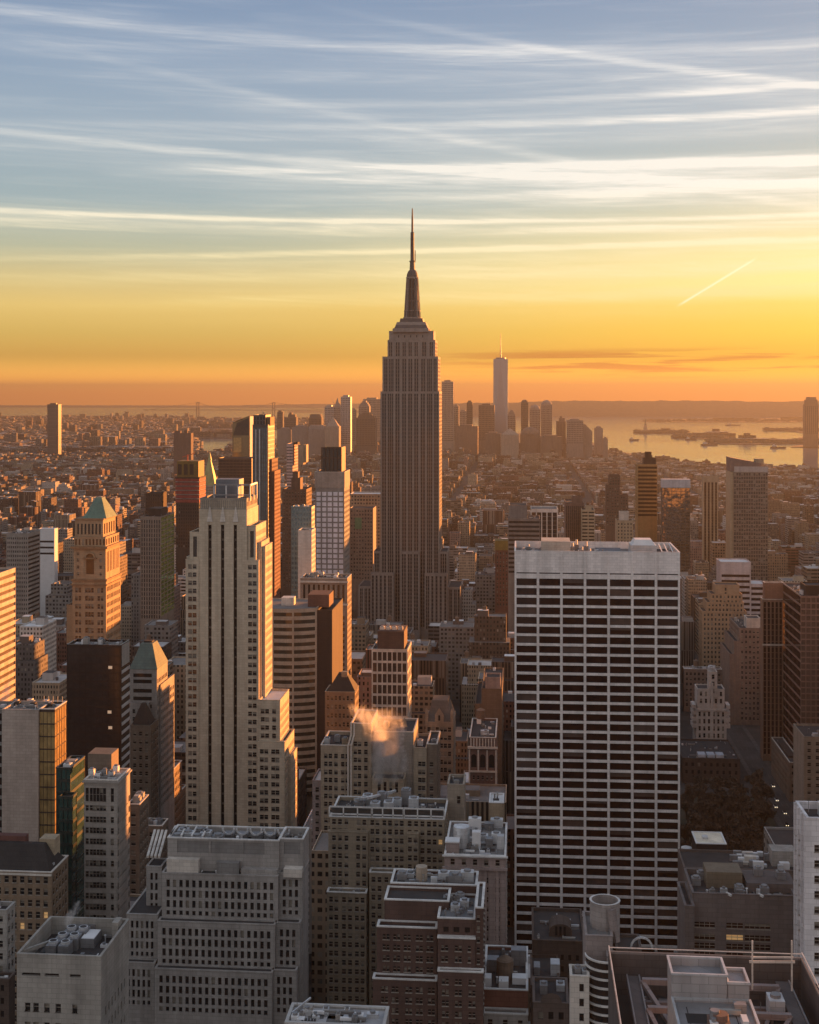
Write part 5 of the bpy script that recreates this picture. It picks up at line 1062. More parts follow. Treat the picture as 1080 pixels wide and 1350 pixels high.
tower('arcaded_stone_tower', 'brown grey stone tower with an arcade of arches at its top and long piers below', 'arcaded stone tower', 396, 458, 762, 900, 463.5, mat('taupe_stone', (.24, .19, .155)), dict(c=even(9, .46, 1), r=lambda z0, z1: [(z1 - 16, z1 - 4.5)] + [(z1 - 26 - 4.0 * i - 2.4, z1 - 26 - 4.0 * i) for i in range(20)], rec=.8, st='dark'), GP(3, .45, 4, .55, 4, 60), pyb=890, units=6, cop=PALE, cat='office building',
      extra=lambda b, x0, x1, y, yb, z1: (b.one('cornice', lambda mb: mb.box(x0 - .7, x1 + .7, y - .8, y - .005, z1 - 18.6, z1 - 17.4, PALE)), b.one('cornice', lambda mb: mb.box(x0 - .6, x1 + .6, y - .7, y - .01, z1 - 3.2, z1 - 2, PALE))))
def grid_tower():
    y = 1050; b = new('white_panel_tower', 'slim white panelled tower with a dark open cage on top', 437, y, 'cage topped white tower', 'skyscraper')
    z = lambda p: Z(p, y, 437); k = km(437, y); wp = mat('white_panel', (.58, .58, .64), .6, .08); gp = mat('dull_stone_panel', (.26, .225, .20))
    x0, x1 = X(416, y), X(454, y); yb = Yat(461, x1)
    b.mass(x0, x1, y, yb, 0, z(643), GREY, N=dict(c=even(5, .74, .3), r=[(z(653.5 + 6.85 * i) , z(648.6 + 6.85 * i)) for i in range(16)], st='plain', gl=wp, rec=-.3), W=GP(3.2, .5, 4.0, .5, 3, 60), par=.6)
    b.mass(x0 - .6, x1 + .3, y - .4, yb - .2, z(643), z(622), gp, N=None, W=None, roof=ROOF_D, par=1.0, cop=PALE)
    c0, c1, ya, ye = X(424, y + 5), X(450, y + 5), y + 5, yb - 4
    b.mass(c0 + .5, c1 - .5, ya + .6, ye - .5, z(622) - 1, z(591), G_DARK, par=.3)
    for i in range(6): b.one('cage_post', lambda mb, i=i: mb.box(c0 + (c1 - c0) * i / 5 - .3, c0 + (c1 - c0) * i / 5 + .3, ya - .2, ya + .4, z(622) - .8, z(590), DKBR))
    for p in (590.5, 604): b.one('cage_rail', lambda mb, p=p: mb.box(c0, c1, ya - .3, ya + .38, z(p) - .5, z(p) + .4, DKBR))
    b.one('cage_side', lambda mb: mb.box(c1 - .45, c1 + .3, ya + .45, ye, z(622) - .8, z(590), mat('tan_screen', (.35, .27, .18))))
    b.see(415, 461, 757, y, 700); b.done()
grid_tower()
tower('teal_glass_tower', 'narrow teal grey glass tower beside the white panelled tower', 'teal glass tower', 384, 411, 668, 970, 415, mat('teal_panel', (.13, .19, .20), .5), G(7, .7, 3.6, .55, 1.2, 60, st='plain', gl=G_BLUE), GP(2.5, .5, 3.6, .5, 2, 60), pyb=785, units=2, cat='apartment building')
tower('blank_white_slab', 'blank pale slab wall standing in front of the teal glass tower', 'blank pale slab', 393, 411, 699, 940, 416, mat('blank_cream', (.50, .47, .43), var=.08), None, GP(2.4, .45, 3.5, .5, 1.5, 60), pyb=785)
def thin_dark():
    y = 1250; b = new('dark_slim_tower', 'very tall slim dark glass tower with sunlit west edge and small mast', 347, y, 'tall slim dark tower', 'skyscraper')
    z = lambda p: Z(p, y, 347); dm = mat('dark_slate_panel', (.055, .06, .065), .4); x0, x1 = X(333, y), X(353.5, y); yb = Yat(362, x1)
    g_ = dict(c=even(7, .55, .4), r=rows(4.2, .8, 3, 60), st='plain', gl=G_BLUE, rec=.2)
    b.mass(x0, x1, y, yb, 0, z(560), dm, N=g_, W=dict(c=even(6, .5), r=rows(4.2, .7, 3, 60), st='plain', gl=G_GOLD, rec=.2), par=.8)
    b.mass(x0 + .6, X(350, y), y + 1, yb - 5, z(560) - 1, z(547), dm, N=G(4, .6, 4, .7, 2, st='plain'), W=None, par=.6)
    b.mass(X(350.2, y), X(355, y), y + 6, yb - 6, z(560) - 1, z(550), mat('copper_screen', (.24, .15, .08)), par=.5)
    for px in (337.5, 342.5): b.one('vertical_fin', lambda mb, px=px: mb.box(X(px, y) - .4, X(px, y) + .4, y - .6, y - .01, 30, z(566), GALV))
    b.one('mast', lambda mb: (mb.tube((X(345, y), y + 8), .5, z(547) - .5, z(543), STEEL, 6), mb.bar((X(343.6, y), y + 8, z(541.5)), (X(347, y), y + 8, z(546)), .5, STEEL)))
    b.mass(x1 + .02, X(356.5, y), y + 8, yb + 6, 0, z(606), mat('rust_brown', (.12, .065, .05)), W=GP(3, .4, 3.8, .5, 3, 60), par=.8)
    b.mass(X(356.6, y), X(359.5, y), y + 10, yb + 8, 0, z(622), mat('red_brick', (.17, .075, .055)), W=GP(3, .4, 3.8, .5, 3, 60), par=.8)
    b.see(333, 370, 750, y, 650); b.done()
thin_dark()
def slant_gold():
    y = 2000; b = new('slant_top_tower', 'dark gold mirror glass tower with a slanting top behind the slim dark tower', 318, y, 'slant topped gold tower', 'skyscraper')
    z = lambda p: Z(p, y, 318); x0, x1 = X(306.5, y), X(329, y); yb = y + 34; m = mat('bronze_mirror', (.20, .15, .09), .15, .1, .7)
    FOOT.append((x0, x1, y, yb)); BOXES.append((x0, x1, y, yb, 0, z(556)))
    b.P('wall').poly([(x0, y, 0), (x1, y, 0), (x1, y, z(548)), (x0 + (x1 - x0) * .25, y, z(556)), (x0, y, z(557))], m); b.P('wall').poly([(x1, y, 0), (x1, yb, 0), (x1, yb, z(548)), (x1, y, z(548))], m)
    b.P('wall').poly([(x0, y, 0), (x0, yb, 0), (x0, yb, z(557)), (x0, y, z(557))], m); b.P('wall').poly([(x0, yb, 0), (x1, yb, 0), (x1, yb, z(548)), (x0, yb, z(557))], m); b.P('roof').poly([(x0, y, z(557)), (x1, y, z(548)), (x1, yb, z(548)), (x0, yb, z(557))], ROOF_D)
    b.one('glass_panel', lambda mb: mb.box(x0 + 2, x0 + 14, y - .2, y - .02, z(596), z(577), G_GOLD)); b.one('top_panel', lambda mb: mb.poly([(x0 + 1, y - .15, z(574)), (x1 - 1, y - .15, z(574)), (x1 - 1, y - .15, z(551)), (x0 + 7, y - .15, z(557.5))], G_DARK))
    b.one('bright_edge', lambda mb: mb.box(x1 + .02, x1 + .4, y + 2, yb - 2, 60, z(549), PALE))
    b.see(306, 331, 602, y, 575); b.done()
slant_gold()
tower('brown_glass_slab', 'broad brown glass slab behind the crown of the striped tower', 'broad brown slab', 288, 332, 604, 1850, 3040, mat('bronze_slab', (.085, .05, .035), .5), G(24, .6, 4.2, .5, 3, 90, st='plain', gl=G_BROWN), None, pyb=665, cat='office building')
def building_site():
    y = 1500; b = new('tower_under_construction', 'tower under construction wrapped in red netting with yellow floors on top', 247, y, 'red netted construction tower', 'skyscraper')
    z = lambda p: Z(p, y, 247); x0, x1 = X(232, y), X(262.5, y); yb = y + 30; rd = mat('red_netting', (.25, .055, .045), .8, .4, scale=.3); yl = mat('yellow_formwork', (.15, .10, .03), .7, .35); wt = mat('white_netting', (.45, .42, .40))
    b.mass(x0, x1, y, yb, 0, z(663), mat('dark_core', (.055, .042, .036)), N=G(10, .6, 3.9, .6, 2, 80, st='dark'), W=G(8, .6, 3.9, .6, 2, 80, st='dark'), par=0)
    for i in range(6):
        p = 663 - 5.6 * i; b.one('floor_netting', lambda mb, p=p: (mb.box(x0 - .4, x1 + .4, y - .4, yb + .4, z(p - .4), z(p - 4.4), rd), mb.box(x0 + .5, x1 - .5, y + .5, yb - .5, z(p - 4.4), z(p - 5.2), DKBR), mb.box(x0 - .5, x1 + .5, y - .5, yb + .5, z(p - 5.2), z(p - 5.6), wt, True)))
    b.one('formwork', lambda mb: mb.box(x0 + 1, x1 - 1, y + 1, yb - 1, z(630), z(608), yl)); b.one('open_floor', lambda mb: [mb.box(x0 + 2 + i * 7, x0 + 6.6 + i * 7, y + .9, y + 1.1, z(626), z(612), DKBR) for i in range(3)])
    b.one('work_deck', lambda mb: mb.box(x0 - .8, x1 + .8, y - .8, yb + .8, z(631), z(629), DKBR, True))
    b.one('crane', lambda mb: (mb.bar((X(243, y), y + 15, z(608)), (X(243, y), y + 15, z(600)), 1.2, mat('crane_red', (.4, .1, .06))), mb.bar((X(236, y), y + 15, z(603.5)), (X(252, y), y + 15, z(598.5)), .8, mat('crane_red', (.4, .1, .06)))))
    b.see(230, 264, 740, y, 690); b.done()
building_site()
def gold_pyramid():
    y = 1900; b = new('gilded_pyramid_tower', 'stone tower topped by a tall gilded pyramid catching the sun', 275, y, 'gilded pyramid', 'office building')
    z = lambda p: Z(p, y, 275); x0, x1 = X(264.5, y), X(284, y); yb = y + 21
    b.mass(x0, x1, y, yb, 0, z(640), LIME, N=GP(3, .4, 4, .5, 2, 90), par=.5); pyramid(b, x0 + .8, x1 - .5, y + 1, yb - 1, z(640), z(607), GOLDLEAF, .18)
    pyramid(b, X(272.3, y), X(276.8, y), y + 8.2, y + 12.8, z(607) - .1, z(596), GOLDLEAF, .05, 'spire')
    b.see(264, 286, 662, y, 630); b.done()
gold_pyramid()
tower('grey_grid_office', 'square grey grid office block with a sunlit striped west side', 'grey grid office block', 8.5, 37, 703, 1100, 53, mat('mushroom_panel', (.26, .235, .21)), G(11, .5, 3.75, .5, 3.5, 60, .6, st='plain', gl=G_DARK), dict(c=even(1, .96), r=rows(3.75, .5, 3.5, 60), st='plain', rec=.4), pyb=765, cat='office building', units=3)
tower('white_shed_building', 'bright white gabled hall behind the grey grid office block', 'white gabled hall', 51, 72, 697, 1300, 76.5, ROOF_W, dict(c=even(1, .9), r=lambda a, e: [(e - 14 - 6 * i, e - 12 - 6 * i) for i in range(3)], st='plain'), None, roof=ROOF_W, par=.3, pyb=745)
tower('green_side_building', 'striped stone building whose glass flank reflects green and yellow', 'green flanked building', 185, 212.5, 681, 1150, 230, mat('taupe_stone', (.24, .19, .155)), G(8, .45, 4, .8, 3, 60, .5, st='plain'), dict(c=even(4, .9), r=rows(4, .8, 1, 60), st='plain', gl=glass('lime_mirror', (.30, .42, .10), .12, .6)), pyb=765, cat='office building', units=2, bulk=(.2, .8, 7, DKBR))
tower('dark_cylinder_building', 'dark squat tower standing behind the green flanked building', None, 192, 213, 650, 1500, 220, DKBR, G(7, .5, 4, .5, 2, 90, st='dark'), None, pyb=690)
tower('brick_slab', 'dark plain brick apartment slab standing in front of the river', 'dark brick riverside slab', 229, 252, 571, 3500, 255, mat('plum_brick', (.12, .085, .075)), None, None, pyb=607, steps=((230, 238, 568, 2, 12, None, None), (243, 247, 567, 2, 10, None, None)), cat='apartment building')
tower('pale_lit_tower', 'pink banded tower with one dark upper corner left of the cage topped tower', 'pink banded tower', 378, 386, 585, 1700, 393, PINK, G(4, .8, 4, .35, 4, 90, st='plain'), GP(4, .5, 4, .5, 3, 90), pyb=660, steps=((387, 392.5, 583, 1, 16, DKBR, None), (393, 400, 612, 2, 22, TAN, None), (400.2, 404, 609, 6, 22, BUFF, None)), cat='apartment building')
tower('brown_setback_tower', 'brown brick tower with ragged setbacks under the pink banded tower', 'ragged brown setback tower', 372, 404, 645, 1350, 411, BROWN, GP(3, .4, 3.8, .5, 3, 60), GP(3, .4, 3.8, .5, 3, 60), pyb=700, steps=((384, 396, 630, 4, 20, None, None), (386, 393, 622, 6, 16, None, None)), tanks=1, cat='apartment building')
tower('scaffolded_block', 'brown office block with a pale roof beside the ragged setbacks', None, 462, 502, 651, 1500, 3030, TAN, GP(3.4, .6, 4, .5, 2, 60), None, pyb=690, roof=ROOF_W, cop=ROOF_W)
tower('greenish_banner_block', 'grey brown block with a green banner patch just left of the spired skyscraper', None, 461, 492, 670, 1420, 3030, mat('taupe_stone', (.24, .19, .155)), GP(3.2, .5, 4, .5, 2, 60), None, pyb=735, extra=lambda b, x0, x1, y, yb, z1: b.one('green_banner', lambda mb: mb.box(X(468, y), X(477, y), y - .3, y - .02, Z(698, y), Z(683, y), mat('faded_green', (.12, .22, .13)))))

# ---- centre, in front of the spire
tower('white_grid_tower', 'white concrete grid tower under a brown plant room with a pale rim', 'white grid tower', 490, 537.5, 856, 740, 542.5, mat('pale_grid_concrete', (.50, .46, .41)), dict(c=even(7, .78, .4), r=rows(6.15, .8, 1.6, 40), st='plain', gl=glass('brown_shade_glass', (.06, .045, .038), .12), rec=.5), dict(c=even(6, .7), r=rows(6.15, .75, 1.6, 40), st='plain'), pyb=945, roof=ROOF_G, par=1.6, cop=PALE, cat='office building',
      extra=lambda b, x0, x1, y, yb, z1: (b.one('penthouse', lambda mb: mb.box(X(498, y + 2), X(533, y + 2), y + 1.5, yb - 3, z1 - 1.6, Z(832, y + 2, 515), mat('cocoa_metal', (.085, .055, .045)))), [b.one('roof_fan', unit(X(501 + i * 8, y + 6), X(507 + i * 8, y + 6), y + 6, y + 9, Z(832, y + 2, 515), 1.6, PALE)) for i in range(4)]))
tower('hip_roofed_building', 'stone building with dark hipped roof beside the white grid tower', 'dark hip roofed building', 428.5, 468, 912, 690, 473, mat('fawn_stone', (.20, .145, .10)), G(7, .5, 4.6, .5, 2.2, 30, .6, st='sash'), GP(3, .5, 4.6, .5, 2.2, 30), pyb=975, cop=TAN, cat='office building',
      extra=lambda b, x0, x1, y, yb, z1: (pyramid(b, x0 + .8, x1 + .3, y + 1, yb - 1, z1 - .5, Z(889, y + 4, 450), mat('sooty_slate', (.035, .03, .028)), .3, 'hip_roof'), b.one('dormer', lambda mb: mb.box(X(450, y + 4), X(458, y + 4), y + 5, y + 8, Z(897, y + 4), Z(888, y + 4), TAN))))
def cream_complex():
    y = 570; b = new('cream_brick_building', 'cream brick building with white chimney pipes venting white steam', 485, y, 'steaming cream building', 'office building')
    m = mat('cream_tan_brick', (.31, .255, .19)); z = lambda p, yy=y: Z(p, yy, 480); k = km(480, y); fl = 10.6 * k; xs = lambda p: X(p, y)
    wn = lambda a, ps, top: dict(c=[((p - a) * k, (p - a + 4.6) * k) for p in ps], r=rows(fl, .56, top, 30), rec=.35, st='office')
    b.mass(xs(423), xs(462.5), y, y + 24, 0, z(983), m, N=wn(423, [427.5, 433.5, 441, 450, 456], 3.8), W=None, roof=ROOF_D, par=1.6, cop=PALE)
    b.mass(xs(463), xs(490), y - .5, y + 24, 0, z(953), m, N=wn(463, [466.5, 472, 480.5], 8), W=GP(3, .4, fl, .5, 4, 30), roof=ROOF_D, par=1, cop=PALE)
    b.mass(xs(490.1), xs(545), y + 2, y + 26, 0, z(965), mat('smoke_grey_wall', (.25, .22, .19)), N=None, W=GP(3, .4, fl, .5, 4, 30), roof=ROOF_D, par=1, cop=PALE)
    b.mass(xs(545.1), xs(562), y + 1, y + 25, 0, z(985), m, N=wn(545, [551, 556], 6), W=None, roof=ROOF_D, par=1)
    b.mass(xs(562.1), xs(576), y + 3, y + 25, 0, z(981), mat('umber_stone', (.17, .13, .10)), N=wn(562, [566], 8), W=GP(3, .4, fl, .5, 4, 30), roof=ROOF_D, par=1, cop=PALE)
    b.mass(xs(493), xs(535), y - 8, y + 1.95, 0, z(1026, y - 8), m, N=dict(c=even(4, .5, 2), r=[(z(1044, y - 8), z(1030, y - 8))], st='office'), W=None, roof=ROOF_D, par=.8)
    for p in (459.5, 463.4): b.one('chimney_pipe', lambda mb, p=p: (mb.tube((xs(p), y - .9), .42, z(1056), z(983), PALE, 8), mb.bar((xs(p), y - .9, z(983)), (xs(p + 4), y - .9, z(968)), .8, PALE), mb.tube((xs(p + 4), y - .9), .42, z(968), z(952), PALE, 8)))
    b.one('skylight_ridge', lambda mb: mb.poly([(xs(528), y + 6, z(962)), (xs(536), y + 6, z(962)), (xs(532), y + 6, z(948))], TAN))
    b.mass(xs(410), xs(422.8), y + 4, y + 22, 0, z(1034), mat('rosy_stone', (.27, .215, .20)), N=GP(2.6, .5, fl, .55, 3, 30), roof=ROOF_W, par=.8)
    for i, (px, dd) in enumerate(((428, 6), (440, 10), (452, 6), (552, 8), (570, 9), (505, 12))): b.one('roof_unit', unit(xs(px) - 1.2, xs(px) + 1.3, y + dd, y + dd + 2.6, (z(983) if px < 460 else z(985) if px > 540 else z(965)) - 1.4, 2.6, (GALV, STEEL, TAN)[i % 3]))
    b.see(410, 577, 1052, y, 1010); b.done()
cream_complex()
def gothic():
    y = 670; b = new('gabled_stone_building', 'gothic stone building with steep dark roof and pointed central gable', 580, y, 'gothic gabled building', 'office building')
    m = mat('ashen_stone', (.25, .20, .155)); z = lambda p: Z(p, y, 580); x0, x1 = X(561, y), X(597.5, y); yb = y + 24; k = km(580, y)
    b.mass(x0, x1, y, yb, 0, z(952), m, N=dict(c=pairs(3, 1.6, .5, .8), r=rows(4.1, .55, 2.6, 30), st='sash'), W=GP(3, .4, 4.1, .5, 3, 30), par=.5)
    b.one('mansard_roof', lambda mb: mb.frustum(x0 + .3, x1 - .3, y + .6, yb - .6, z(952) - .4, x0 + 3, x1 - 3, y + 6, yb - 6, z(927), mat('grey_slate', (.10, .088, .08))))
    xc = (x0 + x1) / 2
    b.one('pointed_gable', lambda mb: (mb.poly([(xc - 2.2, y - .1, z(952)), (xc + 2.2, y - .1, z(952)), (xc + 2.2, y - .1, z(942)), (xc, y - .1, z(933)), (xc - 2.2, y - .1, z(942))], m), mb.box(xc - .5, xc + .5, y - .16, y - .12, z(950), z(943), G_DARK)))
    for p in (562.5, 596): b.one('corner_pinnacle', lambda mb, p=p: (mb.box(X(p, y) - .8, X(p, y) + .8, y - .2, y + 1.4, z(952) - 2, z(940), m), mb.frustum(X(p, y) - .8, X(p, y) + .8, y - .2, y + 1.4, z(940), X(p, y) - .05, X(p, y) + .05, y + .5, y + .6, z(934), m)))
    b.see(560, 598, 1032, y, 990); b.done()
gothic()
tower('ornate_brick_building', 'narrow red brick building with three pale arches below a bracketed cornice', 'narrow building with arches', 619, 654, 972, 640, 656, mat('rosewood_brick', (.155, .10, .085)), dict(c=even(5, .38, 1), r=rows(4.0, .48, 18.5, 30), st='sash'), GP(3, .4, 4, .5, 12, 30), pyb=1060, roof=ROOF_D, cop=PALE, tanks=1, units=3, cat='office building',
      extra=lambda b, x0, x1, y, yb, z1: ([b.one('arched_window', lambda mb, i=i: (lambda cx, r: mb.poly([(cx - r, y - .04, z1 - 14.5), (cx + r, y - .04, z1 - 14.5), (cx + r, y - .04, z1 - 9.5)] + [(cx + r * math.cos(math.pi * j / 8), y - .04, z1 - 9.5 + r * math.sin(math.pi * j / 8)) for j in range(1, 8)] + [(cx - r, y - .04, z1 - 9.5)], G_DARK))(x0 + (x1 - x0) * (i + .5) / 3, 1.25)) for i in range(3)],
                                          [b.one('pilaster', lambda mb, i=i: mb.box(x0 + (x1 - x0) * i / 3 - .35, x0 + (x1 - x0) * i / 3 + .35, y - .35, y - .05, z1 - 60 if i in (0, 3) else z1 - 16, z1 - 6, PALE)) for i in range(4)],
                                          b.one('cornice', lambda mb: mb.box(x0 - .8, x1 + .8, y - 1.0, y - .14, z1 - 5.4, z1 - 4.4, PALE)), b.one('cornice', lambda mb: mb.box(x0 - .4, x1 + .4, y - .6, y - .05, z1 - 16.8, z1 - 16.0, PALE)),
                                          [b.one('bracket', lambda mb, i=i: mb.box(x0 + (x1 - x0) * (i + .5) / 9 - .3, x0 + (x1 - x0) * (i + .5) / 9 + .3, y - .7, y - .05, z1 - 4.4, z1 - .6, PALE)) for i in range(9)]))
tower('brown_slab', 'blank brown slab building just left of the broad white slab', 'blank brown slab', 635, 662, 908, 790, 664, mat('tobacco_wall', (.15, .105, .075)), None, None, pyb=960, steps=((626, 634.8, 928, 0.1, None, None, None), (640, 660, 893, 3, 16, mat('rosy_stone', (.27, .215, .20)), None)), units=3)
tower('plain_beige_shaft', 'plain beige shaft with one window beside tan roof railings', 'plain beige shaft', 590, 612, 1034, 450, 614, mat('drab_beige', (.27, .23, .185)), dict(c=[(3.3, 4.4)], r=lambda a, e: [(e - 6.5, e - 4)], st='sash'), None, pyb=1085, roof=ROOF_D)
tower('white_topped_block', 'small block with a white square roof beside the broad white slab', None, 645, 664, 1058, 500, 3012, TAN, None, None, pyb=1085, roof=ROOF_W, par=.4, cop=ROOF_W)

# ---- beyond and right of the white slab
tower('striped_black_white_tower', 'black tower with white vertical stripes and a white rim', 'black and white striped tower', 700, 735.5, 671, 1250, 3034, mat('off_white_rib', (.58, .54, .50)), G(5, .8, 4, .98, 3.2, 100, .3, st='plain', gl=G_DARK, rec=.6), G(3, .8, 4, .98, 3, 100, st='plain'), pyb=714, cop=PALE, roof=ROOF_G, cat='office building')
tower('grey_ledge_office', 'stepped grey banded office beside the black and white stripes', 'grey banded stepped office', 670, 712, 684, 1180, 3036, mat('ash_panel', (.19, .165, .15)), dict(c=even(1, .97), r=rows(4, .5, 2, 100), st='plain'), None, pyb=714, steps=((671, 695, 666, 4, 30, mat('pewter_panel', (.17, .16, .155)), None),))
tower('yellow_topped_building', 'red brown building wrapped in yellow netting on top', 'yellow netted building', 653, 671, 724, 1250, 3018, mat('red_brick', (.17, .075, .055)), GP(3, .4, 4, .5, 3, 60), None, pyb=752, extra=lambda b, x0, x1, y, yb, z1: b.one('yellow_netting', lambda mb: mb.box(x0 - .3, x1 + .3, y - .3, yb + .3, z1 - 1, z1 + 8, mat('dull_yellow_net', (.24, .165, .05)))))
tower('brown_brick_apartment', 'brown ribbed apartment tower standing right of the black and white stripes', 'brown ribbed apartment tower', 746, 770, 663, 1350, 744, mat('cocoa_brick', (.155, .10, .08)), G(9, .5, 3.4, .96, 3, 100, st='plain'), None, pyb=714, steps=((754, 768, 655, 4, 16, None, None),), cat='apartment building')
tower('beige_balcony_apartment', 'beige balconied apartment tower beside the brown ribbed one', 'beige balconied apartment tower', 767, 784, 672, 1330, 765, BUFF, dict(c=even(2, .85), r=rows(3.4, .45, 2, 100), st='plain'), GP(3, .4, 3.4, .5, 2, 100), pyb=714, steps=((772, 780, 667, 4, 12, None, None),), cat='apartment building')
tower('dark_brick_shouldered_tower', 'dark brown brick tower with lower shoulder on its right', 'dark shouldered tower', 799, 817, 640, 1600, 798, BROWN, GP(3, .4, 3.6, .5, 3, 100), None, pyb=714, steps=((803, 818, 626, 4, 22, None, GP(3, .4, 3.6, .5, 3, 100)), (817.2, 828.5, 652, 0.1, None, None, GP(3, .4, 3.6, .5, 3, 100))), cat='apartment building')
tower('pale_small_tower', 'small pale stepped tower in front of the dark shouldered one', 'small pale stepped tower', 813, 835, 686, 1420, 3022, BUFF, GP(3, .4, 3.6, .5, 3, 100), None, pyb=714, steps=((817, 829, 675, 3, 16, PALE, None),))
tower('bronze_banded_tower', 'bronze banded glass tower with a notched dark top and a pale ribbed flank', 'bronze banded tower', 841, 866.5, 612, 1700, 837.5, mat('bronze_band', (.27, .18, .085), .45, .15, .3), dict(c=even(1, .97), r=rows(5, .55, 3, 100), st='plain', gl=G_BROWN), G(5, .6, 4, .5, 2, 100, st='plain', gl=PALE), pyb=712, cat='apartment building', steps=((849, 865, 604, 3, 24, DKBR, None), (851, 859, 596, 6, 18, DKBR, None)))
tower('reflecting_tower', 'mirror glass tower reflecting orange under a plain white top', 'white topped mirror tower', 873, 910, 643, 1650, 871.5, mat('slate_mullion', (.10, .095, .095), .4), dict(c=even(6, .92, .2), r=rows(4, .85, .6, 10), st='plain', gl=glass('warped_mirror', (.30, .26, .22), .06, .85, .5, .6), rec=.1), None, pyb=712, cat='office building', extra=lambda b, x0, x1, y, yb, z1: b.one('white_crown', lambda mb: mb.box(x0 - .3, x1 + .3, y - .3, yb + .2, z1, Z(632, y, 890), mat('cool_white_panel', (.46, .47, .50)))))
tower('cream_striped_tower', 'slim cream tower of vertical ribs beyond the mirror tower', 'slim cream ribbed tower', 927, 947, 628, 1800, 925.5, BUFF, G(4, .5, 3.8, .95, 8, 10, .5, st='plain', gl=G_BROWN), None, pyb=712, cat='apartment building', extra=lambda b, x0, x1, y, yb, z1: [b.one('roof_post', lambda mb, i=i: mb.box(x0 + (x1 - x0) * i / 4 - .6, x0 + (x1 - x0) * i / 4 + .6, y + .5, y + 2, z1 - 1, z1 + 4, TAN)) for i in range(5)])
def slope_top():
    y = 1600; b = new('sloped_top_tower', 'big dark checkered apartment tower with a sloping top and a bright left edge', 988, y, 'sloped checkered tower', 'skyscraper')
    z = lambda p: Z(p, y, 988); x0, x1 = X(967.5, y), X(1012.5, y); yb = y + 42; m = mat('checker_panel', (.20, .165, .145), .6); fl = 4.4
    rr = random.Random(4); 
    b.mass(x0, x1, y, yb, 0, z(622), m, N=dict(c=even(14, .72), r=rows(fl, .7, 1.5, 10), st='office', rec=.3), E=dict(c=even(10, .5), r=rows(fl, .7, 2, 10), st='office'), par=.8, cop=PALE)
    xa, xb = X(963.5, y + 2), X(1004, y + 2)
    b.one('pale_top_panel', lambda mb: mb.box(x0 + .5, x1 + .2, y - .3, y - .02, z(622), z(615), mat('tinted_panel', (.40, .36, .34))))
    b.one('sloping_crown', lambda mb: [mb.poly(p, mat('mauve_brown_metal', (.19, .135, .12))) for p in ([(xa, y + 2, z(622)), (xb, y + 2, z(622)), (xb, y + 2, z(611)), (xa, y + 2, z(603.5))], [(xa, y + 2, z(622)), (xa, yb - 4, z(622)), (xa, yb - 4, z(603.5)), (xa, y + 2, z(603.5))],
              [(xa, y + 2, z(603.5)), (xb, y + 2, z(611)), (xb, yb - 4, z(611)), (xa, yb - 4, z(603.5))], [(xb, y + 2, z(622)), (xb, yb - 4, z(622)), (xb, yb - 4, z(611)), (xb, y + 2, z(611))], [(xa, yb - 4, z(622)), (xb, yb - 4, z(622)), (xb, yb - 4, z(611)), (xa, yb - 4, z(603.5))])])
    b.one('lift_house', lambda mb: mb.box(X(996, y + 10), X(1007, y + 10), y + 10, y + 22, z(616), z(605.5), TAN))
    b.mass(X(963.5, y + 2), x0 - .02, y + 2, yb - 1, 0, z(622) - .5, BUFF, par=.3)
    b.see(963, 1013, 770, y, 690); b.done()
slope_top()
tower('white_banded_office', 'pinkish white office tower with dark window bands and a blank top', 'pinkish white banded office', 950, 990, 741, 1300, 944.5, mat('rosy_white', (.50, .42, .41)), dict(c=even(1, .93), r=lambda a, e: [(e - 14.5 - 5.4 * i, e - 12 - 5.4 * i) for i in range(18)], st='plain', gl=G_BROWN), None, pyb=800, roof=ROOF_W, cat='office building', steps=((990.1, 1010, 770, 0.2, None, None, dict(c=even(1, .95), r=rows(5.2, .5, 3, 40), st='plain', gl=G_BROWN)),))
tower('tan_setback_building', 'broad tan brick building whose corners step back toward a plain top', 'tan stepped loft building', 926, 985, 806, 1150, 921, mat('sandy_brick', (.33, .235, .155)), GP(3.1, .45, 4, .5, 2, 2, st='sash'), GP(3.1, .45, 4, .5, 2, 2), pyb=880, cat='office building', steps=((932, 981, 794, 3, 30, None, GP(3.1, .45, 4, .5, 1.5)), (937, 979, 783, 6, 28, None, GP(3.1, .45, 4, .5, 1.5)), (943, 975, 771, 9, 26, None, dict(c=[(8, 9.6)], r=lambda a, e: [(e - 9, e - 6.5), (e - 5, e - 2.5)]))))
tower('grey_terraced_building', 'grey brown loft building terraced on its left shoulder', 'terraced grey loft building', 975, 1003, 828, 1060, 962, mat('dun_brick', (.22, .165, .135)), GP(3, .5, 4, .5, 2, 2), GP(3, .5, 4, .5, 2, 2), pyb=960, cat='office building', steps=((985, 1003, 815, 3, 18, PALE, None), (968, 974.8, 845, .2, None, None, None), (962, 967.8, 862, .3, None, None, None)), units=2)
tower('tall_brown_tower', 'tall brown glass tower with a ribbed west face and twin lit ledges', 'tall brown ribbed tower', 1006, 1032, 790, 958, 1002.5, mat('bronze_pier', (.20, .13, .095), .5), G(5, .6, 4, .92, 2, 2, st='plain', gl=G_BROWN), None, pyb=1000, cop=PALE, cat='office building', steps=((1008, 1033, 768, 2, 9, mat('terracotta_panel', (.24, .13, .09)), None),), extra=lambda b, x0, x1, y, yb, z1: b.one('ledge', lambda mb: mb.box(x0 - .4, x1 + .3, y - .6, y - .02, Z(851, y, 1018), Z(849, y, 1018), PALE)))
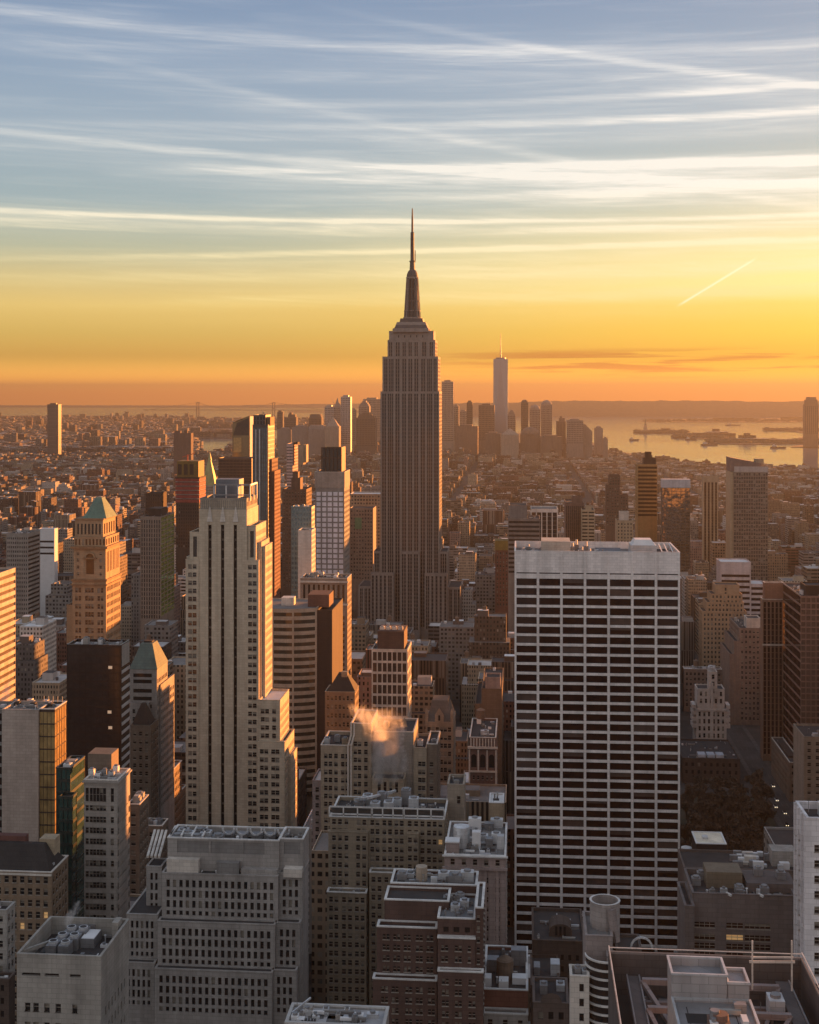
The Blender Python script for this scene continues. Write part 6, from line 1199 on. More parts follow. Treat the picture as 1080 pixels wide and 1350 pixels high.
tower('striped_glass_tower', 'large reddish glass tower with thin pale sloping stripes along its flank', 'reddish striped glass tower', 1056, 1130, 786, 899, 1032, mat('rose_mullion', (.24, .155, .125), .4), G(11, .85, 4, .8, 1.2, 2, st='plain', gl=glass('rose_mirror', (.20, .13, .10), .08, .5, .5, .4)), dict(c=even(1, .97), r=rows(6.2, .78, 1, 2), st='plain', gl=G_BROWN, rec=.25), pyb=1000, cat='office building', steps=((1062, 1120, 772, 5, 22, DKBR, None),), units=3)
def white_ornate():
    y = 980; b = new('white_ornate_building', 'white ornate building with a slender central tower and projecting balconies', 938, y, 'white ornate building', 'office building')
    m = mat('ivory_stone', (.50, .45, .41)); z = lambda p: Z(p, y, 938); xs = lambda p: X(p, y); k = km(938, y); fl = 5.2
    w = lambda n: G(n, .45, fl, .6, 2, 2, .8, st='sash')
    b.mass(xs(918), xs(958), y, y + 20, 0, z(935), m, N=w(6), E=w(3), par=.8, cop=PALE); b.mass(xs(920), xs(956), y + 2, y + 18, z(935) - 1, z(909), m, N=w(5), par=.8, cop=PALE)
    b.mass(xs(935), xs(946), y + 1, y + 10, z(909) - 6, z(886), m, N=w(1), par=.8, cop=PALE); b.one('finial_tower', lambda mb: (mb.tube((xs(939), y + 5), 2.6, z(886) - .5, z(881), GALV, 12), mb.tube((xs(939), y + 5), 1.4, z(881), z(879), GALV, 12)))
    b.one('central_pier', lambda mb: mb.box(xs(937), xs(940.5), y - .8, y - .02, z(980), z(900), m))
    for a, e in ((913, 918), (958, 963)):
        for i in range(4): b.one('balcony', lambda mb, a=a, e=e, i=i: mb.box(xs(a), xs(e) - .01, y + .5, y + 12, z(960 - 8.5 * i), z(955 - 8.5 * i), m, True))
    b.one('cornice', lambda mb: mb.box(xs(917), xs(959), y - .7, y - .02, z(937), z(934), m))
    b.see(913, 964, 984, y, 940); b.done()
white_ornate()
tower('pale_loft_building', 'pale brown loft building left of the white ornate building', 'pale brown loft building', 902, 952, 882, 1100, 900, mat('dun_brick', (.22, .165, .135)), GP(3.2, .5, 4.2, .55, 3, 2), None, pyb=985, roof=ROOF_W, cop=PALE, units=4, tanks=1)
tower('skylit_library', 'low dark building with a row of bright skylights beside the bare park trees', 'brightly skylit low building', 900, 976, 1000, 900, 3050, mat('soot_brown', (.075, .055, .046)), GP(4, .4, 5, .5, 3, 2, st='dark'), None, pyb=1035, extra=lambda b, x0, x1, y, yb, z1: [b.one('skylight', lambda mb, i=i: mb.box(X(921 + 12 * i, y + 5), X(931 + 12 * i, y + 5), y + 6, y + 14, z1 - 1, z1 + .8, mat('skylight_glass', (.50, .54, .60), .4))) for i in range(3)])
tower('low_sixth_building', 'low dark roofed building with a pale rim beside the avenue', 'low pale rimmed avenue building', 1041, 1057.5, 1005, 863, 1017, mat('umber_stone', (.17, .13, .10)), GP(3.4, .5, 4, .5, 2, 2, st='dark'), GP(3.4, .5, 4, .5, 2, 2, st='dark'), pyb=1090, cop=PALE, par=1, extra=lambda b, x0, x1, y, yb, z1: b.one('roof_well', lambda mb: mb.box(x0 + 2, x1 - 2, y + 14, yb - 16, z1 - 1, z1 + .4, DKBR)))
tower('beige_edge_building', 'plain beige block at the right edge above the white stone building', None, 1060, 1140, 972, 780, 3030, mat('drab_beige', (.27, .23, .185)), GP(5, .4, 4, .5, 3, 2), None, pyb=1060, units=2)

# ---- downtown and the far shore
def glass_spire():
    y = 5700; b = new('faceted_glass_tower', 'tall faceted glass tower with a thin mast, highest of the far downtown towers', 660, y, 'far faceted glass tower', 'skyscraper')
    xc = X(660, y); yc = y + 30; h = 9.6 * km(660, y); z0, z1 = 55, Z(473, y, 660); m = mat('pale_mirror_wall', (.27, .29, .32), .35, .06, .2, False)
    base = [(xc - h, yc - h), (xc + h, yc - h), (xc + h, yc + h), (xc - h, yc + h)]; t = h * 1.0; top = [(xc, yc - t), (xc + t, yc), (xc, yc + t), (xc - t, yc)]
    b.one('base_block', lambda mb: mb.box(xc - h, xc + h, yc - h, yc + h, 0, z0, m))
    def sh(mb):
        for i in range(4):
            j = (i + 1) % 4; A, B_ = base[i], base[j]; C_, D = top[i], top[j]
            mb.poly([(*A, z0), (*B_, z0), (*C_, z1)], m); mb.poly([(*B_, z0), (*D, z1), (*C_, z1)], m)
        mb.poly([(*p, z1) for p in top], m)
    b.one('shaft', sh)
    b.one('crown_ring', lambda mb: mb.tube((xc, yc), h * .7, z1, z1 + 6, STEEL, 16)); b.one('mast', lambda mb: mb.tube((xc, yc), 3.2, z1 + 6, Z(439, y, 660), STEEL, 8, .8))
    BOXES.append((xc - h, xc + h, yc - h, yc + h, 0, z1)); FOOT.append((xc - h, xc + h, yc - h, yc + h)); b.see(650, 670, 580, y, 530); b.done()
glass_spire()
DT = [  # px0 px1 top y kind
 (582.5, 598, 503, 5400, 'pale grey square tower nearest the spired skyscraper among far towers'), (598.5, 605, 535, 5600, 'slim rosy tower tucked against the pale grey square tower'), (606, 616, 542, 5900, 'short beige tower in the hazy downtown gap'),
 (615.5, 623, 530, 5500, 'dark slim tower midway before the faceted glass tower'), (631, 652, 534, 5500, 'brown glass block touching the faceted glass tower'), (669.5, 680, 547, 5600, 'rounded top tower just right of the faceted glass tower'),
 (687, 696.5, 530.5, 5500, 'dark slender slab left of the domed far tower'), (698.5, 712.5, 539, 5800, 'domed far tower between two slabs'), (713.5, 728, 533, 5900, 'flat topped grey slab right of the domed far tower'),
 (733.5, 746, 555, 5300, 'brown stepped block facing the bay'), (747.5, 769, 554, 5200, 'widest grey block of the right downtown group'), (769.2, 781, 569, 5250, 'low sloping shoulder block by the bay'), (784, 795, 564, 5400, 'lone narrow tower near the water'), (795.3, 801.5, 578, 5300, 'small sunlit tower last before the water'),
 (365.5, 373, 543, 6000, 'thin pair of dark towers left in downtown'), (375, 390.5, 550, 5800, 'dark stepped tower with ragged head'), (407.5, 424, 551, 5600, 'dark trapezoid topped tower'), (428, 440, 536, 5500, 'dull square tower left of the wavy silver tower'),
 (440, 449, 536, 5400, 'old tower with a pointed crown under construction crane'), (449.5, 462.3, 523, 5200, 'wavy silver tower, tallest of the left downtown group'), (462.5, 469, 540, 5500, 'orange lit narrow tower behind the wavy one'), (473, 487, 535, 5500, 'round shouldered tower with orange glowing strip'),
 (479, 502, 526, 6000, 'broad pale slab beside the spired skyscraper'), (470, 495, 551, 5000, 'broad dark block under the round shouldered tower'), (366, 384, 566, 5300, 'low hazy block leftmost downtown'), (384.5, 406, 563, 5250, 'hazy block with a flat roof in left downtown'), (406.5, 428, 566, 5200, 'hazy wide block under the trapezoid top'), (428.5, 447, 562, 5100, 'hazy tan block under the pointed crown'),
 (600, 630, 562, 5150, 'low wide brown block left of the faceted tower foot'), (640, 660, 572, 5000, 'low red brown block at the faceted tower foot'), (660.5, 684, 573, 4950, 'low pale block with pyramid roof at the foot of downtown'), (686, 712, 573, 5000, 'brown block below the domed far tower'), (712.5, 741, 576, 4980, 'wide warm block below the flat grey slab')]
DM = [mat('far_grey', (.22, .20, .19)), mat('far_brown', (.17, .125, .105)), mat('far_beige', (.30, .25, .21)), mat('far_dark', (.10, .085, .08)), mat('far_silver', (.34, .33, .33), .4, .1, .3)]
for i, (a, e, p, y, lb) in enumerate(DT):
    y *= 1; b = new('downtown_tower', lb, (a + e) / 2, y, None, 'skyscraper', 'hazy towers of far downtown'); x0, x1, z1 = dims(a, e, p, y)
    m = DM[4] if 'silver' in lb else DM[3] if 'dark' in lb else DM[2] if ('beige' in lb or 'pale' in lb or 'tan' in lb) else DM[1] if ('brown' in lb or 'warm' in lb or 'rosy' in lb) else DM[0]
    dep = max(28, min(60, x1 - x0)); sp = GP(6, .5, 8, .5, 6, 60, st='plain', rec=.5) if p < 560 else None
    b.mass(x0, x1, y, y + dep, 0, z1, m, N=sp, W=None, par=0)
    w = x1 - x0
    if 'dome' in lb: b.one('dome', lambda mb: [mb.tube(((x0 + x1) / 2, y + dep / 2), w * .48 * math.cos(j * .26), z1 + w * .48 * math.sin(j * .26) * .8, z1 + w * .48 * math.sin((j + 1) * .26) * .8, m, 16, w * .48 * math.cos((j + 1) * .26)) for j in range(6)])
    elif 'pyramid' in lb: pyramid(b, x0 + 2, x1 - 2, y + 1, y + dep - 1, z1, z1 + 22, DM[2], .08)
    elif 'pointed' in lb: pyramid(b, x0 + 3, x1 - 3, y + 3, y + dep - 3, z1, z1 + 36, m, .05, 'spire'); b.one('crane', lambda mb: mb.bar((x0 + 4, y + 8, z1 + 6), (x0 - 8, y + 8, z1 + 36), 1.5, STEEL))
    elif 'round' in lb: b.one('rounded_top', lambda mb: [mb.box(x0 + w * k, x1 - w * k, y + 2, y + dep - 2, z1 + 7 * j, z1 + 7 * j + 7, m) for j, k in enumerate((.08, .18, .32))])
    elif 'trapezoid' in lb: b.one('tapered_top', lambda mb: mb.frustum(x0, x1, y, y + dep, z1, x0 + 6, x1 - 6, y + 5, y + dep - 5, z1 + 16, m))
    elif 'stepped' in lb or 'ragged' in lb: b.one('upper_step', lambda mb: (mb.box(x0 + w * .3, x1 - w * .1, y + 4, y + dep - 4, z1, z1 + 12, m), mb.box(x0 + w * .4, x0 + w * .6, y + 6, y + dep - 8, z1 + 12, z1 + 20, m)))
    elif 'sloping' in lb: b.one('sloping_roof', lambda mb: mb.frustum(x0, x1, y, y + dep, z1, x0, x0 + 6, y, y + dep, z1 + 30, m))
    else: b.one('plant_room', lambda mb: mb.box(x0 + w * .2, x1 - w * .25, y + 5, y + dep - 5, z1, z1 + 6, m))
    b.see(a, e, min(p + 45, 590), y); b.done()
tower('riverside_glass_tower', 'lone dark hazy slab rising far behind the left rooftops', 'lone far left slab', 62.5, 77, 533, 5200, 81, mat('sunset_mirror', (.10, .085, .08), .5, .1, .0), dict(c=even(1, .9), r=rows(16, .8, 4, 40), st='plain', gl=glass('hazy_mirror', (.10, .085, .08), .2, .0, .4, .3)), None, pyb=598, steps=((66, 74, 531.5, 4, 18, None, None),), cat='skyscraper')
tower('harbour_tower', 'lone hazy tower across the bay at the right edge', 'lone tower across the bay', 1061, 1079, 533, 6600, 3040, mat('far_brown', (.17, .125, .105)), G(7, .5, 8, .6, 10, 60, st='plain'), None, pyb=590, cat='skyscraper', steps=((1062, 1078, 527, 3, 30, None, None), (1063.5, 1076.5, 523.5, 6, 26, None, None)))
# ------------------------------------------------------------------ ground, water, far shores
def gmat(name, c1, c2, sc, rough=.95):
    m = bpy.data.materials.new(name); m.use_nodes = True; q = NG(m.node_tree); p = m.node_tree.nodes['Principled BSDF']
    pos = q.new('ShaderNodeNewGeometry').outputs['Position']
    q.l.new(q.mix(q.sstep(q.noise(pos, sc, 4, .6), .35, .65), c1, c2), p.inputs['Base Color']); p.inputs['Roughness'].default_value = rough
    return m
ASPH = gmat('asphalt', (.035, .033, .032), (.06, .057, .055), .05); LANDM = gmat('far_land', (.05, .042, .036), (.12, .095, .08), .006)
WOODM = gmat('bare_woodland', (.05, .042, .03), (.085, .07, .05), .02); PAVE = gmat('pavement_stone', (.06, .055, .05), (.09, .085, .08), .3)
wm = bpy.data.materials.new('bay_water'); wm.use_nodes = True; q = NG(wm.node_tree); p = wm.node_tree.nodes['Principled BSDF']
p.inputs['Base Color'].default_value = (.14, .18, .22, 1); p.inputs['Roughness'].default_value = .10; p.inputs['IOR'].default_value = 1.33
pos = q.new('ShaderNodeNewGeometry').outputs['Position']
bp = q.new('ShaderNodeBump'); bp.inputs['Strength'].default_value = .35; bp.inputs['Distance'].default_value = 6
q.l.new(q.m('ADD', q.noise(q.v('MULTIPLY', pos, (.012, .004, .0)), 1.0, 3, .6), q.m('MULTIPLY', q.noise(q.v('MULTIPLY', pos, (.0012, .0006, .0)), 1.0, 2, .5), 3)), bp.inputs['Height']); q.l.new(bp.outputs[0], p.inputs['Normal'])
def sheet(name, pts, z, m, kind='structure'):
    mb = MB(); mb.poly([(x, y, z) for x, y in pts], m); return tag(mb.build(name), kind=kind)
G0 = lambda px, py: (X(px, (EYE * FPX / (py - HY)) / (1 / _d(px)[1])), (EYE * FPX / (py - HY)) * _d(px)[1])   # where a view ray meets the ground
def G0(px, py):
    t = EYE * FPX / (py - HY); dx, dy = _d(px); return t * dx, t * dy
sheet('water', [(-26000, -300), (26000, -300), (26000, 29500), (-26000, 29500)], -3, wm)
shore = [G0(1330, 640), G0(1080, 617), G0(985, 612), G0(930, 611.5), G0(880, 606), G0(845, 600), G0(800, 592), G0(780, 583), G0(742, 575), G0(700, 571), G0(600, 570), G0(480, 572), G0(400, 575), G0(340, 580), G0(308, 584), G0(300, 594), G0(230, 597), G0(100, 598), G0(-200, 599)]
sheet('ground', [(-2600, -250), (1600, -250)] + shore, 0, ASPH)
land = lambda name, pts, z=0.0, m=LANDM: sheet(name, [G0(*p) for p in pts], z, m)
land('far_shore', [(-300, 595), (120, 595), (215, 594.5), (250, 592), (254, 577), (310, 577), (312, 572), (262, 571), (258, 566), (420, 566), (480, 562), (420, 556), (300, 552), (120, 548), (-300, 549)])
land('bay_island', [(835, 570), (850, 568), (870, 567.2), (900, 568.5), (908, 570.5), (880, 571.3), (850, 571.2)])
land('bay_island', [(886, 576), (905, 572.5), (945, 571.5), (962, 574), (960, 577.5), (920, 578.2)])
land('far_pier', [(925, 582.5), (950, 581), (1000, 579.5), (1100, 579), (1100, 583.5), (1000, 585.5), (950, 585)])
land('far_pier', [(1003, 566.5), (1100, 564.5), (1100, 580), (1052, 577), (1070, 573.5), (1062, 570.5), (1035, 568)])
land('far_pier', [(842, 554.5), (880, 552.5), (1000, 551.5), (1100, 551.5), (1100, 556), (960, 556.5), (860, 556)]); land('far_pier', [(1040, 589), (1055, 586.5), (1100, 586), (1100, 590)])
def hill(name, d, pts, depth, m=WOODM):
    """a ridge of land: px, top py along distance d"""
    mb = MB(); pr = []
    n = 90; a, e = pts[0][0], pts[-1][0]; rng = random.Random(int(d))
    for i in range(n + 1):
        px = a + (e - a) * i / n
        for (p0, y0), (p1, y1) in zip(pts, pts[1:]):
            if p0 <= px <= p1: py = y0 + (y1 - y0) * (px - p0) / max(p1 - p0, 1e-6); break
        z = max(2, Z(py, d, px) + rng.uniform(-6, 6)); pr.append((X(px, d), z))
    for (x0, z0), (x1, z1) in zip(pr, pr[1:]):
        f = lambda x, k: x * (1 + k / d)
        for k0, h0, k1, h1 in ((-depth * .8, 0, -depth * .3, .6), (-depth * .3, .6, 0, 1), (0, 1, depth * .4, .7), (depth * .4, .7, depth, 0)):
            mb.poly([(f(x0, k0), d + k0, z0 * h0 - 2 * (h0 == 0)), (f(x1, k0), d + k0, z1 * h0 - 2 * (h0 == 0)), (f(x1, k1), d + k1, z1 * h1 - 2 * (h1 == 0)), (f(x0, k1), d + k1, z0 * h1 - 2 * (h1 == 0))], m)
    return tag(mb.build(name), kind='structure')
hill('hills', 16500, [(500, 540), (560, 534), (620, 531), (700, 530), (760, 528), (840, 528.5), (900, 528), (980, 529), (1060, 529), (1180, 529)], 1500)
hill('hills', 26500, [(-150, 537.5), (100, 537), (300, 534.5), (430, 532.5), (520, 531.5), (620, 532)], 2500)
hill('hills', 19000, [(380, 545), (450, 542.5), (520, 541), (600, 542)], 900)
# pavements along the avenue in view
AVE = [-4000 + 230 * i for i in range(12)] + [-1130, -910, -760, -610, -460, -320, -165, 163, 440, 720, 1000, 1280, 1560]
SP, SW = 80.5, 9
aw = lambda x: 10 if x == 163 else 15
STR = [37.5 + SP * i for i in range(-2, 80)]
for x in (-165, 163):
    k = aw(x)
    for s_ in (-1, 1): mb = MB(); mb.box(x + s_ * (k - 1.6) - 1.6, x + s_ * (k - 1.6) + 1.6, 380, 2400, 0, .14, PAVE); tag(mb.build('pavement'), kind='structure')
lm = mat('lane_paint', (.16, .155, .15)); 
mb = MB()
for x in (-165, 163):
    for k in (-3.4, 0, 3.4):
        for i in range(60): mb.poly([(x + k - .09, 500 + i * 22, .012), (x + k + .09, 500 + i * 22, .012), (x + k + .09, 508 + i * 22, .012), (x + k - .09, 508 + i * 22, .012)], lm)
tag(mb.build('road_markings'), kind='structure')

# ---- bridges, statue, boats
def suspension():
    d = 15200; b = empty('suspension_bridge', (X(311, d), d, 0)); tag(b, 'hazy grey suspension bridge far off, its two towers standing in the water', 'bridge'); m = mat('bridge_grey', (.06, .06, .065)); org = tuple(b.location)
    tops = []
    for px in (261, 361):
        x = X(px, d); zt = Z(530.5, d, px); tops.append((x, zt)); mb = MB()
        for s_ in (-1, 1): mb.box(x + s_ * 13 - 5, x + s_ * 13 + 5, d - 6, d + 6, -3, zt, m)
        for zz in (zt - 8, zt * .55): mb.box(x - 8, x + 8, d - 4, d + 4, zz, zz + 7, m)
        mb.build('tower', b, org)
    zd = 66; mb = MB(); mb.box(X(190, d), X(440, d), d - 12, d + 12, zd, zd + 7, m, True); mb.build('deck', b, org)
    mb = MB(); n = 20
    for yy in (d - 11, d + 11):
        for i in range(n):
            f = lambda t: (tops[0][0] + (tops[1][0] - tops[0][0]) * t, yy, zd + 12 + (tops[0][1] - zd - 12) * (2 * t - 1) ** 2)
            mb.bar(f(i / n), f((i + 1) / n), 2.4, m)
        mb.bar((tops[0][0], yy, tops[0][1]), (X(200, d), yy, zd + 8), 2.4, m); mb.bar((tops[1][0], yy, tops[1][1]), (X(424, d), yy, zd + 8), 2.4, m)
    mb.build('cable', b, org)
suspension()
def river_bridge():
    d = 6000; b = empty('river_bridge', (X(190, d), d, 0)); tag(b, 'low pale bridge deck crossing the river behind the dark rooftops', 'bridge'); org = tuple(b.location); m = mat('bridge_pale', (.32, .29, .27))
    mb = MB(); mb.box(X(120, d), X(235, d), d - 12, d + 12, 12, 17, m, True); mb.build('deck', b, org)
    for px in (140, 165, 190, 215): mb = MB(); mb.box(X(px, d) - 3, X(px, d) + 3, d - 9, d + 9, -3, 12, m); mb.build('pier', b, org)
river_bridge()
def statue():
    x, y = G0(851, 569.3); b = empty('harbour_statue', (x, y, 0)); tag(b, 'tiny robed statue with raised torch on a pedestal on a bay island', 'statue'); g_ = mat('verdigris', (.12, .16, .14)); st = mat('far_beige', (.30, .25, .21)); org = (x, y, 0)
    mb = MB(); mb.tube((x, y), 34, 0, 12, st, 11); mb.build('fort_base', b, org); mb = MB(); mb.frustum(x - 14, x + 14, y - 14, y + 14, 12, x - 9, x + 9, y - 9, y + 9, 46, st); mb.build('pedestal', b, org)
    mb = MB()
    for r0, z0, r1, z1 in ((7, 46, 5, 58), (5, 58, 4.4, 70), (4.4, 70, 4.8, 76), (4.8, 76, 1.6, 79), (1.9, 79, 2.1, 83), (2.1, 83, 1, 86)): mb.tube((x, y), r0, z0, z1, g_, 12, r1)
    mb.bar((x + 4, y, 75), (x + 6.5, y, 90), 2.2, g_); mb.bar((x - 3.5, y, 75), (x - 4.5, y - 3, 66), 2.4, g_); mb.build('robed_figure', b, org)
    mb = MB(); mb.tube((x + 6.5, y), 1.5, 90, 92, g_, 8, 2.2); mb.tube((x + 6.5, y), 1.4, 92, 95, GOLDLEAF, 8, .3); mb.build('torch', b, org)
    mb = MB()
    for i in range(7): a = math.pi * i / 6; mb.bar((x + 1.5 * math.cos(a), y, 85 + 1 * math.sin(a)), (x + 4 * math.cos(a), y, 86 + 3 * math.sin(a)), .6, g_)
    mb.build('crown', b, org)
statue()
for i, (px, py, L, lb) in enumerate(((836, 580, 60, 'small dark boat alone on the open bay nearest the city'), (911, 579.5, 70, 'low ferry just off the second bay island'), (935, 586.5, 90, 'barge lying below the long pier'), (1026, 590, 80, 'dark barge near the far shore pier'), (966, 560.5, 130, 'long low ship on the far side of the bay'))):
    x, y = G0(px, py); b = empty('ship' if L > 100 else 'boat', (x, y, -3)); tag(b, lb, 'boat'); org = (x, y, -3); h = mat('boat_hull', (.05, .045, .045)); mb = MB()
    mb.frustum(x - L / 2 + 5, x + L / 2 - 6, y - 6, y + 6, -3, x - L / 2, x + L / 2, y - 7, y + 7, 4, h); mb.build('hull', b, org); mb = MB(); mb.box(x - L * .35, x - L * .1, y - 5, y + 5, 4, 12, PALE); mb.box(x - L * .3, x - L * .2, y - 3, y + 3, 12, 16, PALE); mb.build('cabin', b, org)

# ------------------------------------------------------------------ ordinary city blocks
rm = bpy.data.materials.new('city_roof'); rm.use_nodes = True; q = NG(rm.node_tree); p = rm.node_tree.nodes['Principled BSDF']
at = q.new('ShaderNodeAttribute', attribute_name='tint'); pos = q.new('ShaderNodeNewGeometry').outputs['Position']
q.l.new(q.v('SCALE', at.outputs['Color'], q.m('MULTIPLY_ADD', q.noise(pos, .15, 3, .6), 1.0, .5)), p.inputs['Base Color']); p.inputs['Roughness'].default_value = .9
CROOF = rm
TONES = [('red brown', (.15, .075, .055)), ('tan', (.29, .22, .155)), ('dark brown', (.09, .062, .048)), ('grey', (.22, .21, .20)), ('buff', (.36, .295, .215)), ('off white', (.52, .49, .45)), ('smoky', (.12, .11, .105)), ('rosy', (.26, .175, .15)), ('umber', (.17, .125, .09)), ('sandy', (.40, .33, .25))]
RTONES = [('dark roof', (.045, .042, .042)), ('grey roof', (.17, .165, .16)), ('pale roof', (.40, .39, .38)), ('white roof', (.66, .66, .66)), ('brown roof', (.10, .075, .06))]
RW = [.34, .3, .18, .1, .08]
def capz(px0, px1, y, x0=None):
    """how high an ordinary building may rise without hiding a landmark"""
    t = T((px0 + px1) / 2, y); c = 1e9
    for a, e, pb, yy in HEROES:
        if yy > y + 5 and a < px1 - .5 and e > px0 + .5: c = min(c, EYE - (pb + 1 - HY) / FPX * t)
    xs_ = [-200, 0, 200, 330, 480, 600, 700, 800, 860, 900, 1000, 1080, 1300]; ys_ = [640, 640, 640, 650, 640, 640, 620, 612, 618, 622, 630, 640, 640]
    pm = (px0 + px1) / 2
    if y > 2300: return c
    for (a, b_), (ya, yb_) in zip(zip(xs_, xs_[1:]), zip(ys_, ys_[1:])):
        if a <= pm <= b_: c = min(c, EYE - (ya + (yb_ - ya) * (pm - a) / (b_ - a) - HY) / FPX * t)
    return c
class Fill: pass
FILL = []
rng = random.Random(7)
def overlaps(x0, x1, y0, y1):
    return any(a < x1 + 1 and e > x0 - 1 and c < y1 + 1 and d_ > y0 - 1 for a, e, c, d_ in FOOT)
def inside(px, y):   # on the city's own land
    t = T(px, y); py = HY + EYE / t * FPX; pts = [(1330, 640), (1080, 617), (985, 612), (930, 611.5), (880, 606), (845, 600), (800, 592), (780, 583), (742, 575), (700, 571), (600, 570), (480, 572), (400, 575), (340, 580), (308, 584), (300, 596), (230, 599), (100, 600), (-200, 601)]
    for (a, ya), (e, ye) in zip(pts, pts[1:]):
        if e <= px <= a: return py > ya + (ye - ya) * (px - a) / (e - a) + 1.2
    return False
PARK = (62, 150, 640, 872)
def add_fill(x0, x1, y0, y1, h):
    f = Fill(); f.x0, f.x1, f.y0, f.y1, f.h = x0, x1, y0, y1, h
    f.px0, f.px1 = proj(x0, y0, 0)[0], proj(x1, y0, 0)[0]
    f.px0, f.px1 = min(f.px0, proj(x0, y1, 0)[0]), max(f.px1, proj(x1, y1, 0)[0])
    if f.px1 < -60 or f.px0 > 1180: return
    if not inside(min(1300, max(-190, (f.px0 + f.px1) / 2)), (y0 + y1) / 2): return
    c = capz(f.px0, f.px1, y1)
    if y0 > 3300 and f.px0 > 740: c = min(c, rng.uniform(8, 15))
    if y0 > 2200 and rng.random() < .02: c = min(c, 90)
    f.h = min(h, c)
    if f.h < 7: return
    f.tone = rng.choices(range(len(TONES)), [.18, .14, .16, .10, .10, .07, .08, .06, .08, .03])[0]; f.rt = rng.choices(range(5), RW)[0]; f.rnd = rng.random()
    f.grid = rng.choice(((2.4, 3.4, .24, .26), (2.8, 3.5, .22, .28), (3.2, 3.6, .30, .26), (1.8, 3.3, .25, .28), (6.5, 3.7, .47, .24), (2.6, 3.5, .2, .3), (2.2, 30, .26, .49)))
    f.bulk = rng.random() < .75; f.tank = rng.random() < (.35 if y0 < 2600 else .12); f.vis = 0
    FOOT.append((x0, x1, y0, y1)); FILL.append(f)
for ya, yb_ in zip(STR, STR[1:]):
    if ya < 330 or ya > 6800: continue
    for xa, xb in zip(AVE, AVE[1:]):
        a, e = xa + aw(xa), xb - aw(xb)
        pm0, pm1 = proj(a, ya + 30, 0)[0], proj(e, ya + 30, 0)[0]
        if pm1 < -40 or pm0 > 1140: continue
        for row in (0, 1):
            y0 = ya + SW + (0 if row == 0 else (SP - 2 * SW) / 2 + .5); dep = (SP - 2 * SW) / 2 - .5
            x = a
            while x < e - 8:
                w = rng.uniform(14, 34) if ya < 1500 else rng.uniform(12, 40) if ya < 3000 else rng.uniform(16, 60)
                if e - x - w < 10: w = e - x
                x1 = min(e, x + w - .2); d_ = dep * rng.uniform(.72, 1.0)
                yy0 = y0 if row == 0 else y0 + dep - d_
                mid = (x + x1) / 2
                if ya < 900: h = rng.uniform(38, 88)
                elif ya < 1500: h = rng.choice((rng.uniform(25, 55), rng.uniform(45, 80)))
                elif ya < 2600: h = rng.choice((rng.uniform(16, 32), rng.uniform(28, 60), rng.uniform(20, 45)))
                elif ya < 4300: h = rng.choice((rng.uniform(12, 19), rng.uniform(13, 23), rng.uniform(16, 32)))
                elif mid < -700: h = rng.uniform(11, 21)
                else: h = rng.choice((rng.uniform(16, 34), rng.uniform(24, 52)))
                if 1500 < ya < 4000 and rng.random() < .03: h *= 1.9
                if mid < -300 and ya < 2600: h *= 1.15
                if not (PARK[0] < x1 and PARK[1] > x and PARK[2] < y0 + dep and PARK[3] > y0) and not overlaps(x + .5, x1 - .5, yy0 + .5, yy0 + d_ - .5): add_fill(x, x1, yy0, yy0 + d_, h)
                x += w
# which ordinary buildings does the view show, and how large
BP, BF = [], []
OWN = []
def bvh_box(x0, x1, y0, y1, z0, z1, own):
    n = len(BP); BP.extend([(x0, y0, z0), (x1, y0, z0), (x1, y1, z0), (x0, y1, z0), (x0, y0, z1), (x1, y0, z1), (x1, y1, z1), (x0, y1, z1)])
    for f in ((0, 1, 5, 4), (1, 2, 6, 5), (2, 3, 7, 6), (3, 0, 4, 7), (4, 5, 6, 7)): BF.append(tuple(n + i for i in f)); OWN.append(own)
for bx in BOXES: bvh_box(*bx, None)
for i, f in enumerate(FILL): bvh_box(f.x0, f.x1, f.y0, f.y1, 0, f.h, i)
tree = BVHTree.FromPolygons(BP, BF)
eye = Vector((0, 0, EYE)); gx = 2.5
for iy in range(int(600 / gx), int(1350 / gx)):
    for ix in range(int(1080 / gx)):
        px, py = ix * gx + gx / 2, iy * gx + gx / 2; dx, dy = _d(px); hit = tree.ray_cast(eye, Vector((dx, dy, -(py - HY) / FPX)))
        if hit[2] is not None and OWN[hit[2]] is not None: FILL[OWN[hit[2]]].vis += 1
vis = sorted((f for f in FILL if f.vis), key=lambda f: -f.vis)
MID = [f for f in vis if f.h >= 34][:290]; LOW = [f for f in vis if f.h < 34][:290]
single = set(map(id, MID)) | set(map(id, LOW))
print('fills', len(FILL), 'visible', len(vis), 'mid', len(MID), 'low', len(LOW), 'smallest', MID[-1].vis if MID else 0, LOW[-1].vis if LOW else 0)
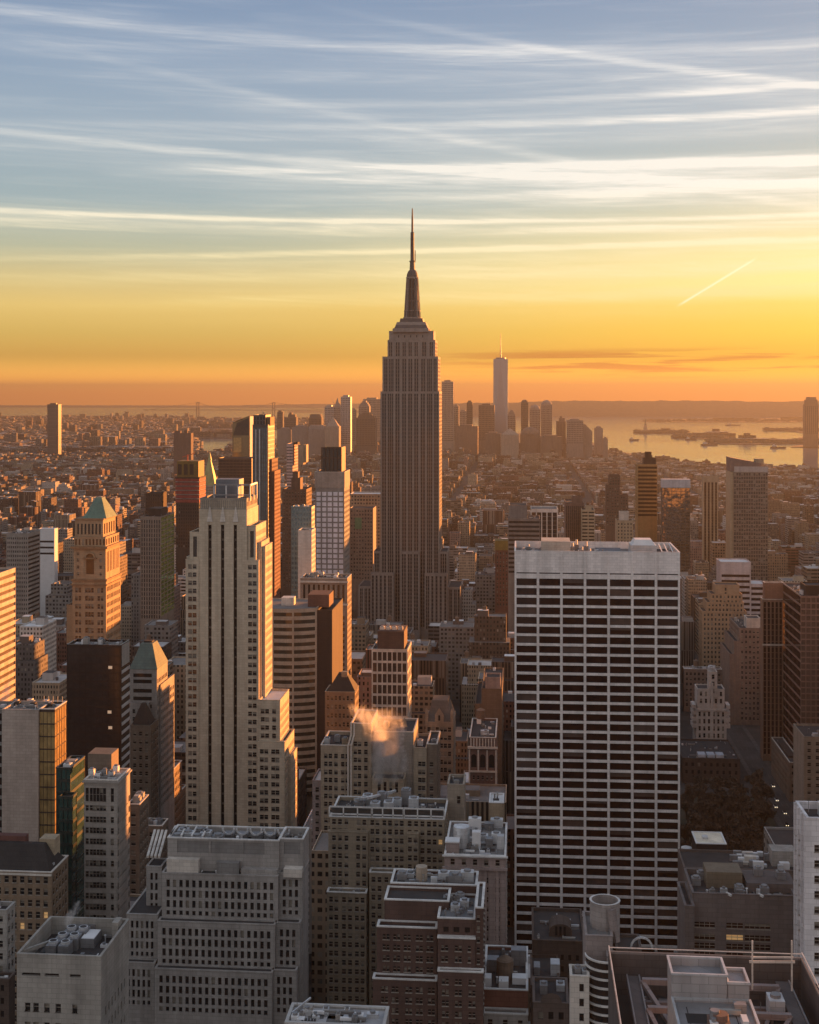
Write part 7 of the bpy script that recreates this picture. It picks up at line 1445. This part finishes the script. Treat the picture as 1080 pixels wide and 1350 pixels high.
def fill_geo(f, wall, roof, extra):
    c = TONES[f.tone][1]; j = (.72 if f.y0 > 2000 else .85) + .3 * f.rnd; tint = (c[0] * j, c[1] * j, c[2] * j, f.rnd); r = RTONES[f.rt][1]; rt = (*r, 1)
    def bx(mb, x0, x1, y0, y1, z0, z1, tt, gg, mm, top=None):
        for q_ in (((x0, y0), (x1, y0)), ((x1, y0), (x1, y1)), ((x1, y1), (x0, y1)), ((x0, y1), (x0, y0))): mb.poly([(*q_[0], z0), (*q_[1], z0), (*q_[1], z1), (*q_[0], z1)], mm, tt, gg)
        if top: mb.poly([(x0, y0, z1), (x1, y0, z1), (x1, y1, z1), (x0, y1, z1)], CROOF, top, gg)
    plain = (50, 50, .0, .0)
    x0, x1, y0, y1, h = f.x0, f.x1, f.y0, f.y1, f.h
    rr = random.Random(int(f.rnd * 1e6)); ins = rr.random() < .35 and x1 - x0 > 18 and h > 30
    hw = h * rr.uniform(.72, .88) if ins else h
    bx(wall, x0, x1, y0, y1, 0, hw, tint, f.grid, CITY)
    def top(x0, x1, y0, y1, z):
        t = .45; zr = z - .9
        roof.poly([(x0 + t, y0 + t, zr), (x1 - t, y0 + t, zr), (x1 - t, y1 - t, zr), (x0 + t, y1 - t, zr)], CROOF, rt, plain)
        for q_ in (((x0 + t, y0 + t), (x1 - t, y0 + t)), ((x1 - t, y0 + t), (x1 - t, y1 - t)), ((x1 - t, y1 - t), (x0 + t, y1 - t)), ((x0 + t, y1 - t), (x0 + t, y0 + t))): wall.poly([(*q_[0], zr), (*q_[1], zr), (*q_[1], z), (*q_[0], z)], CITY, tint, plain)
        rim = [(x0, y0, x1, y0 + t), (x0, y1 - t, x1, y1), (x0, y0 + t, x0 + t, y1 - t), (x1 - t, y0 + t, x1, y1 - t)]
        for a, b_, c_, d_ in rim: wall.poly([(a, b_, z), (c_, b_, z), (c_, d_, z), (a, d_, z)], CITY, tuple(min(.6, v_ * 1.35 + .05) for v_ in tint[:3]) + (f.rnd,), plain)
        return zr
    if ins:
        roof.poly([(x0, y0, hw), (x1, y0, hw), (x1, y1, hw), (x0, y1, hw)], CROOF, rt, plain)
        x0, x1, y0, y1 = x0 + rr.uniform(1.5, 5), x1 - rr.uniform(1.5, 5), y0 + rr.uniform(2, 5), y1 - 1
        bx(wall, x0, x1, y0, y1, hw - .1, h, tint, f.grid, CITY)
    zr = top(x0, x1, y0, y1, h); w, d_ = x1 - x0, y1 - y0
    if f.bulk:
        bw, bd = min(9, w * .4), min(8, d_ * .4); bx0 = x0 + rr.uniform(.6, max(.7, w - bw - .6)); by0 = y0 + rr.uniform(.6, max(.7, d_ - bd - .6)); bh = rr.uniform(2.4, 5.5)
        mb = extra('bulkhead'); cc = rr.choice((tint, (.4, .39, .38, .5), (.12, .1, .09, .5)))
        bx(mb, bx0, bx0 + bw, by0, by0 + bd, zr, zr + bh, cc, plain, CITY, (*rr.choice(RTONES)[1], 1))
    for k in range(rr.choice((0, 1, 2, 3)) if f.y0 < 3200 else rr.choice((0, 0, 1))):
        uw, ud, uh = rr.uniform(1.2, 3.5), rr.uniform(1.2, 3.5), rr.uniform(.8, 2.4); ux, uy = x0 + rr.uniform(.8, max(.9, w - uw - .8)), y0 + rr.uniform(.8, max(.9, d_ - ud - .8))
        mb = extra('roof_unit'); cc = rr.choice(((.55, .55, .55, .5), (.3, .3, .3, .5), (.65, .64, .62, .5), (.1, .09, .09, .5)))
        bx(mb, ux, ux + uw, uy, uy + ud, zr, zr + uh, cc, plain, CITY, (*cc[:3], 1))
    if f.tank:
        tx, ty = x0 + w * rr.uniform(.25, .75), y0 + d_ * rr.uniform(.3, .7); mb = extra('water_tank'); r0 = 1.9
        for i in range(4): a = math.pi / 4 + i * math.pi / 2; mb.bar((tx + 1.3 * math.cos(a), ty + 1.3 * math.sin(a), zr), (tx + 1.3 * math.cos(a), ty + 1.3 * math.sin(a), zr + 4.05), .3, STEEL)
        mb.tube((tx, ty), r0, zr + 4, zr + 7.6, WOOD, 10); mb.tube((tx, ty), r0 * 1.06, zr + 7.6, zr + 9, WOOD, 10, .1)
NTH = ['', 'second ', 'third ', 'fourth ', 'fifth ', 'sixth ', 'seventh ', 'eighth ', 'ninth ', 'tenth ']
labels = {}; todo = []
for f in MID + LOW:
    mid = f.h >= 34; cx, py = proj((f.x0 + f.x1) / 2, f.y0, f.h); best = None
    for ph, lx, ly, lyy in LAND:
        dd = math.hypot(lx - cx, (ly - py) * 1.4)
        if best is None or dd < best[0]: best = (dd, ph, lx, ly, lyy)
    dd, ph, lx, ly, lyy = best
    rel = ('below' if py > ly + 45 and abs(lx - cx) < 40 else 'behind' if py < ly - 30 and f.y0 > lyy else 'beside' if dd < 55 else 'left of' if cx < lx else 'right of')
    wd = 'wide' if f.x1 - f.x0 > 26 else 'narrow' if f.x1 - f.x0 < 16 else ''
    f.desc = ' '.join(x for x in (wd, TONES[f.tone][0], RTONES[f.rt][0].split()[0] + '-roofed', ('mid-height' if mid else 'low'), 'block') if x)
    f.at = rel + ' the ' + ph; f.dd = dd; f.mid = mid
    labels.setdefault((f.desc, f.at), []).append(f)
for (ds, at_), fs in labels.items():
    fs.sort(key=lambda f: f.y0)
    for i, f in enumerate(fs): f.label = ds + ', ' + (NTH[i] + 'nearest ' if i else '') + at_ if i < 10 else ds + ', farthest ' + at_
seen = {}
for f in MID + LOW:
    b = empty('midrise_building' if f.mid else 'lowrise_building', ((f.x0 + f.x1) / 2, f.y0, 0)); org = tuple(b.location)
    tag(b, f.label, 'building', 'mid-height buildings of the city blocks' if f.mid else 'low buildings of the city blocks')
    wall, roof, ex = MB(), MB(), []
    def extra(n, ex=ex): mb = MB(); ex.append((n, mb)); return mb
    fill_geo(f, wall, roof, extra); wall.build('wall', b, org); roof.build('roof', b, org)
    for n, mb in ex: mb.build(n, b, org)
allm = MB()
for f in FILL:
    if id(f) not in single: fill_geo(f, allm, allm, lambda n: allm)
tag(allm.build('distant_rooftops'), kind='stuff')
# low city across the river and on the islands
far = MB(); rng = random.Random(21)
def far_box(px, py, w, d_, h, tone):
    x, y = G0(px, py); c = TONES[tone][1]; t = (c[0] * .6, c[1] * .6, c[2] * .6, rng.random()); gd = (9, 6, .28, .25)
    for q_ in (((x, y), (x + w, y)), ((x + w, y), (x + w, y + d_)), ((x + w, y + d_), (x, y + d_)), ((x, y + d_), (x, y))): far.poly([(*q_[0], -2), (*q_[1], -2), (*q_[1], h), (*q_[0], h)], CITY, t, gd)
    far.poly([(x, y, h), (x + w, y, h), (x + w, y + d_, h), (x, y + d_, h)], CROOF, (*RTONES[rng.choices(range(5), RW)[0]][1], 1), gd)
for i in range(5200):
    py = 549.5 + 45.5 * rng.random() ** 1.25; px = rng.uniform(-20, 252)
    h = rng.choice((8, 10, 12, 14, 17)) if rng.random() > .018 else rng.uniform(26, 60)
    far_box(px, py, rng.uniform(15, 60), rng.uniform(15, 50), h, rng.randrange(10))
for i in range(900):
    px, py = rng.choice(((rng.uniform(255, 420), rng.uniform(553.5, 564.5)), (rng.uniform(255, 308), rng.uniform(573, 576.3))))
    far_box(px, py, rng.uniform(25, 90), rng.uniform(20, 60), rng.choice((9, 12, 16, 24, 34)), rng.randrange(10))
tag(far.build('far_borough_rooftops'), kind='stuff')
isl = MB(); far2 = far; far = isl
for px, py, w, h, t in ((868, 569.6, 90, 16, 2), (872, 569.4, 60, 24, 2), (915, 575.4, 160, 22, 0), (932, 574.6, 130, 26, 2), (940, 574.2, 40, 42, 0), (948, 575.4, 100, 20, 0), (900, 576, 70, 16, 2), (975, 582, 90, 34, 2), (972, 582.4, 170, 18, 2), (982, 582.2, 30, 46, 2), (1015, 583, 160, 16, 0), (1050, 583, 200, 20, 2), (1055, 568, 300, 20, 2), (1030, 553.6, 500, 30, 2), (940, 553.6, 400, 22, 2)): far_box(px, py, w, 40, h, t)
tag(isl.build('far_waterfront_sheds'), kind='stuff')
# woods on the bay islands and shores
wd = MB(); rng = random.Random(3); wmt = mat('winter_wood', (.06, .05, .035), .95, .4, scale=.02)
def blob(x, y, z, r, h):
    n = 6; a0 = rng.random() * 6
    ring = [(x + r * rng.uniform(.7, 1.2) * math.cos(a0 + i * 6.283 / n), y + r * math.sin(a0 + i * 6.283 / n), z + h * rng.uniform(.3, .55)) for i in range(n)]
    for i in range(n): a, b_ = ring[i], ring[(i + 1) % n]; wd.poly([a, b_, (x, y, z + h)], wmt); wd.poly([(a[0], a[1], z), (b_[0], b_[1], z), b_, a], wmt)
for (pa, pe, ya, ye, n) in ((838, 905, 568.4, 570.8, 160), (890, 960, 572.6, 577, 190), (935, 1080, 580.5, 584, 260), (1010, 1080, 565.5, 567.5, 120), (850, 1080, 553, 555.8, 260)):
    for i in range(n): x, y = G0(rng.uniform(pa, pe), rng.uniform(ya, ye)); blob(x, y, 0, rng.uniform(14, 30), rng.uniform(9, 17))
tag(wd.build('far_off_woods'), kind='stuff')

# ------------------------------------------------------------------ park trees, cars, steam
bark = mat('winter_bark', (.07, .052, .038), .95, .3); twig = mat('winter_twigs', (.075, .058, .043), .95, .4, scale=.5)
def make_tree(seed):
    rr = random.Random(seed); t = MB(); cr = MB(); H = rr.uniform(15, 19)
    def limb(a, dr, L, w, lv):
        b_ = a + dr * L; (t if lv < 3 else cr).bar(a, b_, w, bark if lv < 3 else twig)
        if lv == 4:
            for k in range(7):
                c = b_ + Vector((rr.uniform(-1, 1), rr.uniform(-1, 1), rr.uniform(-.4, 1))) * .9; s_ = rr.uniform(.5, 1.0); e1 = Vector((rr.uniform(-1, 1), rr.uniform(-1, 1), rr.uniform(-1, 1))).normalized() * s_; e2 = Vector((rr.uniform(-1, 1), rr.uniform(-1, 1), rr.uniform(-1, 1))).normalized() * s_ * .45
                cr.poly([tuple(c - e1), tuple(c + e2), tuple(c + e1), tuple(c - e2)], twig)
            return
        for k in range((4, 4, 4, 4)[lv]):
            nd = (dr + Vector((rr.uniform(-1, 1), rr.uniform(-1, 1), rr.uniform(-.25, .7))) * (.75 if lv else .6)).normalized(); limb(a + dr * L * rr.uniform(.65, 1), nd, L * rr.uniform(.55, .75), w * .55, lv + 1)
    limb(Vector((0, 0, 0)), Vector((rr.uniform(-.05, .05), rr.uniform(-.05, .05), 1)).normalized(), H * .32, .55, 0)
    return t.mesh('trunk'), cr.mesh('crown')
TREES = [make_tree(s_) for s_ in (1, 2, 3)]
rng = random.Random(9); tp = []
for i in range(8):
    for j in range(16): tp.append((68 + i * 11 + rng.uniform(-3, 3), 655 + j * 13.5 + rng.uniform(-4, 4)))
tp = [t_ for t_ in tp if 898 < proj(*t_, 12)[0] < 1016]
tp.sort(key=lambda q_: q_[1]); rows_ = {}
ORD = ['first', 'second', 'third', 'fourth', 'fifth', 'sixth', 'seventh', 'eighth', 'ninth', 'tenth', 'eleventh', 'twelfth']
for i, (x, y) in enumerate(tp):
    r = empty('bare_tree', (x, y, 0)); k = rng.randrange(3); sc = rng.uniform(1.05, 1.5); r.scale = (sc, sc, sc); r.rotation_euler = (0, 0, rng.uniform(0, 6.28)); rk = int((y - 640) // 48); n = rows_.get(rk, 0); rows_[rk] = n + 1
    tag(r, 'bare brown winter tree in the park, ' + ORD[min(n, 11)] + ' in the ' + ORD[rk] + ' cluster from the slab', 'tree', 'bare winter trees in the park')
    for nm, me in zip(('trunk', 'crown'), TREES[k]): o = bpy.data.objects.new(nm, me); COL.objects.link(o); o.parent = r
sheet('park_lawn', [(62, 640), (152, 640), (152, 872), (62, 872)], .02, gmat('dull_lawn', (.04, .04, .022), (.07, .06, .04), .1))
def make_car(paint):
    P = {}
    b_ = MB(); b_.box(-.9, .9, -2.2, 2.2, .35, .95, paint, True); P['body'] = b_
    c = MB(); c.frustum(-.82, .82, -1.2, 1.5, .95, -.68, .68, -.6, 1.0, 1.5, G_DARK); P['cabin'] = c
    return P
CARP = [('yellow', mat('taxi_paint', (.55, .33, .03), .4)), ('white', mat('white_paint', (.7, .7, .7), .4)), ('black', mat('black_paint', (.02, .02, .02), .3)), ('silver', mat('silver_paint', (.4, .4, .42), .35))]
HL = emit('headlamp', (1, .8, .5), .5); meshes = {}
for nm, pm in CARP:
    P = make_car(pm); ml = [('body', P['body'].mesh('car_body')), ('cabin', P['cabin'].mesh('car_cabin'))]
    for sx in (-.6, .6): h = MB(); h.box(sx - .22, sx + .22, -2.3, -2.19, .5, .8, HL, True); ml.append(('headlight', h.mesh('headlight')))
    for sx in (-.8, .8):
        for sy in (-1.35, 1.35):
            wv = MB(); n = 10
            for i in range(n):
                a0, a1 = 6.283 * i / n, 6.283 * (i + 1) / n; p4 = [(sy + .34 * math.cos(a), .34 + .34 * math.sin(a)) for a in (a0, a1)]
                wv.poly([(sx - .12, *p4[0]), (sx - .12, *p4[1]), (sx + .12, *p4[1]), (sx + .12, *p4[0])], DKBR); wv.poly([(sx - .12, sy, .34), (sx - .12, *p4[0]), (sx - .12, *p4[1])], DKBR); wv.poly([(sx + .12, sy, .34), (sx + .12, *p4[0]), (sx + .12, *p4[1])], DKBR)
            ml.append(('wheel', wv.mesh('wheel')))
    meshes[nm] = ml
rng = random.Random(2); cnt = {}
for i in range(12):
    nm = rng.choice(list(meshes)); n = cnt.get(nm, 0); cnt[nm] = n + 1
    y = 745 + i * 13.5 + rng.uniform(-4, 4); r = empty('car', (163 + rng.choice((-5, -1.7, 1.7, 5)), y, .012))
    tag(r, nm + ' car driving toward the camera on the avenue, ' + ORD[min(n, 11)] + ' ' + nm + ' one up the street', 'car', 'cars on the avenue beside the park')
    for pn, me in meshes[nm]: o = bpy.data.objects.new(pn, me); COL.objects.link(o); o.parent = r
def plume(name, path, dens, col, label):
    """a drifting puff of steam: lumpy closed shell filled with wispy vapour"""
    bm = MB(); n = 14; rings = []; m = bpy.data.materials.new(name); m.use_nodes = True; q = NG(m.node_tree); m.node_tree.nodes.remove(m.node_tree.nodes['Principled BSDF'])
    xs_, ys_, zs_ = [[p[k] + s_ * p[3] * 1.05 for p in path for s_ in (-1, 1)] for k in range(3)]
    bm.box(min(xs_), max(xs_), min(ys_), max(ys_), min(zs_), max(zs_), m, True)
    pv = q.new('ShaderNodeVolumePrincipled'); pv.inputs['Color'].default_value = (*col, 1); pv.inputs['Anisotropy'].default_value = .35; pv.inputs['Density Attribute'].default_value = ''
    pos = q.new('ShaderNodeNewGeometry').outputs['Position']; nz_ = q.noise(q.v('MULTIPLY', pos, (1, 1, .7)), 1.1 / path[len(path) // 2][3], 4, .65, 1.2)
    fall = None; fine = []
    for p_, q_ in zip(path, path[1:]): fine += [p_, tuple((a + b) / 2 for a, b in zip(p_, q_))]
    fine.append(path[-1])
    for x, y, z, r in fine:
        k = q.m('SUBTRACT', 1.0, q.m('DIVIDE', q.v('LENGTH', q.v('SUBTRACT', pos, (x, y, z))), r))
        fall = k if fall is None else q.m('MAXIMUM', fall, k)
    q.l.new(q.m('MULTIPLY', q.sstep(q.m('MULTIPLY_ADD', q.m('SUBTRACT', nz_, .5), 2.8, fall), .10, .95), dens), pv.inputs['Density'])
    q.l.new(pv.outputs[0], m.node_tree.nodes['Material Output'].inputs['Volume'])
    return tag(bm.build(name), kind='stuff')
y = 560
pz = lambda px, py, r: (X(px, y), y, Z(py, y, px), r)
plume('steam', [pz(500, 1024, 3.2), pz(500, 1012, 4.2), pz(502, 1000, 4.6), pz(504, 988, 5), pz(503, 976, 5.5), pz(500, 964, 6), pz(494, 953, 6), pz(486, 946, 5.5), pz(478, 940, 4.8), pz(470, 936, 3.4), pz(464, 932, 2)], .17, (.93, .93, .93), '')
plume('steam', [pz(518, 1024, 4.5), pz(518, 1008, 5), pz(518, 994, 5), pz(520, 980, 5), pz(522, 966, 5), pz(520, 954, 5.5), pz(512, 947, 5.5), pz(504, 943, 4), pz(498, 941, 2)], .06, (.93, .93, .93), '')
plume('steam', [pz(531, 1022, 1.4), pz(532, 1012, 2.6), pz(533, 1002, 2.4), pz(531, 990, 1.8), pz(529, 980, 1.4), pz(531, 968, 2), pz(531, 958, 1.8), pz(528, 950, 1)], .22, (.95, .95, .95), '')
plume('steam', [pz(499, 1027, 3.6), pz(499, 1018, 4.2), pz(500, 1008, 4.6), pz(501, 997, 4.8), pz(502, 986, 4.4), pz(502, 976, 3)], .16, (.95, .95, .95), '')
plume('steam', [pz(522, 1027, 3), pz(521, 1017, 3.6), pz(520, 1006, 4.2), pz(520, 996, 4.4), pz(521, 984, 3.6)], .10, (.95, .95, .95), '')
y = 312
plume('steam', [pz(88, 1222, .7), pz(90, 1214, 1.2), pz(95, 1205, 1.6), pz(100, 1197, 1.5), pz(103, 1190, .8)], .35, (.93, .93, .93), '')
y = 520
plume('steam', [pz(2, 936, 2), pz(5, 926, 3.2), pz(8, 914, 3), pz(10, 905, 2), pz(12, 898, 1)], .16, (.95, .95, .95), '')

# blocks added west of the view, unseen themselves, to keep the low sun off the streets
sh = MB(); rng = random.Random(31)
for yy in range(500, 6200, 80):
    x = max(240, .235 * yy + 40)
    while x < .235 * yy + 900:
        w = rng.uniform(40, 80)
        if rng.random() < .8: sh.box(x, x + w - 14, yy, yy + 58, 0, rng.choice((50, 65, 80, 100, 125)) * (1 if yy < 2200 else .55), CONC)
        x += w
for a, e, c, d_, h in ((185, 245, 190, 322, 240), (185, 250, 330, 410, 185), (185, 250, 430, 545, 172), (185, 262, 560, 640, 290), (185, 250, 655, 735, 192), (190, 250, 742, 800, 120), (242, 330, 880, 955, 150)): sh.box(a, e, c, d_, 0, h, CONC)
tag(sh.build('unseen_shade_blocks'), kind='stuff')

# ------------------------------------------------------------------ the air
hm = bpy.data.materials.new('haze_air'); hm.use_nodes = True; q = NG(hm.node_tree); hm.node_tree.nodes.remove(hm.node_tree.nodes['Principled BSDF'])
pv = q.new('ShaderNodeVolumePrincipled'); pv.inputs['Color'].default_value = (.15, .165, .185, 1); pv.inputs['Density'].default_value = 6.5e-5; pv.inputs['Anisotropy'].default_value = .45; pv.inputs['Density Attribute'].default_value = ''
q.l.new(pv.outputs[0], hm.node_tree.nodes['Material Output'].inputs['Volume'])
mb = MB(); mb.box(-27000, 27000, -320, 30500, -6, 475, hm, True); tag(mb.build('haze'), kind='stuff')
